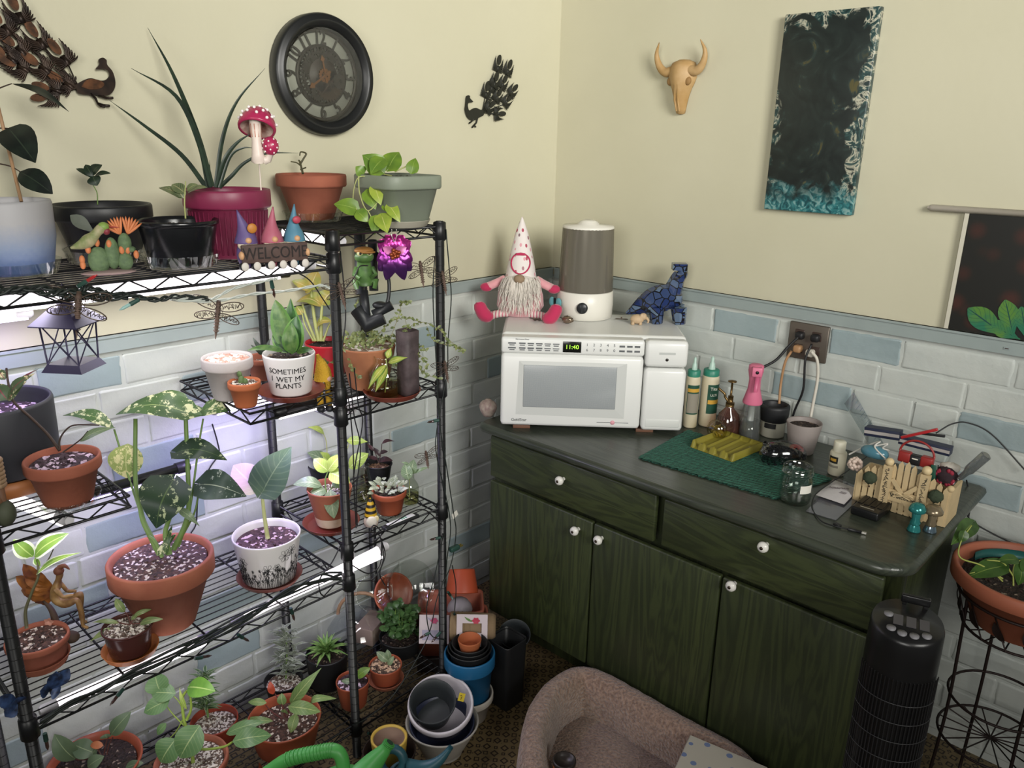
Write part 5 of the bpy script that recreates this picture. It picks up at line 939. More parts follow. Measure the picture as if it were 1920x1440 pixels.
# white bottle
p = onc(1566, 893, 13); k = S(p); h = hgt(1572, 826, p); t = thing('lotion_bottle', 'small cream lotion bottle left of the picket fence box', 'bottle', p, -.3); s = MB(); r_ = 15*k
s.lathe([(.0005, 0), (r_*.9, 0), (r_, .004), (r_, h*.64), (r_*.9, h*.69), (r_*.72, h*.7)], 24); s.build('bottle_body', M('cream_bottle', '#c9c4ae', .4), t); s = MB(); s.lathe([(r_*.72, h*.7), (r_*.72, h*.98), (r_*.65, h), (.0005, h)], 20); s.build('cap', M('pale_cap', '#d2ceba', .35), t)
s = MB(); s.lathe([(r_*1.01, h*.38), (r_*1.01, h*.58)], 8, 0, arc=(-2.1, -.9)); s.lathe([(r_*1.012, h*.44), (r_*1.012, h*.52)], 8, 1, arc=(-1.9, -1.1)); s.lathe([(r_*1.01, h*.25), (r_*1.01, h*.32)], 8, 2, arc=(-2.2, -.8)); s.build('label', [M('black_label', '#24221f', .5), m_gy, m_lg], t)
# ---------------------------------------------------------------- picket fence box and what is in it
FA = onc(1600, 937); FB = onc(1768, 988); fx = FB-FA; FL = fx.length; fx.normalize(); fy = V((-fx.y, fx.x, 0)); fa = math.atan2(fx.y, fx.x); FH = hgt(1604, 877, FA); FDp = .10
m_pk_ = M('pale_craft_wood', '#c3ad85', .65, var=.1, vs=30); m_blackink = M('ink_script', '#2a2a26', .6)
fb = thing('picket_fence_box', 'pale wooden picket fence planter box with a Welcome sign holding craft bits', 'planter box', FA, fa)
m = FH
hs = [1.0, 1.15, 1.22, 1.27, 1.3, 1.42, 1.55, 1.58, 1.52, 1.4, 1.3, 1.3, 1.22, 1.15]
s = MB(); s.box((FL/2, FDp/2, .004), (FL-.004, FDp, .006)); s.build('floor_board', m_pk_, fb)
for i, hh in enumerate(hs):
    x = FL*(i+.5)/len(hs); w_ = FL/len(hs)*.78; s = MB(); s.prism([(-w_/2, 0), (w_/2, 0), (w_/2, m*hh-.010), (0, m*hh), (-w_/2, m*hh-.010)], .004, (x, .002, 0), (1, 0, 0), (0, 0, 1)); s.build('picket', m_pk_, fb)
s = MB(); s.box((FL/2, .006, m*.2), (FL, .005, .014)); s.box((FL/2, .006, m*.55), (FL, .005, .012)); s.build('rail', m_pk_, fb)
s = MB(); s.box((FL, FDp/2, m*.52), (.008, FDp, m*1.04)); s.box((0, FDp/2, m*.42), (.006, FDp, m*.84)); s.box((FL/2, FDp, m*.42), (FL, .006, m*.84)); s.build('side_panel', m_pk_, fb)
for x, hh, r_ in ((.34*FL, 1.36, .0105), (.74*FL, 1.38, .0115)):
    s = MB(); s.box((x, -.006, m*hh/2), (.022, .012, m*hh)); po = s.build('gate_post', m_pk_, fb); s = MB(); s.ell((x, -.006, m*hh+r_*.9), (r_,)*3); s.build('ball_finial', M('pale_wood_ball', '#cdb88e', .5), po)
    s = MB(); R = random.Random(int(x*999)); z = .02
    while z < m*hh-.01: s.tube([(x+R.uniform(-.006, .006), -.0125, z+R.uniform(-.003, .003)), (x+R.uniform(-.006, .006), -.0125, z+.006), (x+R.uniform(-.006, .006), -.0125, z+.004)], .0007, 4); z += .0045
    s.build('script_lettering', m_blackink, po)
s = MB(); s.ell((FL, .004, m*1.04+.007), (.0085,)*3); s.build('ball_finial', m_pk_, fb)
for x in (.16*FL, .88*FL):
    s = MB(); R = random.Random(3); s.ell((x, -.010, m*.86), (.0165, .012, .0165), 0, 18, 12); s.v = [q+V((R.uniform(-1, 1), R.uniform(-1, 1), R.uniform(-1, 1)))*.0016 for q in s.v]; to = s.build('topiary_ball', M('dark_moss', '#35402f', .9, bump=.8, bs=120), fb); s = MB(); s.tube([(x, -.006, .05), (x, -.008, m*.6)], .002, 6); s.build('topiary_stem', m_stemd, to)
s = MB(); s.box((.54*FL, -.006, m*.52), (.075, .004, .030)); so = s.build('welcome_sign', m_pk_, fb); s = MB(); s.text('Welcome', .015, (.54*FL, -.0085, m*.52), (1, 0, 0), (0, 0, 1)); s.build('sign_lettering', m_blackink, so)
for a_, b_ in (((.40*FL, m*1.0), (.54*FL, m*.60)), ((.68*FL, m*.95), (.54*FL, m*.60)), ((.56*FL, m*.45), (.68*FL, m*.1))):
    s = MB(); p, q = V((a_[0], -.008, a_[1])), V((b_[0], -.008, b_[1])); d_ = (q-p).normalized(); s.box((p+q)/2, ((q-p).length, .003, .010), R=Mx(((d_.x, 0, -d_.z), (0, 1, 0), (d_.z, 0, d_.x)))); s.build('crossed_slat', m_pk_, fb)
s = MB(); 
for q in (-1, 1): s.tube(curve([(.54*FL, -.011, m*.6), (.54*FL+q*.014, -.013, m*.66), (.54*FL+q*.024, -.012, m*.62), (.54*FL, -.011, m*.6), (.54*FL+q*.02, -.011, m*.52)], 5), .0022, 6)
s.build('ribbon_bow', m_pk_, fb)
def fp(x, y, z): return FA+fx*x+fy*y+V((0, 0, z))
def inbox(px, py, y, zoff=0):                        # point above the box on the upright plane y metres behind the fence
    d = ray(px, py); nn = fy; o = FA+fy*y; return CAM+d*((o-CAM).dot(nn)/d.dot(nn))
p = inbox(1603, 870, .03); R = random.Random(5); s = MB()
for i in range(46):
    d_ = V((R.gauss(0, 1), R.gauss(0, 1), R.gauss(0, 1))).normalized()*.015; s.ell(d_, (.0055,)*3, 0, 8, 6)
tag(s.build('pearl_cluster', M('pearly_beads', '#c9b5a8', .3), loc=(p.x, p.y, p.z)), 'cluster of pale pearly beads at the left corner of the picket fence box', 'bead cluster')
p = inbox(1640, 848, .06); t = thing('light_bulb_egg', 'glossy blue egg shaped lamp with a white cord in the picket fence box', 'egg lamp', p, fa); s = MB(); s.ell((0, 0, 0), (.036, .020, .018)); s.build('egg_shell', M('glossy_blue_egg', '#4c7a8a', .15), t)
s = MB(); s.tube(curve([inbox(1592, 852, .07)-p, inbox(1625, 836, .07)-p, inbox(1650, 828, .07)-p, inbox(1640, 838, .05)-p, inbox(1660, 860, .04)-p], 6), .0022, 6); s.tube(curve([inbox(1642, 836, .06)-p, inbox(1665, 832, .06)-p, inbox(1655, 840, .06)-p, inbox(1668, 845, .06)-p], 5), .0022, 6); t2_ = s.build('white_cord', M('white_cord_plastic', '#c9c7c0', .5), None, loc=p); t2_.parent = t; t2_.location = (0, 0, 0); t2_.rotation_euler = (0, 0, -fa)
def slab(name, lab, cat, a_, b_, th, hh, mats, y, par=None):
    p, q = inbox(*a_, y), inbox(*b_, y); d_ = (q-p); L = d_.length; d_.normalize(); yy = fy; zz = d_.cross(yy).normalized()*-1; zz = zz if zz.z > 0 else -zz
    R = Mx(((d_.x, yy.x, zz.x), (d_.y, yy.y, zz.y), (d_.z, yy.z, zz.z))); s = MB(); s.box((0, 0, 0), (L, th, hh), 0, R=R, bev=.001)
    if len(mats) > 1: s.box(R @ V((0, -th*.01-.0005, 0)), (L*.99, th, hh*.36), 1, R=R)
    return tag(s.build(name, mats, loc=(p+q)/2), lab, cat)
m_navy = M('navy_card', '#22283f', .5); m_pale = M('pale_stripe', '#a9a3a0', .6)
slab('navy_box', 'flat navy box with a pale stripe lying on top behind the picket fence box', 'box', (1624, 806), (1690, 816), .03, .024, [m_navy, m_pale], .14)
slab('navy_case', 'second navy striped case leaning right behind the red and black meter', 'case', (1688, 822), (1784, 846), .03, .022, [m_navy, m_pale], .145)
slab('red_pen', 'red pen lying across the top of the clutter in the fence box', 'pen', (1690, 820), (1758, 805), .008, .007, [M('red_pen_plastic', '#a8282c', .35)], .085)
slab('black_pen', 'black pen lying beside the red pen in the fence box', 'pen', (1725, 812), (1772, 818), .008, .006, [m_blkp], .092)
p = inbox(1718, 858, .05); t = thing('voltage_meter', 'red and black clamp meter with a looped red handle in the fence box', 'meter', p, fa); m_redp = M('red_meter_plastic', '#8d2a28', .4)
[MB().box((x, 0, -.004), (.029, .022, .028), 0, bev=.004).build('red_grip', m_redp, t) for x in (-.026, .026)]; s = MB(); s.box((0, 0, -.006), (.026, .020, .026), 0, bev=.003); s.build('black_centre', m_blkp, t)
s = MB(); s.tube([(.040*cos(a), 0, .008+.036*sin(a)) for a in [pi*i/16 for i in range(17)]], .0028, 8); s.build('handle_loop', m_redp, t); s = MB(); s.box((0, -.0105, -.001), (.014, .001, .003)); s.build('label_plate', m_lw, t)
slab('green_stick', 'flat dark green stick standing in the picket fence box', 'stick', (1748, 905), (1751, 872), .004, .012, [M('dark_green_paint', '#1f5040', .5)], .035)
p = inbox(1775, 892, .05); R = random.Random(7); s = MB(); s.ell((0, 0, 0), (.026, .02, .024), 0, 20, 14)
for v_ in range(len(s.v)): s.v[v_] = s.v[v_]*(1+R.uniform(-.12, .12))
for i in range(14): a = R.uniform(0, 6); s.ell(V((cos(a)*.02, -.012, sin(a)*.018)), (.005, .004, .006), 1, 8, 5)
tag(s.build('dried_flower_bundle', [M('dark_plum_cloth', '#2f2026', .9), M('crimson_petals', '#8d2438', .7)], loc=p), 'dark plum and crimson bundle at the right end of the fence box', 'dried flowers')
p = inbox(1783, 876, .06); s = MB(); s.ell((0, 0, 0), (.024, .014, .012), 0, 16, 10); s.v = [q*(1+.1*sin(q.x*500)) for q in s.v]; tag(s.build('white_cloth_wad', M('white_cotton', '#c4beb4', .9, bump=.5), loc=p), 'crumpled white cloth wad above the plum bundle', 'cloth')
a_, b_ = inbox(1797, 899, .035), inbox(1850, 853, .02); s = MB(); d_ = (b_-a_); s.tube([a_*0, d_*.12, d_*.3, d_*.4, d_*.97, d_], [.004, .007, .008, .012, .0125, .009], 16); s.tube([d_*-.2, d_*.05], .0022, 8, 1); tag(s.build('clear_handled_tool', [clear('smoky_clear_handle', '#b9bcbc', .14, .08, .18, '#8f9496'), M('steel_shaft', '#8d8d8a', .3, metal=.9)], loc=a_), 'clear plastic handled tool sticking out of the right end of the fence box', 'tool')
# blister pack, charger, cable, mushroom shakers
q = [Z(x, y, CT+.002) for x, y in ((1511, 959), (1567, 976), (1627, 921), (1572, 898))]; c_ = sum(q, V())/4; t = thing('blister_pack', 'clear blister pack with a white printed card lying before the fence box', 'package', c_, 0)
s = MB(); P = [p-c_ for p in q]; s.prism([(p.x, p.y) for p in P], .0015, (0, 0, 0), (1, 0, 0), (0, 1, 0)); s.build('clear_card', clear('blister_plastic', '#d4d2d8', .12, .1, .15, '#a9a9b2'), t)
P = [p-c_ for p in (Z(x, y, CT+.002) for x, y in ((1529, 932), (1582, 950), (1610, 921), (1562, 903)))]; s = MB(); nn_ = 8; rows = []
for i in range(nn_+1): rows.append([V((*(P[0].lerp(P[3], i/nn_).lerp(P[1].lerp(P[2], i/nn_), j/nn_)).xy, .006+.010*sin(pi*i/nn_)*sin(pi*j/nn_)**.5)) for j in range(nn_+1)])
s.grid(rows); s.build('paper_wrap', M('white_wrap_paper', '#c4c0c2', .6, var=.08, vs=60), t); ax = (P[1]-P[0]); cpt = (P[0]+P[1]+P[2]+P[3])/4
ex = V((ax.x, ax.y, 0)).normalized(); ey = V((-ex.y, ex.x, 0)); s = MB()
s.text('Alterice', .016, cpt+V((0, 0, .0172)), (ex*.8+ey*.6), (ey*.8-ex*.6)); 
for i in range(3): s.box(cpt+ex*.02+ey*(-.012-.005*i)+V((0, 0, .0155)), (.016, .001, .0006))
s.build('wrap_print', M('grey_brown_print', '#6a6264', .6), t); s = MB()
for i in range(4): a1 = (P[0]+V((0, 0, 0))).lerp(P[1], .1)-ey*(.008+.005*i); s.box(a1+ex*.02+V((0, 0, .0025)), (.05, .0012, .0004), R=Mx(((ex.x, ey.x, 0), (ex.y, ey.y, 0), (0, 0, 1))))
s.build('card_print', M('dark_card_print', '#55525a', .6), t)
q = [Z(x, y, CT+.001) for x, y in ((1606, 968), (1658, 985), (1677, 938), (1625, 922))]; c_ = sum(q, V())/4; ex = (q[1]-q[0]); L = ex.length; ex.normalize(); W_ = (q[3]-q[0]).length; t = thing('battery_charger', 'black four bay battery charger lying before the picket fence', 'battery charger', c_, math.atan2(ex.y, ex.x)); m_chg = M('black_charger_plastic', '#161718', .3)
s = MB(); s.box((0, 0, .011), (L, W_*.95, .022), 0, bev=.004); s.box((0, W_*.34, .026), (L, W_*.27, .014), 0, bev=.003); s.build('charger_body', m_chg, t)
for i in range(4):
    s = MB(); x = L*(-.36+.24*i); s.box((x, -.006, .0225), (L*.17, W_*.5, .002)); bo = s.build('battery_bay', M('charger_bay', '#0d0d0e', .4), t); s = MB(); s.box((x, W_*.19, .026), (.005, .004, .009)); s.build('contact', M('nickel_contact', '#a9a79c', .3, metal=.9), bo)
s = MB(); s.box((0, -W_*.38, .0222), (L*.5, .004, .0006)); s.build('label_strip', m_lg, t)
s = MB(); P = [Z(x, y, CT+.004) for x, y in ((1625, 872), (1590, 893), (1555, 915), (1528, 935), (1523, 952), (1538, 975), (1560, 985), (1590, 992))]; P[0].z += .03; P[1].z += .02; P[2].z += .014; P[3].z += .012; t = thing('usb_cable', 'thin black charging cable curling over the blister pack to the cabinet edge', 'cable', P[0])
s.tube([p-P[0] for p in curve(P, 8)], .0017, 8); s.build('cord', m_blkp, t); s = MB(); e = P[-1]-P[0]; d_ = (P[-1]-P[-2]).normalized(); s.tube([e, e+d_*.03], [.004, .004], 8); s.build('plug_body', m_blkp, t); s = MB(); s.box(e+d_*.036, (.010, .006, .004), 0, R=Mx.Rotation(math.atan2(d_.y, d_.x), 3, 'Z')); s.build('metal_tip', M('steel_tip', '#c9c7c0', .25, metal=.6), t)
s = MB(); pz = Z(1570, 984, CT+.004)-P[0]; s.box(pz, (.018, .012, .006), 0, R=Mx.Rotation(-.4, 3, 'Z'), bev=.002); s.build('cable_clip', m_blkp, t)
def shaker(x, yb, yt, lab, mats, r2):
    p = onc(x, yb, 11); h = hgt(x+6, yt, p); k = S(p); t = thing('mushroom_shaker', lab, 'salt shaker', p, group='mushroom shakers on the cabinet corner'); r_ = 12*k
    s = MB(); s.lathe([(.0005, 0), (r_, 0), (r_*1.0, .003), (r_*.72, h*.22)], 20); s.build('foot', mats[2], t)
    s = MB(); R = random.Random(3); s.lathe([(r_*.7, h*.22), (r_*.75, h*.3), (r_*.58, h*.45), (r_*.66, h*.6), (r_*.5, h*.68)], 20); s.v = [q+V((R.uniform(-1, 1), R.uniform(-1, 1), 0))*.0008 for q in s.v]; s.build('stalk', mats[0], t)
    s = MB(); c = r2*k; s.lathe([(.0005, h*.66), (c*.7, h*.66), (c, h*.71), (c*1.0, h*.8), (c*.7, h*.95), (c*.25, h), (.0005, h)], 24); s.build('cap', mats[1], t); return t
m_tg = M('teal_lustre_glaze', '#2f7a78', .15, metal=.35); m_ag = M('amber_lustre_glaze', '#7d705a', .2, metal=.4); m_sl = M('silver_lustre', '#7f95a3', .15, metal=.8)
shaker(1712, 999, 942, 'teal lustre mushroom shaker on the cabinet corner', (m_tg, m_tg, m_tg), 15); shaker(1742, 1000, 946, 'amber capped mushroom shaker with a silvery foot on the cabinet corner', (m_ag, m_ag, m_sl), 17)
# clear ruler triangle
a_, b_, c_ = YP(1588, 752, -.012), YP(1645, 832, -.06), YP(1604, 733, -.010); p0 = Z(1640, 838, CT+.003)
P = [YP(1583, 757, -.014), YP(1600, 735, -.014), YP(1660, 838, -.045), YP(1632, 838, -.045)]; s = MB(); P = [p-P[0] for p in P]; nn_ = (P[1]).cross(P[2]).normalized()*.002; s.add(P+[p+nn_ for p in P], [(0, 1, 2, 3), (7, 6, 5, 4), (0, 4, 5, 1), (1, 5, 6, 2), (2, 6, 7, 3), (3, 7, 4, 0)], 0, False)
for i in range(12): q = P[1].lerp(P[2], .08+.07*i); d_ = (P[0]-P[1])*(.3 if i % 2 else .5); s.tube([q+nn_, q+d_+nn_], .0006, 4, 1)
tag(s.build('clear_ruler', [clear('ruler_plastic', '#e9eeee', .14, .05, .08, '#b9c6d0'), M('ruler_marks', '#5f7a94', .5)], loc=YP(1583, 757, -.014)), 'clear plastic ruler leaning on the brick wall behind the fence box', 'ruler')
# ---------------------------------------------------------------- outlet and plugs
OL = [YP(x, y, 0) for x, y in ((1483, 601), (1559, 612), (1550, 685), (1475, 665))]; oc = sum(OL, V())/4
t = thing('wall_outlet', 'four socket steel wall outlet plate on the brick wall', 'outlet', (oc.x, -.004, oc.z)); s = MB(); s.box((0, 0, 0), (.125, .010, .115), 0, bev=.003); s.build('cover_plate', M('brushed_steel_plate', '#6f675e', .4, metal=.6), t)
for x in (-.027, .027):
    for z in (.022, -.024): s = MB(); s.box((x, -.005, z), (.030, .004, .028), 0, bev=.004); s.build('socket', M('brown_socket', '#3a2c26', .45), t)
def plug(lab, px, py, mat, pts, r, name='power_plug'):
    p = YP(px, py, -.018); t = thing(name, lab, 'plug', p, group='plugs in the wall outlet'); s = MB(); s.box((0, 0, 0), (.026, .026, .024), 0, bev=.007); s.build('plug_body', mat, t)
    s = MB(); s.tube([q-p for q in curve(pts, 8)], r, 8); s.build('cord', mat, t)
m_tan = M('tan_cord', '#a8815c', .5); m_wc = M('white_cord', '#c9c4b8', .45); m_bc = M('black_cord', '#1d1d1f', .45)
plug('black plug in the upper left socket with a cord to the left', 1500, 629, m_bc, [YP(1496, 633, -.03), YP(1478, 650, -.06), YP(1455, 675, -.10), YP(1428, 690, -.14)], .0042)
plug('black plug in the upper right socket with a cord hanging straight down', 1529, 634, m_bc, [YP(1522, 645, -.035), YP(1510, 675, -.05), YP(1506, 730, -.05), YP(1490, 770, -.04), YP(1478, 812, -.035)], .0036)
plug('tan plug in the lower left socket with a tan cord', 1496, 654, m_tan, [YP(1484, 658, -.03), YP(1472, 680, -.035), YP(1464, 720, -.03), YP(1461, 757, -.045)], .0042)
plug('white curved plug in the lower right socket with a white cord', 1519, 662, m_wc, [YP(1522, 660, -.035), YP(1532, 675, -.035), YP(1533, 710, -.03), YP(1524, 760, -.04), YP(1520, 782, -.05)], .0048)
# cable arcing along the right wall
P = [YP(x, y, d) for x, y, d in ((1755, 812, -.09), (1785, 795, -.06), (1815, 793, -.03), (1860, 815, -.02), (1925, 885, -.015))]; s = MB(); s.tube(curve(P, 8), .002, 8); tag(s.build('black_wire', m_bc), 'thin black wire arching from the fence box along the right wall', 'wire')
P = [YP(x, y, d) for x, y, d in ((1802, 905, -.07), (1808, 945, -.06), (1820, 975, -.05), (1870, 1005, -.04), (1935, 1035, -.03))]; s = MB(); s.tube(curve(P, 8), .0022, 8); s.tube(curve([YP(1812, 900, -.06), YP(1820, 940, -.05), YP(1816, 970, -.05)], 6), .002, 8); tag(s.build('hanging_black_wire', m_bc), 'doubled black wire drooping from the cabinet end toward the plant stand', 'wire')
# ---------------------------------------------------------------- wall decor
def yz(x, y): p = XP(x, y, 0); return p.y, p.z
def xz(x, y): p = YP(x, y, 0); return p.x, p.z
# clock
cy_, cz_, CR = -1.030, 1.893, .158
ck = thing('wall_clock', 'large round black skeleton clock with open gears on the left wall', 'clock', (0, cy_, cz_), rot=(0, rad(90), 0)); m_ckb = M('black_clock_frame', '#1c1d1d', .38); m_gear = M('dark_bronze_gear', '#34302a', .45, metal=.4, var=.3, vs=60); m_cop = M('aged_copper', '#7d5432', .4, metal=.5)
def ckp(r, a): return V((-r*cos(a), r*sin(a), 0))    # clock angle from twelve, local frame: x down, y right, z out
s = MB(); s.lathe([(CR*.97, .001), (CR, .006), (CR, .03), (CR*.965, .042), (CR*.93, .040), (CR*.90, .048), (CR*.85, .046), (CR*.80, .034), (CR*.775, .030), (CR*.765, .012), (CR*.765, .001)], 72); s.build('frame', m_ckb, ck)
s = MB(); s.lathe([(CR*.765, .006), (CR*.765, .010), (CR*.70, .010), (CR*.70, .006)], 60); s.lathe([(CR*.51, .006), (CR*.51, .012), (CR*.44, .012), (CR*.44, .006)], 60)
s.build('dial_rings', m_gear, ck)
s = MB(); s.lathe([(.0005, .004), (CR*.70, .004), (CR*.70, .002)], 48); s.build('dial_back', M('pale_grey_dial', '#b3b4ac', .6, var=.12, vs=20), ck)
nm = MB()
for i in range(1, 13):
    a = 2*pi*i/12; r = CR*.605; fl = 4 <= i <= 8; rr = ckp(1, a)*(-1 if fl else 1); nm.text(str(i), .052, ckp(r, a)+V((0, 0, .011)), rr.cross(V((0, 0, 1))), rr, ext=.001, sx=.74, bold=.0011)
nm.build('numerals', M('dark_numerals', '#2c2a26', .5), ck, label='dark curly numerals 1 to 12')
def gear(name, c, r, nt, z, mat, hole=.45, par=ck):
    g = MB(); n_ = nt*4; o, i_ = [], []
    for k in range(n_): a = 2*pi*k/n_; q = r*(1 if k % 4 < 2 else .88); o.append((q*cos(a), q*sin(a)))
    rows = [[V((c[0]+x*f_, c[1]+y*f_, zz)) for x, y in o] for f_, zz in ((hole, z), (hole, z+.003), (1, z+.003), (1, z), (hole, z))]
    g.grid(rows, 0, False, True); 
    for k in range(4): a = pi/4+k*pi/2; g.tube([V((c[0], c[1], z+.0015)), V((c[0]+r*.8*cos(a), c[1]+r*.8*sin(a), z+.0015))], r*.07, 6)
    return g.build(name, mat, par)
gear('gear', (.0, .0), CR*.46, 40, .013, m_gear, .78); gear('gear', (-.018, -.030), .036, 22, .015, m_gear, .3); gear('gear', (.024, .016), .044, 26, .017, M('brown_gear', '#3b3026', .5, metal=.3), .25); gear('gear', (-.038, .014), .026, 18, .016, m_gear, .4); gear('gear', (.045, -.02), .024, 18, .016, m_gear, .4); gear('gear', (.012, .050), .022, 16, .019, m_gear, .4)
s = MB(); s.lathe([(.0005, .020), (.044, .020), (.045, .018)], 40); s.build('centre_disc', M('brown_disc', '#37302a', .5), ck)
gear('hub_gear', (0, 0), .019, 14, .023, m_cop, .55)
def hand(name, a, L, w_):
    h_ = MB(); d = ckp(1, a); sd = V((-d.y, d.x, 0)); P = [-d*.02-sd*w_*.5, -d*.02+sd*w_*.5, d*L*.7+sd*w_*.35, d*L*.78+sd*w_*1.2, d*L, d*L*.78-sd*w_*1.2, d*L*.7-sd*w_*.35]
    n_ = len(P); h_.add([p+V((0, 0, .028)) for p in P]+[p+V((0, 0, .030)) for p in P], [list(range(n_))[::-1], list(range(n_, 2*n_))]+[(i, (i+1) % n_, n_+(i+1) % n_, n_+i) for i in range(n_)], 0, False); h_.build(name, m_cop, ck)
hand('hour_hand', -.18, .052, .006); hand('minute_hand', rad(236), .064, .007)
s = MB(); s.lathe([(.0005, .033), (CR*.765, .033)], 48); s.build('glass', clear('clock_glass', '#e3e4de', .05, .05), ck)
# peacocks
m_pea = M('dark_copper_metal', '#3a2d25', .4, metal=.6, col2='#241d1a', vs=35); m_peac = M('bright_copper', '#6d4830', .38, metal=.6, col2='#3f2c20', vs=60); m_peab = M('flat_black_metal', '#25261f', .55, metal=.2)
def peacock(label, T, body, legs, feathers, root, m1, m2, th=.004, dx=.012):
    t = thing('peacock_wall_art', label, 'wall ornament', (dx, *T(*root))); o = V((0, *T(*root))); P2 = lambda x, y: V((0, T(x, y)[0]-o.y, T(x, y)[1]-o.z))
    def plate(mb, pts, x0=0, h=th, mi=0):
        pts = [P2(*p) if not isinstance(p, V) else p for p in pts]; A_ = sum((pts[i].y*pts[(i+1) % len(pts)].z-pts[(i+1) % len(pts)].y*pts[i].z) for i in range(len(pts)))
        if A_ < 0: pts = pts[::-1]
        mb.prism([(p.y, p.z) for p in pts], h, (x0, 0, 0), (0, 1, 0), (0, 0, 1), mi)
    c2 = lambda pts: [(p.x, p.y) for p in curve([V((x, y, 0)) for x, y in pts]+[V((*pts[0], 0))], 5)[:-1]]
    s = MB(); plate(s, c2(body)); bo = s.build('body', m1, t)
    s = MB(); 
    for l in legs: s.tube([P2(*p)+V((th/2, 0, 0)) for p in l], .0028, 6)
    s.build('legs', m1, t)
    if m2 is not m1:
        w_ = MB(); cxm = sum(p[0] for p in body)/len(body); bx = [p for p in body]; plate(w_, c2([(147, 163), (158, 150), (178, 150), (190, 158), (182, 166), (163, 168)]), th, .002); w_.build('wing', m2, t)
    for (fx_, fy_, ang, L) in feathers:
        c = P2(fx_, fy_); f_ = MB(); d = V((0, cos(ang), sin(ang))); sd = V((0, -sin(ang), cos(ang))); z_ = rnd.uniform(0, .004)
        el = lambda a_, b_, off, n_=18: [c+d*(off+a_*cos(2*pi*k/n_))+sd*(b_*sin(2*pi*k/n_)) for k in range(n_)]
        plate(f_, el(L*.30, L*.15, L*.20), z_, .003, 1)
        for q in (-1, 1):
            for k in range(7):
                u_ = k/6; b_ = c+d*(-L*.45+L*.12*u_); e = c+d*(L*(-.42+.75*u_))+sd*q*L*(.46-.14*u_); m_ = (b_+e)/2+sd*q*L*.10-d*L*.03
                f_.tube([x+V((z_+.001, 0, 0)) for x in curve([b_, m_, e], 3)], [L*.034, L*.038, L*.038, L*.034, L*.03, L*.022, L*.012], 5)
        f_.tube([c-d*L*.5+V((z_, 0, 0)), c-d*L*.15+V((z_, 0, 0))], L*.10, 6); f_.tube([P2(*root)+V((th/2, 0, 0)), c-d*L*.4+V((z_, 0, 0))], .0016, 5); f_.build('tail_feather', [m1, m2], t)
    return t
zz = lambda pts: [(x/4, y/4) for x, y in pts]
peacock('large copper peacock with a fanned tail at the top left of the wall', yz, zz([(545, 640), (600, 608), (660, 588), (730, 605), (775, 600), (800, 570), (790, 535), (755, 520), (700, 522), (725, 485), (722, 450), (750, 435), (778, 452), (785, 490), (825, 540), (846, 620), (832, 680), (790, 716), (720, 716), (640, 712), (570, 700)]),
        [zz([(660, 700), (700, 740), (715, 775), (760, 790), (805, 795)]), zz([(715, 775), (735, 795), (770, 800)]), zz([(720, 715), (780, 735), (830, 735)])],
        [(*p, a, L) for p, a, L in (((25, 15), 1.9, .062), ((62, 65), 2.1, .062), ((105, 98), 2.2, .062), ((18, 82), 2.4, .062), ((62, 118), 2.5, .062), ((20, 120), 2.7, .060), ((108, 150), 2.6, .057), ((82, 165), 2.9, .057), ((78, 182), 3.3, .054), ((-6, 40), 2.2, .062), ((0, 100), 2.5, .060))], (143, 164), m_pea, m_peac)
n9 = lambda pts: [(860+x/9, 90+y/9) for x, y in pts]
peacock('small black peacock cut-out with a raised tail near the room corner', yz, n9([(380, 1040), (330, 1040), (260, 1010), (200, 1030), (150, 1060), (125, 1000), (130, 930), (210, 910), (160, 850), (155, 810), (125, 800), (100, 830), (90, 940), (80, 1040), (110, 1150), (170, 1215), (250, 1215), (320, 1170), (390, 1130)]),
        [n9([(290, 1180), (270, 1260), (235, 1300), (200, 1340)]), n9([(235, 1300), (260, 1335)]), n9([(230, 1200), (190, 1240), (150, 1270)])],
        [(*n9([p])[0], a, L) for p, a, L in (((650, 260), 1.35, .056), ((820, 330), 1.15, .056), ((590, 540), 1.2, .056), ((740, 570), 1.0, .053), ((450, 700), 1.3, .056), ((640, 790), 1.0, .053), ((890, 710), .75, .053), ((800, 880), .7, .053), ((510, 980), .7, .053), ((660, 1110), .05, .056), ((550, 620), 1.2, .050))], n9([(370, 1090)])[0], m_peab, m_peab, dx=.006)
# painting
p4 = [xz(*q) for q in ((1482, 28), (1437, 392), (1660, 14), (1601, 402))]; px0, px1 = (p4[0][0]+p4[1][0])/2, (p4[2][0]+p4[3][0])/2; pz0, pz1 = (p4[1][1]+p4[3][1])/2, (p4[0][1]+p4[2][1])/2; W_, H_ = px1-px0, pz1-pz0
m, n, b = base('dark_poured_paint'); ob = n('ShaderNodeTexCoord').outputs['Object']; xx = n('ShaderNodeSeparateXYZ', {0: ob})
warp = n('ShaderNodeTexNoise', {'Vector': ob, 'Scale': 7.0, 'Detail': 5.0, 'Distortion': 2.0}); wv_ = warp.outputs[0]
ex_ = n.math('ABSOLUTE', n.math('DIVIDE', n.math('ADD', xx.outputs[0], .012), W_/2)); ez_ = n.math('ABSOLUTE', n.math('DIVIDE', xx.outputs[2], H_/2)); e_ = n.math('ADD', n.math('MAXIMUM', ex_, n.math('POWER', ez_, 2.0)), n.math('MULTIPLY', n.math('SUBTRACT', wv_, .5), 1.3))
dark = n.ramp(n('ShaderNodeTexNoise', {'Vector': ob, 'Scale': 9.0, 'Detail': 4.0, 'Distortion': 3.0}).outputs[0], [(.35, '#1b211f'), (.6, '#232b28'), (.66, '#2a3633'), (.72, '#4f4a2c')])
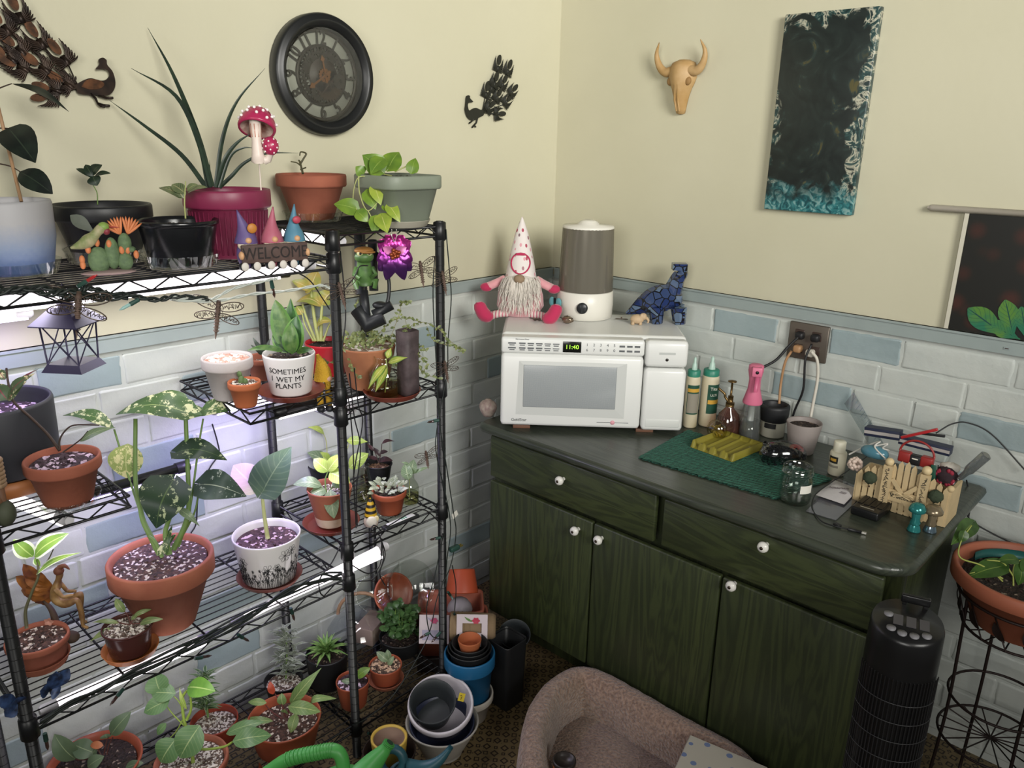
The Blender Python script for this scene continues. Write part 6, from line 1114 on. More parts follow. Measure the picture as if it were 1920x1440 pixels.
col = n.mix(n.ramp(e_, [(.84, (0, 0, 0, 1)), (.93, (1, 1, 1, 1))]), dark, n.ramp(n('ShaderNodeTexNoise', {'Vector': ob, 'Scale': 22.0, 'Detail': 6.0, 'Distortion': 2.5}).outputs[0], [(.38, '#1c2c2b'), (.5, '#2f4a48'), (.565, '#b3b09c'), (.63, '#22302f')]))
low = n.ramp(n.math('MULTIPLY_ADD', wv_, .16, n.math('MULTIPLY', xx.outputs[2], -1.0)), [(.27, (0, 0, 0, 1)), (.33, (1, 1, 1, 1))]); col = n.mix(low, col, n.ramp(n('ShaderNodeTexNoise', {'Vector': ob, 'Scale': 40.0, 'Detail': 6.0, 'Distortion': 2.0}).outputs[0], [(.38, '#1c4a50'), (.5, '#34777a'), (.62, '#7fa3a0')]))
n.l.new(col, b.inputs['Base Color']); b.inputs['Roughness'].default_value = .38
pt = thing('painting', 'tall dark abstract painting with white and teal swirls on the right wall', 'painting', ((px0+px1)/2, -.002, (pz0+pz1)/2)); s = MB(); s.box((0, -.012, 0), (W_, .024, H_), 0, bev=.003); s.build('canvas', m, pt)
# feather print and rail
fx0 = xz(1790, 520)[0]; z0, z1 = RAIL1+.003, xz(1812, 397)[1]
fpn = thing('feather_print', 'black wall print of green feathers and dim red blossoms at the right edge', 'wall print', (fx0, -.002, z0)); m_fb, n, b = base('black_print_with_red_blooms'); ob = n('ShaderNodeTexCoord').outputs['Object']; v = n('ShaderNodeTexVoronoi', {'Vector': ob, 'Scale': 15.0, 'Randomness': 1.0}).outputs[0]
n.l.new(n.ramp(v, [(.12, '#3b1c14'), (.42, '#17150f'), (.5, '#141410')]), b.inputs['Base Color']); b.inputs['Roughness'].default_value = .45
s = MB(); s.box((.17+.012, -.006, (z1-z0)/2), (.34, .012, z1-z0), 0); s.build('panel', m_fb, fpn); s = MB(); s.box((.005, -.007, (z1-z0)/2), (.010, .013, z1-z0)); s.build('white_border', M('white_print_border', '#c4c0b0', .5), fpn)
m_fg = leafmat('painted_green_feather', '#2f7a5a', '#5f8f3f', rib='#1f4f4a', vein=.4, vs=18, rough=.5)
for (bx, by, tx, ty, wd) in ((1888, 640, 1815, 578, 42), (1900, 640, 1885, 562, 34), (1912, 640, 1862, 612, 26), (1925, 640, 1915, 575, 30), (1895, 641, 1860, 600, 22)):
    b_, e = YP(bx, by, -.0165), YP(tx, ty, -.0165); b_.z = max(b_.z, z0+.002); o_ = V(fpn.location); s = MB(); s.leaf(b_-o_, e-o_, wd*S(b_), up=(0, -1, 0), arch=0, fold=.02, shape='spoon', nl=12); s.build('printed_feather', m_fg, fpn)
a_ = xz(1740, 384); s = MB(); zr = a_[1]; s.tube([(0, 0, 0), (.006, 0, 0), (.012, 0, 0), (.50, 0, 0)], [.004, .0095, .011, .011], 20, flat=.8); o = s.build('wall_rail', M('pale_grey_rail_plastic', '#a39c90', .4), loc=(a_[0]+.004, -.0125, zr-.006)); tag(o, 'pale rounded rail on the wall above the feather print', 'rail')
s = MB(); s.box((0, 0, 0), (.014, .001, .007)); s.box((0, -.0008, .0), (.009, .0006, .002), 1); o = s.build('tiny_sticker', [M('sticker_grey', '#8f9a9a', .5), M('sticker_ink', '#3f2f2c', .5)], loc=(xz(1890, 652)[0], -.0125, xz(1890, 652)[1])); tag(o, 'tiny printed sticker on the blue grey rail below the feather print', 'sticker')
# bull skull
m_bone = M('carved_bone', '#b5966a', .55, col2='#a3814f', vs=16, bump=.25, bs=50); sx_, sz_ = xz(1283, 150); k = S(YP(1283, 150, -.03)); sk = thing('bull_skull', 'carved tan bull skull with upturned horns on the right wall', 'wall ornament', (sx_, -.002, sz_))
s = MB(); rows = []; 
for z, hw, dp in ((36, 1, 3), (35, 10, 12), (30, 21, 22), (22, 25, 27), (12, 26, 28), (4, 26, 28), (-6, 23, 27), (-16, 18, 25), (-28, 14, 22), (-42, 11, 18), (-52, 9.5, 14), (-60, 8, 9), (-62, 3, 4)):
    rows.append([V((hw*k*cos(a)*(1+.10*cos(2*a)), -max(0, sin(a))*dp*k-(.004 if sin(a) >= 0 else 0)+0*z, z*k)) for a in [pi*2*j/28 for j in range(28)]])
s.grid(rows, 0, True, True); b_ = s.build('cranium', m_bone, sk)
for q in (-1, 1):
    h_ = MB(); h_.tube(curve([(q*18*k, -12*k, 16*k), (q*34*k, -14*k, 14*k), (q*47*k, -16*k, 26*k), (q*52*k, -20*k, 46*k), (q*44*k, -26*k, 66*k)], 5), [9*k]*4+[8.6*k, 8.4*k, 8*k, 7.8*k, 7.4*k, 7*k, 6.6*k, 6.2*k, 5.8*k, 5.2*k, 4.6*k, 4*k, 3.4*k, 2.8*k, 2.2*k, 1.5*k, .6*k], 14); h_.build('horn', m_bone, sk)
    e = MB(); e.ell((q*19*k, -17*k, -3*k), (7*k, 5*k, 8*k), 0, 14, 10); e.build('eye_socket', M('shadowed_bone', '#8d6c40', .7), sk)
    e = MB(); e.tube([(q*3*k, -27*k, -8*k), (q*3.5*k, -22*k, -36*k), (q*3*k, -13*k, -56*k)], [1.5*k, 2.2*k, 1.8*k], 8); e.build('nasal_ridge', m_bone, sk)
# ---------------------------------------------------------------- rack ornaments
# welcome gnomes
p = Z(512, 503, ZT+.002); k = S(p); az_ = rad(90)-rad(14); wg = thing('welcome_gnomes', 'three painted gnomes holding a brown WELCOME sign at the front of the top shelf', 'figurine', p+hdir(p)*.012, az_)
cols = (('purple', '#5d4d7d', -46, -8, 108), ('pink', '#a85a6c', 2, 2, 112), ('blue', '#4d7d93', 44, 0, 116))
for nm_, c_, x, lean, hh in cols:
    g = MB(); g.ell((x*k, 0, 28*k), (19*k, 14*k, 28*k)); go = g.build('gnome_body', M(nm_+'_resin', c_, .5, var=.1, vs=30), wg)
    h_ = MB(); q = lean; h_.tube(curve([(x*k, 0, 48*k), (x*k, 0, 62*k), ((x+q*.5)*k, 0, 80*k), ((x+q+(-4 if nm_ == 'purple' else 4))*k, 0, hh*k)], 4), [21*k, 20.5*k, 19.5*k, 19*k, 17.5*k, 16*k, 14*k, 12*k, 9.5*k, 7.5*k, 5*k, 3*k, 1*k], 16); h_.build('hat', M(nm_+'_resin'), go)
    h_ = MB(); h_.ell((x*k, -9*k, 46*k), (18*k, 8*k, 12*k)); h_.build('beard', M('cream_resin', '#c9bda6', .6), go); h_ = MB(); h_.ell((x*k, -17*k, 54*k), (6*k,)*3); h_.build('nose', M('skin_resin', '#c79a72', .5), go)
    for q in (-1, 1): h_ = MB(); h_.ell(((x+q*11)*k, -14*k, 7*k), (9*k, 11*k, 8*k), 0); h_.ell(((x+q*11)*k, -24*k, 8*k), (7*k, 3*k, 8*k), 1); h_.build('boot', [M('black_resin', '#23252a', .5), M('white_sole', '#c9c3bb', .6)], go)
s = MB(); s.ell((-38*k, -18*k, 76*k), (9*k, 3*k, 9*k)); s.build('sunflower', M('orange_flower', '#b0722c', .5), wg); s = MB(); s.ell((46*k, -15*k, 88*k), (8*k, 3*k, 7*k)); s.build('red_flower', M('red_rose_resin', '#a33a4a', .5), wg)
s = MB(); s.box((0, -20*k, 30*k), (122*k, 7*k, 34*k), 0, bev=.002); so = s.build('welcome_sign', M('dark_brown_sign_wood', '#54413c', .7, col2='#45342f', vs=40, bump=.4, bs=60), wg); s = MB(); s.text('WELCOME', 31*k, (0, -24*k, 30*k), (1, 0, 0), (0, 0, 1), ext=.0008, sx=.80); s.build('sign_lettering', M('burnt_letters', '#1f1715', .7), so)
for q in (-1, 1): s = MB(); s.ell((q*61*k, -20*k, 28*k), (5*k, 8*k, 8*k)); s.build('hand', M('skin_resin'), wg)
# hummingbird on cactus
p = Z(205, 515, ZT+.002); k = S(p); hb_ = thing('hummingbird_figurine', 'hummingbird sipping orange cactus blooms figurine at the front of the top shelf', 'figurine', p+hdir(p)*.01, az_); m_cac = M('cactus_resin', '#5f7550', .7, col2='#4d6144', vs=90, bump=.4, bs=150); m_or = M('orange_bloom', '#c97a4c', .55, var=.15, vs=60)
s = MB(); s.ell((0, 0, 3*k), (48*k, 20*k, 5*k)); s.build('base', M('pinkish_rock', '#8d7a76', .8, bump=.5), hb_)
for x, z, a_, b_ in ((-14, 26, 19, 26), (10, 38, 13, 30), (30, 22, 14, 18), (33, 55, 12, 20), (42, 44, 9, 6)): s = MB(); s.ell((x*k, 0, z*k), (a_*k, 9*k, b_*k)); s.build('cactus_pad', m_cac, hb_)
def bloom(x, z, n_, L, dirz, spread):
    s = MB()
    for i in range(n_): a = dirz+(i/(n_-1)-.5)*spread; s.ell((x*k+L*.5*k*cos(a), (i % 2)*3*k, z*k+L*.5*k*sin(a)), (L*.55*k, 2.4*k, 2.6*k), 0, 8, 8, R=Mx.Rotation(-a, 3, 'Y'))
    s.build('bloom', m_or, hb_)
bloom(28, 72, 7, 32, rad(115), 1.1); bloom(40, 72, 7, 32, rad(68), 1.1)
for x, z in ((-30, 48), (-14, 60), (6, 56), (-42, 30), (-42, 20), (26, 44), (36, 44), (50, 34)): s = MB(); s.ell((x*k, -4*k, z*k), (5*k, 5*k, 8*k), 0, 10, 8); s.build('bud', m_or, hb_)
s = MB(); s.tube(curve([(-58*k, -4*k, 52*k), (-38*k, -5*k, 58*k), (-22*k, -6*k, 68*k), (-8*k, -6*k, 82*k), (2*k, -6*k, 88*k)], 4), [2*k, 4*k, 6*k, 8*k, 9.5*k, 11*k, 12*k, 12*k, 11*k, 9.5*k, 8.5*k, 8*k, 8.5*k, 9*k, 9*k, 8*k, 5*k], 12); bo = s.build('bird_body', M('cream_green_plumage', '#a39a78', .6, col2='#75804f', vs=60), hb_)
s = MB(); s.ell((0, -6*k, 88*k), (10*k, 9*k, 9*k)); s.build('bird_head', M('green_crown', '#7a9448', .5), hb_); s = MB(); s.ell((4*k, -8*k, 80*k), (6*k, 7*k, 7*k)); s.build('red_throat', M('ruby_throat', '#7d2f38', .5), hb_); s = MB(); s.tube([(8*k, -6*k, 88*k), (26*k, -4*k, 86*k)], [2.2*k, .6*k], 8); s.build('beak', M('red_beak', '#a8483c', .5), hb_)
s = MB(); s.leaf((-14*k, -4*k, 76*k), (-50*k, 4*k, 110*k), 24*k, up=(0, -1, .3), shape='spoon', arch=.05); s.build('wing', M('grey_green_wing', '#4d5348', .6, var=.2, vs=80), hb_); s = MB(); s.leaf((-40*k, -4*k, 57*k), (-72*k, -4*k, 50*k), 10*k, up=(0, 0, 1)); s.build('tail', M('dark_tail', '#2f302b', .6), hb_)
# lantern
ref = V((.43, -1.83, 1.3)); pc = D(140, 690, ref); k = S(ref); ln = thing('lantern', 'dark violet metal candle lantern hanging under the top left shelf', 'lantern', pc, rad(38)); m_lan = M('dark_violet_metal', '#332f48', .4, metal=.3); r_ = 48*k
s = MB(); s.box((0, 0, 7*k), (78*k, 78*k, 14*k), 0, taper=.80); s.build('base', m_lan, ln)
s = MB(); zb, zt = 14*k, 90*k; c4 = [(-1, -1), (1, -1), (1, 1), (-1, 1)]
for x, y in c4: s.tube([(x*30*k, y*30*k, zb), (x*33*k, y*33*k, zt)], 1.8*k, 6)
for i in range(4):
    a, b_ = c4[i], c4[(i+1) % 4]; s.tube([(a[0]*30*k, a[1]*30*k, zb), (b_[0]*33*k, b_[1]*33*k, zt)], 1.3*k, 5); s.tube([(b_[0]*30*k, b_[1]*30*k, zb), (a[0]*33*k, a[1]*33*k, zt)], 1.3*k, 5); s.tube([(a[0]*33*k, a[1]*33*k, zt), (b_[0]*33*k, b_[1]*33*k, zt)], 1.5*k, 5)
s.build('cage', m_lan, ln)
s = MB(); s.add([(x*46*k, y*46*k, 88*k) for x, y in c4]+[(x*18*k, y*18*k, 118*k) for x, y in c4]+[(x*46*k, y*46*k, 86*k) for x, y in c4], [(0, 1, 5, 4), (1, 2, 6, 5), (2, 3, 7, 6), (3, 0, 4, 7), (4, 5, 6, 7), (8, 11, 10, 9), (0, 8, 9, 1), (1, 9, 10, 2), (2, 10, 11, 3), (3, 11, 8, 0)], 0, False); s.lathe([(15*k, 117*k), (14*k, 124*k), (.0005, 128*k)], 16); s.build('roof', m_lan, ln)
s = MB(); s.tube([(0, 12*k*cos(a), 132*k+12*k*sin(a)) for a in [2*pi*i/16 for i in range(16)]], 1.2*k, 6, closed=True); s.tube([(0, 0, 144*k), (0, 0, 160*k)], 1.2*k, 5); s.build('hanging_ring', m_lan, ln)
# dragonflies on the light string
XO = .435
for (x, y, kk_, lab, rt) in ((146, 580, 1.35, 'beaded dragonfly hanging right in front of the violet lantern', .5), (408, 590, 1.25, 'wire winged dragonfly dangling above the pebble topped pot', .0), (640, 548, 1.0, 'wire winged dragonfly on the front post beside the wilted plant', .4), (790, 508, 1.05, 'wire winged dragonfly half behind the pink flower light', 1.0), (832, 525, 1.0, 'wire winged dragonfly clinging high on the right post', .6), (836, 692, 1.0, 'wire winged dragonfly clinging halfway down the right post', .7), (800, 858, .9, 'wire winged dragonfly tilted by the right post above the lower shelf', 1.2)):
    p = XP(x, y, XO-.01); dragonfly(lab, p, kk_, group='dragonfly ornaments on the rack', rot=(rad(10), rad(12*(1 if x < 600 else -1)), rad(50)+rt*.4))
# clip lamp, frog, pink flower light
ref = V((.33, -1.12, 1.35)); k = S(ref); cl = thing('clip_grow_lamp', 'black clip on lamp with two vertical heads hanging below the top right shelf', 'clip lamp', D(690, 600, ref)); T_ = Mx.Translation(-V(cl.location)); m_bp = M('black_lamp_plastic', '#1f2124', .45)
for x, y0, y1 in ((672, 440, 552), (698, 450, 545)): s = MB(); s.T = T_; s.tube([D(x, y0, ref), D(x+3, y1, ref)], 8.5*k, 14); s.build('lamp_head', m_bp, cl)
s = MB(); s.T = T_; s.tube([D(682, 545, ref), D(688, 600, ref)], 8*k, 14); s.build('stem', m_bp, cl)
s = MB(); s.T = T_; s.tube([D(668, 580, ref), D(690, 608, ref), D(720, 596, ref)], [13*k, 17*k, 12*k], 14); s.tube([D(700, 590, ref), D(735, 572, ref)], 9*k, 12); s.ell(D(712, 572, ref), (14*k, 14*k, 7*k)); s.build('clamp', m_bp, cl)
s = MB(); s.T = T_; s.tube(curve([D(690, 470, ref), D(712, 480, ref), D(728, 520, ref), D(728, 560, ref), D(716, 588, ref), D(705, 592, ref)], 6), 3.4*k, 10); s.build('gooseneck', m_bp, cl)
ref2 = V((.36, -1.14, 1.35)); k = S(ref2); fr_ = thing('frog_figurine', 'green frog figurine with a brown cap hanging on the clip lamp', 'figurine', D(684, 535, ref2), rad(60)); m_frog = M('frog_green', '#4d6e38', .45, col2='#3d5a2f', vs=60)
s = MB(); s.tube([(0, 0, 0), (0, 0, 10*k), (0, 0, 28*k), (0, -2*k, 40*k), (0, -3*k, 50*k)], [12*k, 17*k, 15*k, 13*k, 12*k], 16); s.ell((0, -6*k, 54*k), (18*k, 15*k, 12*k)); s.build('body', m_frog, fr_)
for q in (-1, 1):
    s = MB(); s.ell((q*8*k, -14*k, 62*k), (6*k, 6*k, 6*k)); eo = s.build('eye', M('pale_frog_eye', '#b9b98a', .3), fr_); s = MB(); s.ell((q*8*k, -19*k, 62*k), (2.5*k,)*3); s.build('pupil', m_blk, eo); s = MB(); s.tube([(q*14*k, -4*k, 34*k), (q*20*k, -10*k, 22*k), (q*10*k, -16*k, 16*k)], [5*k, 4*k, 4*k], 8); s.build('arm', m_frog, fr_); s = MB(); s.tube([(q*10*k, -4*k, 6*k), (q*20*k, -12*k, 10*k), (q*16*k, -14*k, -4*k)], [7*k, 6*k, 4*k], 8); s.build('leg', m_frog, fr_)
s = MB(); s.ell((0, -6*k, 66*k), (18*k, 17*k, 7*k)); s.ell((6*k, -16*k, 64*k), (14*k, 10*k, 3*k)); s.build('cap', M('brown_cap', '#8a5f2c', .6, bump=.3), fr_)
p = XP(740, 475, .42); k = S(p); fl_ = thing('flower_light', 'metallic magenta and purple orchid shaped light hanging from the top right shelf', 'decorative light', p, rad(52)); m_mag, n, b = base('magenta_to_purple_foil'); zz_ = n('ShaderNodeSeparateXYZ', {0: n('ShaderNodeTexCoord').outputs['Object']}).outputs[2]; n.l.new(n.ramp(n.math('MULTIPLY_ADD', zz_, 9.0, .5), [(.15, '#5a3472'), (.5, '#8d2f86'), (.8, '#a82f7c')]), b.inputs['Base Color']); b.inputs['Metallic'].default_value = .7; b.inputs['Roughness'].default_value = .28
for a, L, w_ in ((250, 52, 20), (290, 52, 20), (225, 44, 22), (315, 44, 22), (200, 36, 22), (340, 36, 22), (150, 36, 24), (30, 36, 24), (120, 34, 24), (60, 34, 24), (90, 32, 22)):
    s = MB(); d_ = V((cos(rad(a)), 0, sin(rad(a)))); s.leaf((0, 0, 4*k), d_*L*k+V((0, 6*k, 4*k if a < 180 else -4*k)), w_*1.35*k, up=(0, -1, 0), shape='oval', arch=.18, fold=-.25, nl=12, nw=7, wav=.12); s.build('petal', m_mag, fl_)
for q in (-1, 1): s = MB(); s.leaf((0, -4*k, 2*k), (q*22*k, -6*k, 12*k), 16*k, up=(0, -1, 0)); s.build('inner_petal', M('dusty_pink_foil', '#a85a8a', .4, metal=.3), fl_)
s = MB(); R = random.Random(2)
for i in range(9): a = i*2.4; s.ell((cos(a)*9*k*(i/9)**.5, -10*k, sin(a)*9*k*(i/9)**.5), (4*k,)*3, 0, 10, 8)
s.build('bead_centre', M('copper_beads', '#8d4326', .25, metal=.5), fl_); s = MB(); 
for q in (-1, 1): s.tube(curve([(0, 0, 20*k), (q*5*k, -2*k, 34*k), (q*4*k, 4*k, 44*k)], 4), .8*k, 5)
s.build('hook', M('steel_tip', '#b5b3ae', .3, metal=.8), fl_)
# fairy, yellow figure, bee gnome, left figurine, butterflies
p = Z(128, 1205, Z3+.003); p = V((min(p.x, .3), p.y, Z3+.003)); k = S(p); fa_ = thing('fairy_figurine', 'brown and gold fairy sitting on a branch with leaf wings on the long shelf', 'figurine', p, rad(50)); m_fg_ = M('gold_brown_resin', '#9a7a4a', .5, col2='#6d4d2f', vs=40)
s = MB(); s.tube(curve([(-6*k, 0, 0), (-14*k, 0, 40*k), (-20*k, 2*k, 70*k), (-32*k, 4*k, 90*k)], 4), [14*k, 12*k, 10*k, 8*k, 7*k, 6*k, 6*k, 5.5*k, 5*k, 4.5*k, 4*k, 3.5*k, 3*k], 10); s.ell((6*k, 0, 12*k), (16*k, 12*k, 12*k)); s.build('branch', M('dark_branch_resin', '#4a3a2f', .7, bump=.4), fa_)
def skin(name, verts, edges, mat, par, sub=1):
    me = bpy.data.meshes.new(name); me.from_pydata([tuple(v[0]) for v in verts], edges, []); o = bpy.data.objects.new(name, me); COL.objects.link(o); o.parent = par; me.materials.append(mat)
    md = o.modifiers.new('skin', 'SKIN'); md.use_smooth_shade = True
    for i, v in enumerate(verts): me.skin_vertices[0].data[i].radius = (v[1], v[1])
    me.skin_vertices[0].data[0].use_root = True; m2 = o.modifiers.new('sub', 'SUBSURF'); m2.levels = m2.render_levels = sub; return o
q = lambda x, y, z, r_: (V((x*k, y*k, z*k)), r_*k)
skin('body', [q(-8, 0, 82, 11), q(-10, 0, 104, 9), q(-4, 0, 124, 9), (V((2*k, 0, 134*k)), 4.5*k), q(6, 0, 144, 8), q(6, 0, 152, 6), q(16, 7, 90, 8), q(34, 7, 100, 6.5), q(28, 7, 66, 5), q(26, 8, 42, 3.6), q(36, 8, 36, 3), q(16, -7, 88, 8), q(32, -7, 96, 6.5), q(36, -7, 62, 5), q(34, -8, 40, 3.6), q(44, -8, 34, 3), q(0, 10, 120, 4.5), q(8, 12, 102, 3.8), q(26, 8, 104, 3.2), q(0, -10, 120, 4.5), q(10, -12, 104, 3.8), q(28, -8, 106, 3.2)],
     [(0, 1), (1, 2), (2, 3), (3, 4), (4, 5), (0, 6), (6, 7), (7, 8), (8, 9), (9, 10), (0, 11), (11, 12), (12, 13), (13, 14), (14, 15), (2, 16), (16, 17), (17, 18), (2, 19), (19, 20), (20, 21)], m_fg_, fa_)
s = MB(); s.ell((5*k, 0, 152*k), (9*k, 9*k, 8*k)); s.tube(curve([(6*k, 0, 158*k), (16*k, 0, 162*k), (24*k, 0, 154*k)], 3), [5*k, 5*k, 4*k, 4*k, 3*k, 2*k, 1*k], 8); s.build('hair', M('auburn_resin', '#6a3d2a', .6), fa_)
for a, L in ((165, 74), (190, 66), (140, 70), (212, 56)): s = MB(); d_ = V((cos(rad(a)), .25, sin(rad(a)))); s.leaf((-12*k, 2*k, 112*k), V((-12*k, 2*k, 112*k))+d_*L*k, 34*k, up=(.2, -1, 0), shape='oval', fold=.15, wav=.07, nl=12, nw=7); s.build('leaf_wing', M('amber_leaf_wing', '#9a6028', .45, col2='#5a2f1c', vs=30), fa_)
s = MB()
for i in range(5): a = 2*pi*i/5; s.leaf((-22*k, -8*k, 54*k), (-22*k+9*k*cos(a), -12*k, 54*k+9*k*sin(a)), 8*k, up=(0, -1, 0), nl=5, nw=3)
s.build('pink_blossom', M('pink_blossom_resin', '#c08a78', .5), fa_)
p = XP(606, 712, .36); p.z = ZHR+.004 if p.y < YA else ZR2+.004; k = S(p); yg = thing('knitted_yellow_figure', 'small figure in a yellow knitted coat sitting beside the lettered white pot', 'figurine', XP(606, 712, .34), rad(60)); m_yk = M('yellow_knit', '#c4992c', .9, bump=.9, bs=260)
s = MB(); s.tube([(0, 0, 0), (0, 0, 18*k), (-3*k, 0, 34*k), (-8*k, 0, 50*k)], [17*k, 15*k, 9*k, 3*k], 14); s.build('coat', m_yk, yg); s = MB(); s.ell((8*k, -9*k, 4*k), (8*k, 6*k, 6*k)); s.build('hand', M('peach_felt', '#c49a86', .8), yg)
for q_ in (-1, 1): s = MB(); s.tube([(q_*7*k, -4*k, 2*k), (q_*8*k, -12*k, -26*k), (q_*8*k, -14*k, -46*k)], 6*k, 10); lo_ = s.build('leg', m_yk, yg); s = MB(); s.ell((q_*8*k, -17*k, -52*k), (8*k, 10*k, 7*k)); s.build('boot', M('black_resin'), lo_)
p = Z(696, 985, ZR3+.004); k = S(p); bg = thing('bee_gnome', 'little bee striped gnome with a white beard on the lower right shelf', 'figurine', p, rad(60)); s = MB(); s.lathe([(.0005, 0), (13*k, 2*k), (14*k, 10*k), (10*k, 22*k), (.0005, 24*k)], 18); s.build('body', M('cream_felt', '#c9b8ad', .9, bump=.4), bg)
m_bee, n, b = base('bee_stripes'); zz_ = n('ShaderNodeSeparateXYZ', {0: n('ShaderNodeTexCoord').outputs['Object']}).outputs[2]; n.l.new(n.ramp(n.math('FRACT', n.math('MULTIPLY', zz_, 1/(11*k))), [(0, '#c9a227'), (.5, '#1e1b17')], 'CONSTANT'), b.inputs['Base Color']); s = MB(); s.lathe([(12*k, 20*k), (10*k, 32*k), (6*k, 46*k), (1*k, 56*k), (.0005, 57*k)], 16); s.build('hat', m_bee, bg)
s = MB(); s.ell((0, -11*k, 14*k), (10*k, 5*k, 10*k)); s.build('beard', M('white_fluffy_fur'), bg); s = MB(); s.ell((9*k, -10*k, 18*k), (5*k, 2*k, 6*k)); s.build('daisy', M('pale_daisy', '#d6c9a0', .7), bg)
p = Z(12, 985, ZHL+.004); k = S(p); s = MB(); s.T = None
for i in range(7): s.tube([(13*k*cos(2*pi*j/14)+rnd.uniform(-1, 1)*k, 9*k*sin(2*pi*j/14), (84+i*8)*k) for j in range(14)], 5*k, 8, 1, closed=True)
s.ell((0, 0, 26*k), (26*k, 20*k, 26*k), 0); s.ell((-4*k, -6*k, 52*k), (14*k, 12*k, 14*k), 2); s.tube([(0, 0, 40*k), (0, 0, 140*k)], 8*k, 10, 2); tag(s.build('woodland_figurine', [M('mossy_resin', '#4d5240', .7, var=.3), M('coiled_tan_resin', '#8d7358', .6), M('brown_resin', '#6a4a34', .6)], loc=p), 'brown and mossy resin figurine cut off by the left edge of the picture', 'figurine')
m_but = M('blue_butterfly_wing', '#3a527f', .4, metal=.2, col2='#1c2338', vs=70)
for (x, y, lab, wv__) in ((100, 1278, 'blue butterfly ornament on the shelf edge beside the left post', ((130, 1255), (106, 1260), (76, 1296), (112, 1300))), (22, 1310, 'darker blue butterfly ornament left of the left post', ((34, 1308), (6, 1326), (10, 1344), (-4, 1310)))):
    p = XP(x, y, .43); t = thing('butterfly_ornament', lab, 'ornament', p, group='blue butterflies on the rack'); b0 = XP(x-6 if x > 50 else x+12, y+16 if x > 50 else y+8, .435)
    for (tx, ty) in wv__: s = MB(); s.T = Mx.Translation(-p); s.leaf(b0, XP(tx, ty, .445), .028, up=(1, 0, .3), shape='spoon', nl=8); s.build('wing', m_but, t)
    s = MB(); s.T = Mx.Translation(-p); s.tube([b0-V((0, 0, .01)), b0, b0+V((0, .01, .012))], [.001, .003, .002], 8); s.build('body', m_blk, t)
# inline timer
P = [XP(x, y, .405) for x, y in ((725, 987), (777, 967))]; P = [V((p.x, p.y, ZR3+.008)) for p in P]; t = thing('inline_timer', 'white oval cord switch with green marks lying on the lower right shelf edge', 'cord switch', (P[0]+P[1])/2, math.atan2((P[1]-P[0]).y, (P[1]-P[0]).x)); L = (P[1]-P[0]).length; s = MB(); s.box((0, 0, 0), (L*1.25, .024, .012), 0, bev=.0058); s.build('case', m_bp, t); s = MB(); s.box((0, 0, .0066), (L*.95, .016, .002), 0, bev=.0009); fo = s.build('face', M('white_switch_face', '#d4d6d2', .4), t); s = MB()
for x in (.004, .011, .018): s.box((x, 0, .0079), (.004, .008, .0006))
s.build('green_marks', M('green_leds', '#4f9a72', .5), fo)
# ---------------------------------------------------------------- cords and string lights
def cord(name, lab, pts, r, mat, cat='string lights', n_=6, twist=0):
    P = curve(pts, n_); s = MB(); o = P[0].copy()
    if twist:
        for ph in (0, pi): s.tube([p-o+V((0, 0, twist*sin(i*1.1+ph)))+V((twist*cos(i*1.1+ph), 0, 0)) for i, p in enumerate(P)], r, 6)
    else: s.tube([p-o for p in P], r, 6)
    return tag(s.build(name, mat, loc=o), lab, cat)
def cordt(name, lab, segs, r, mat, bulbs, cat='string lights', twist=0):
    o = segs[0][0]; t = thing(name, lab, cat, o)
    for sg in segs:
        P = curve(sg, 6); s = MB()
        for ph in ((0, pi) if twist else (0,)): s.tube([p-o+V((twist*cos(i*1.1+ph), 0, twist*sin(i*1.1+ph))) for i, p in enumerate(P)], r, 6)
        s.build('wire', mat, t)
    for (p, d_, c_) in bulbs:
        s = MB(); d_ = V(d_).normalized(); s.tube([p-o, p-o+d_*.018, p-o+d_*.02], [.0042, .0048, .003], 8, 0); s.tube([p-o+d_*.018, p-o+d_*.034, p-o+d_*.042], [.0036, .0034, .0005], 8, 1); s.build('bulb', [M('green_socket', '#2b4a42', .5), c_], t)
    return t
m_gw = M('dark_green_wire', '#1f2623', .5); m_ww = M('white_wire', '#b9bfb8', .5); m_bulb = clear('bulb_clear', '#9a8a86', .1, .05, .3, '#5a3a38'); m_bt = M('teal_bulb', '#8fb5b0', .3); m_br_ = M('red_bulb', '#a8282a', .3)
X1 = XF+.022
cordt('light_string', 'dark green light string looped along the front edge of the top left shelf', [[XP(x, y, X1) for x, y in ((-10, 535), (30, 548), (80, 538), (120, 555), (150, 552), (230, 552), (290, 562), (330, 556), (390, 560))], [XP(x, y, X1+.006) for x, y in ((-10, 552), (40, 540), (90, 552), (130, 545), (180, 560), (240, 557))], [XP(x, y, X1) for x, y in ((100, 545), (150, 545), (165, 540), (200, 548))]], .0030, m_gw, [(XP(145, 538, X1), (0, 1, .5), m_br_), (XP(260, 562, X1+.004), (0, -1, -.4), m_bt)], twist=.0035)
cordt('white_light_string', 'white twisted light string sagging under the top left shelf to the front post', [[XP(x, y, X1) for x, y in ((318, 556), (370, 562), (400, 560), (440, 540), (505, 525), (520, 522))], [XP(x, y, X1) for x, y in ((320, 562), (400, 565), (470, 552), (540, 545), (600, 535), (618, 540))]], .0019, m_ww, [(XP(508, 525, X1), (0, .15, -1), m_bulb)], twist=.002)
sg = []
R = random.Random(31)
for j in range(6): sg.append([XP(x, y+R.uniform(-9, 9), X1+R.uniform(-.004, .010)) for x, y in ((75, 1360), (130, 1318), (190, 1298), (250, 1262), (330, 1222), (400, 1190), (470, 1150), (540, 1112), (600, 1085), (640, 1080))])
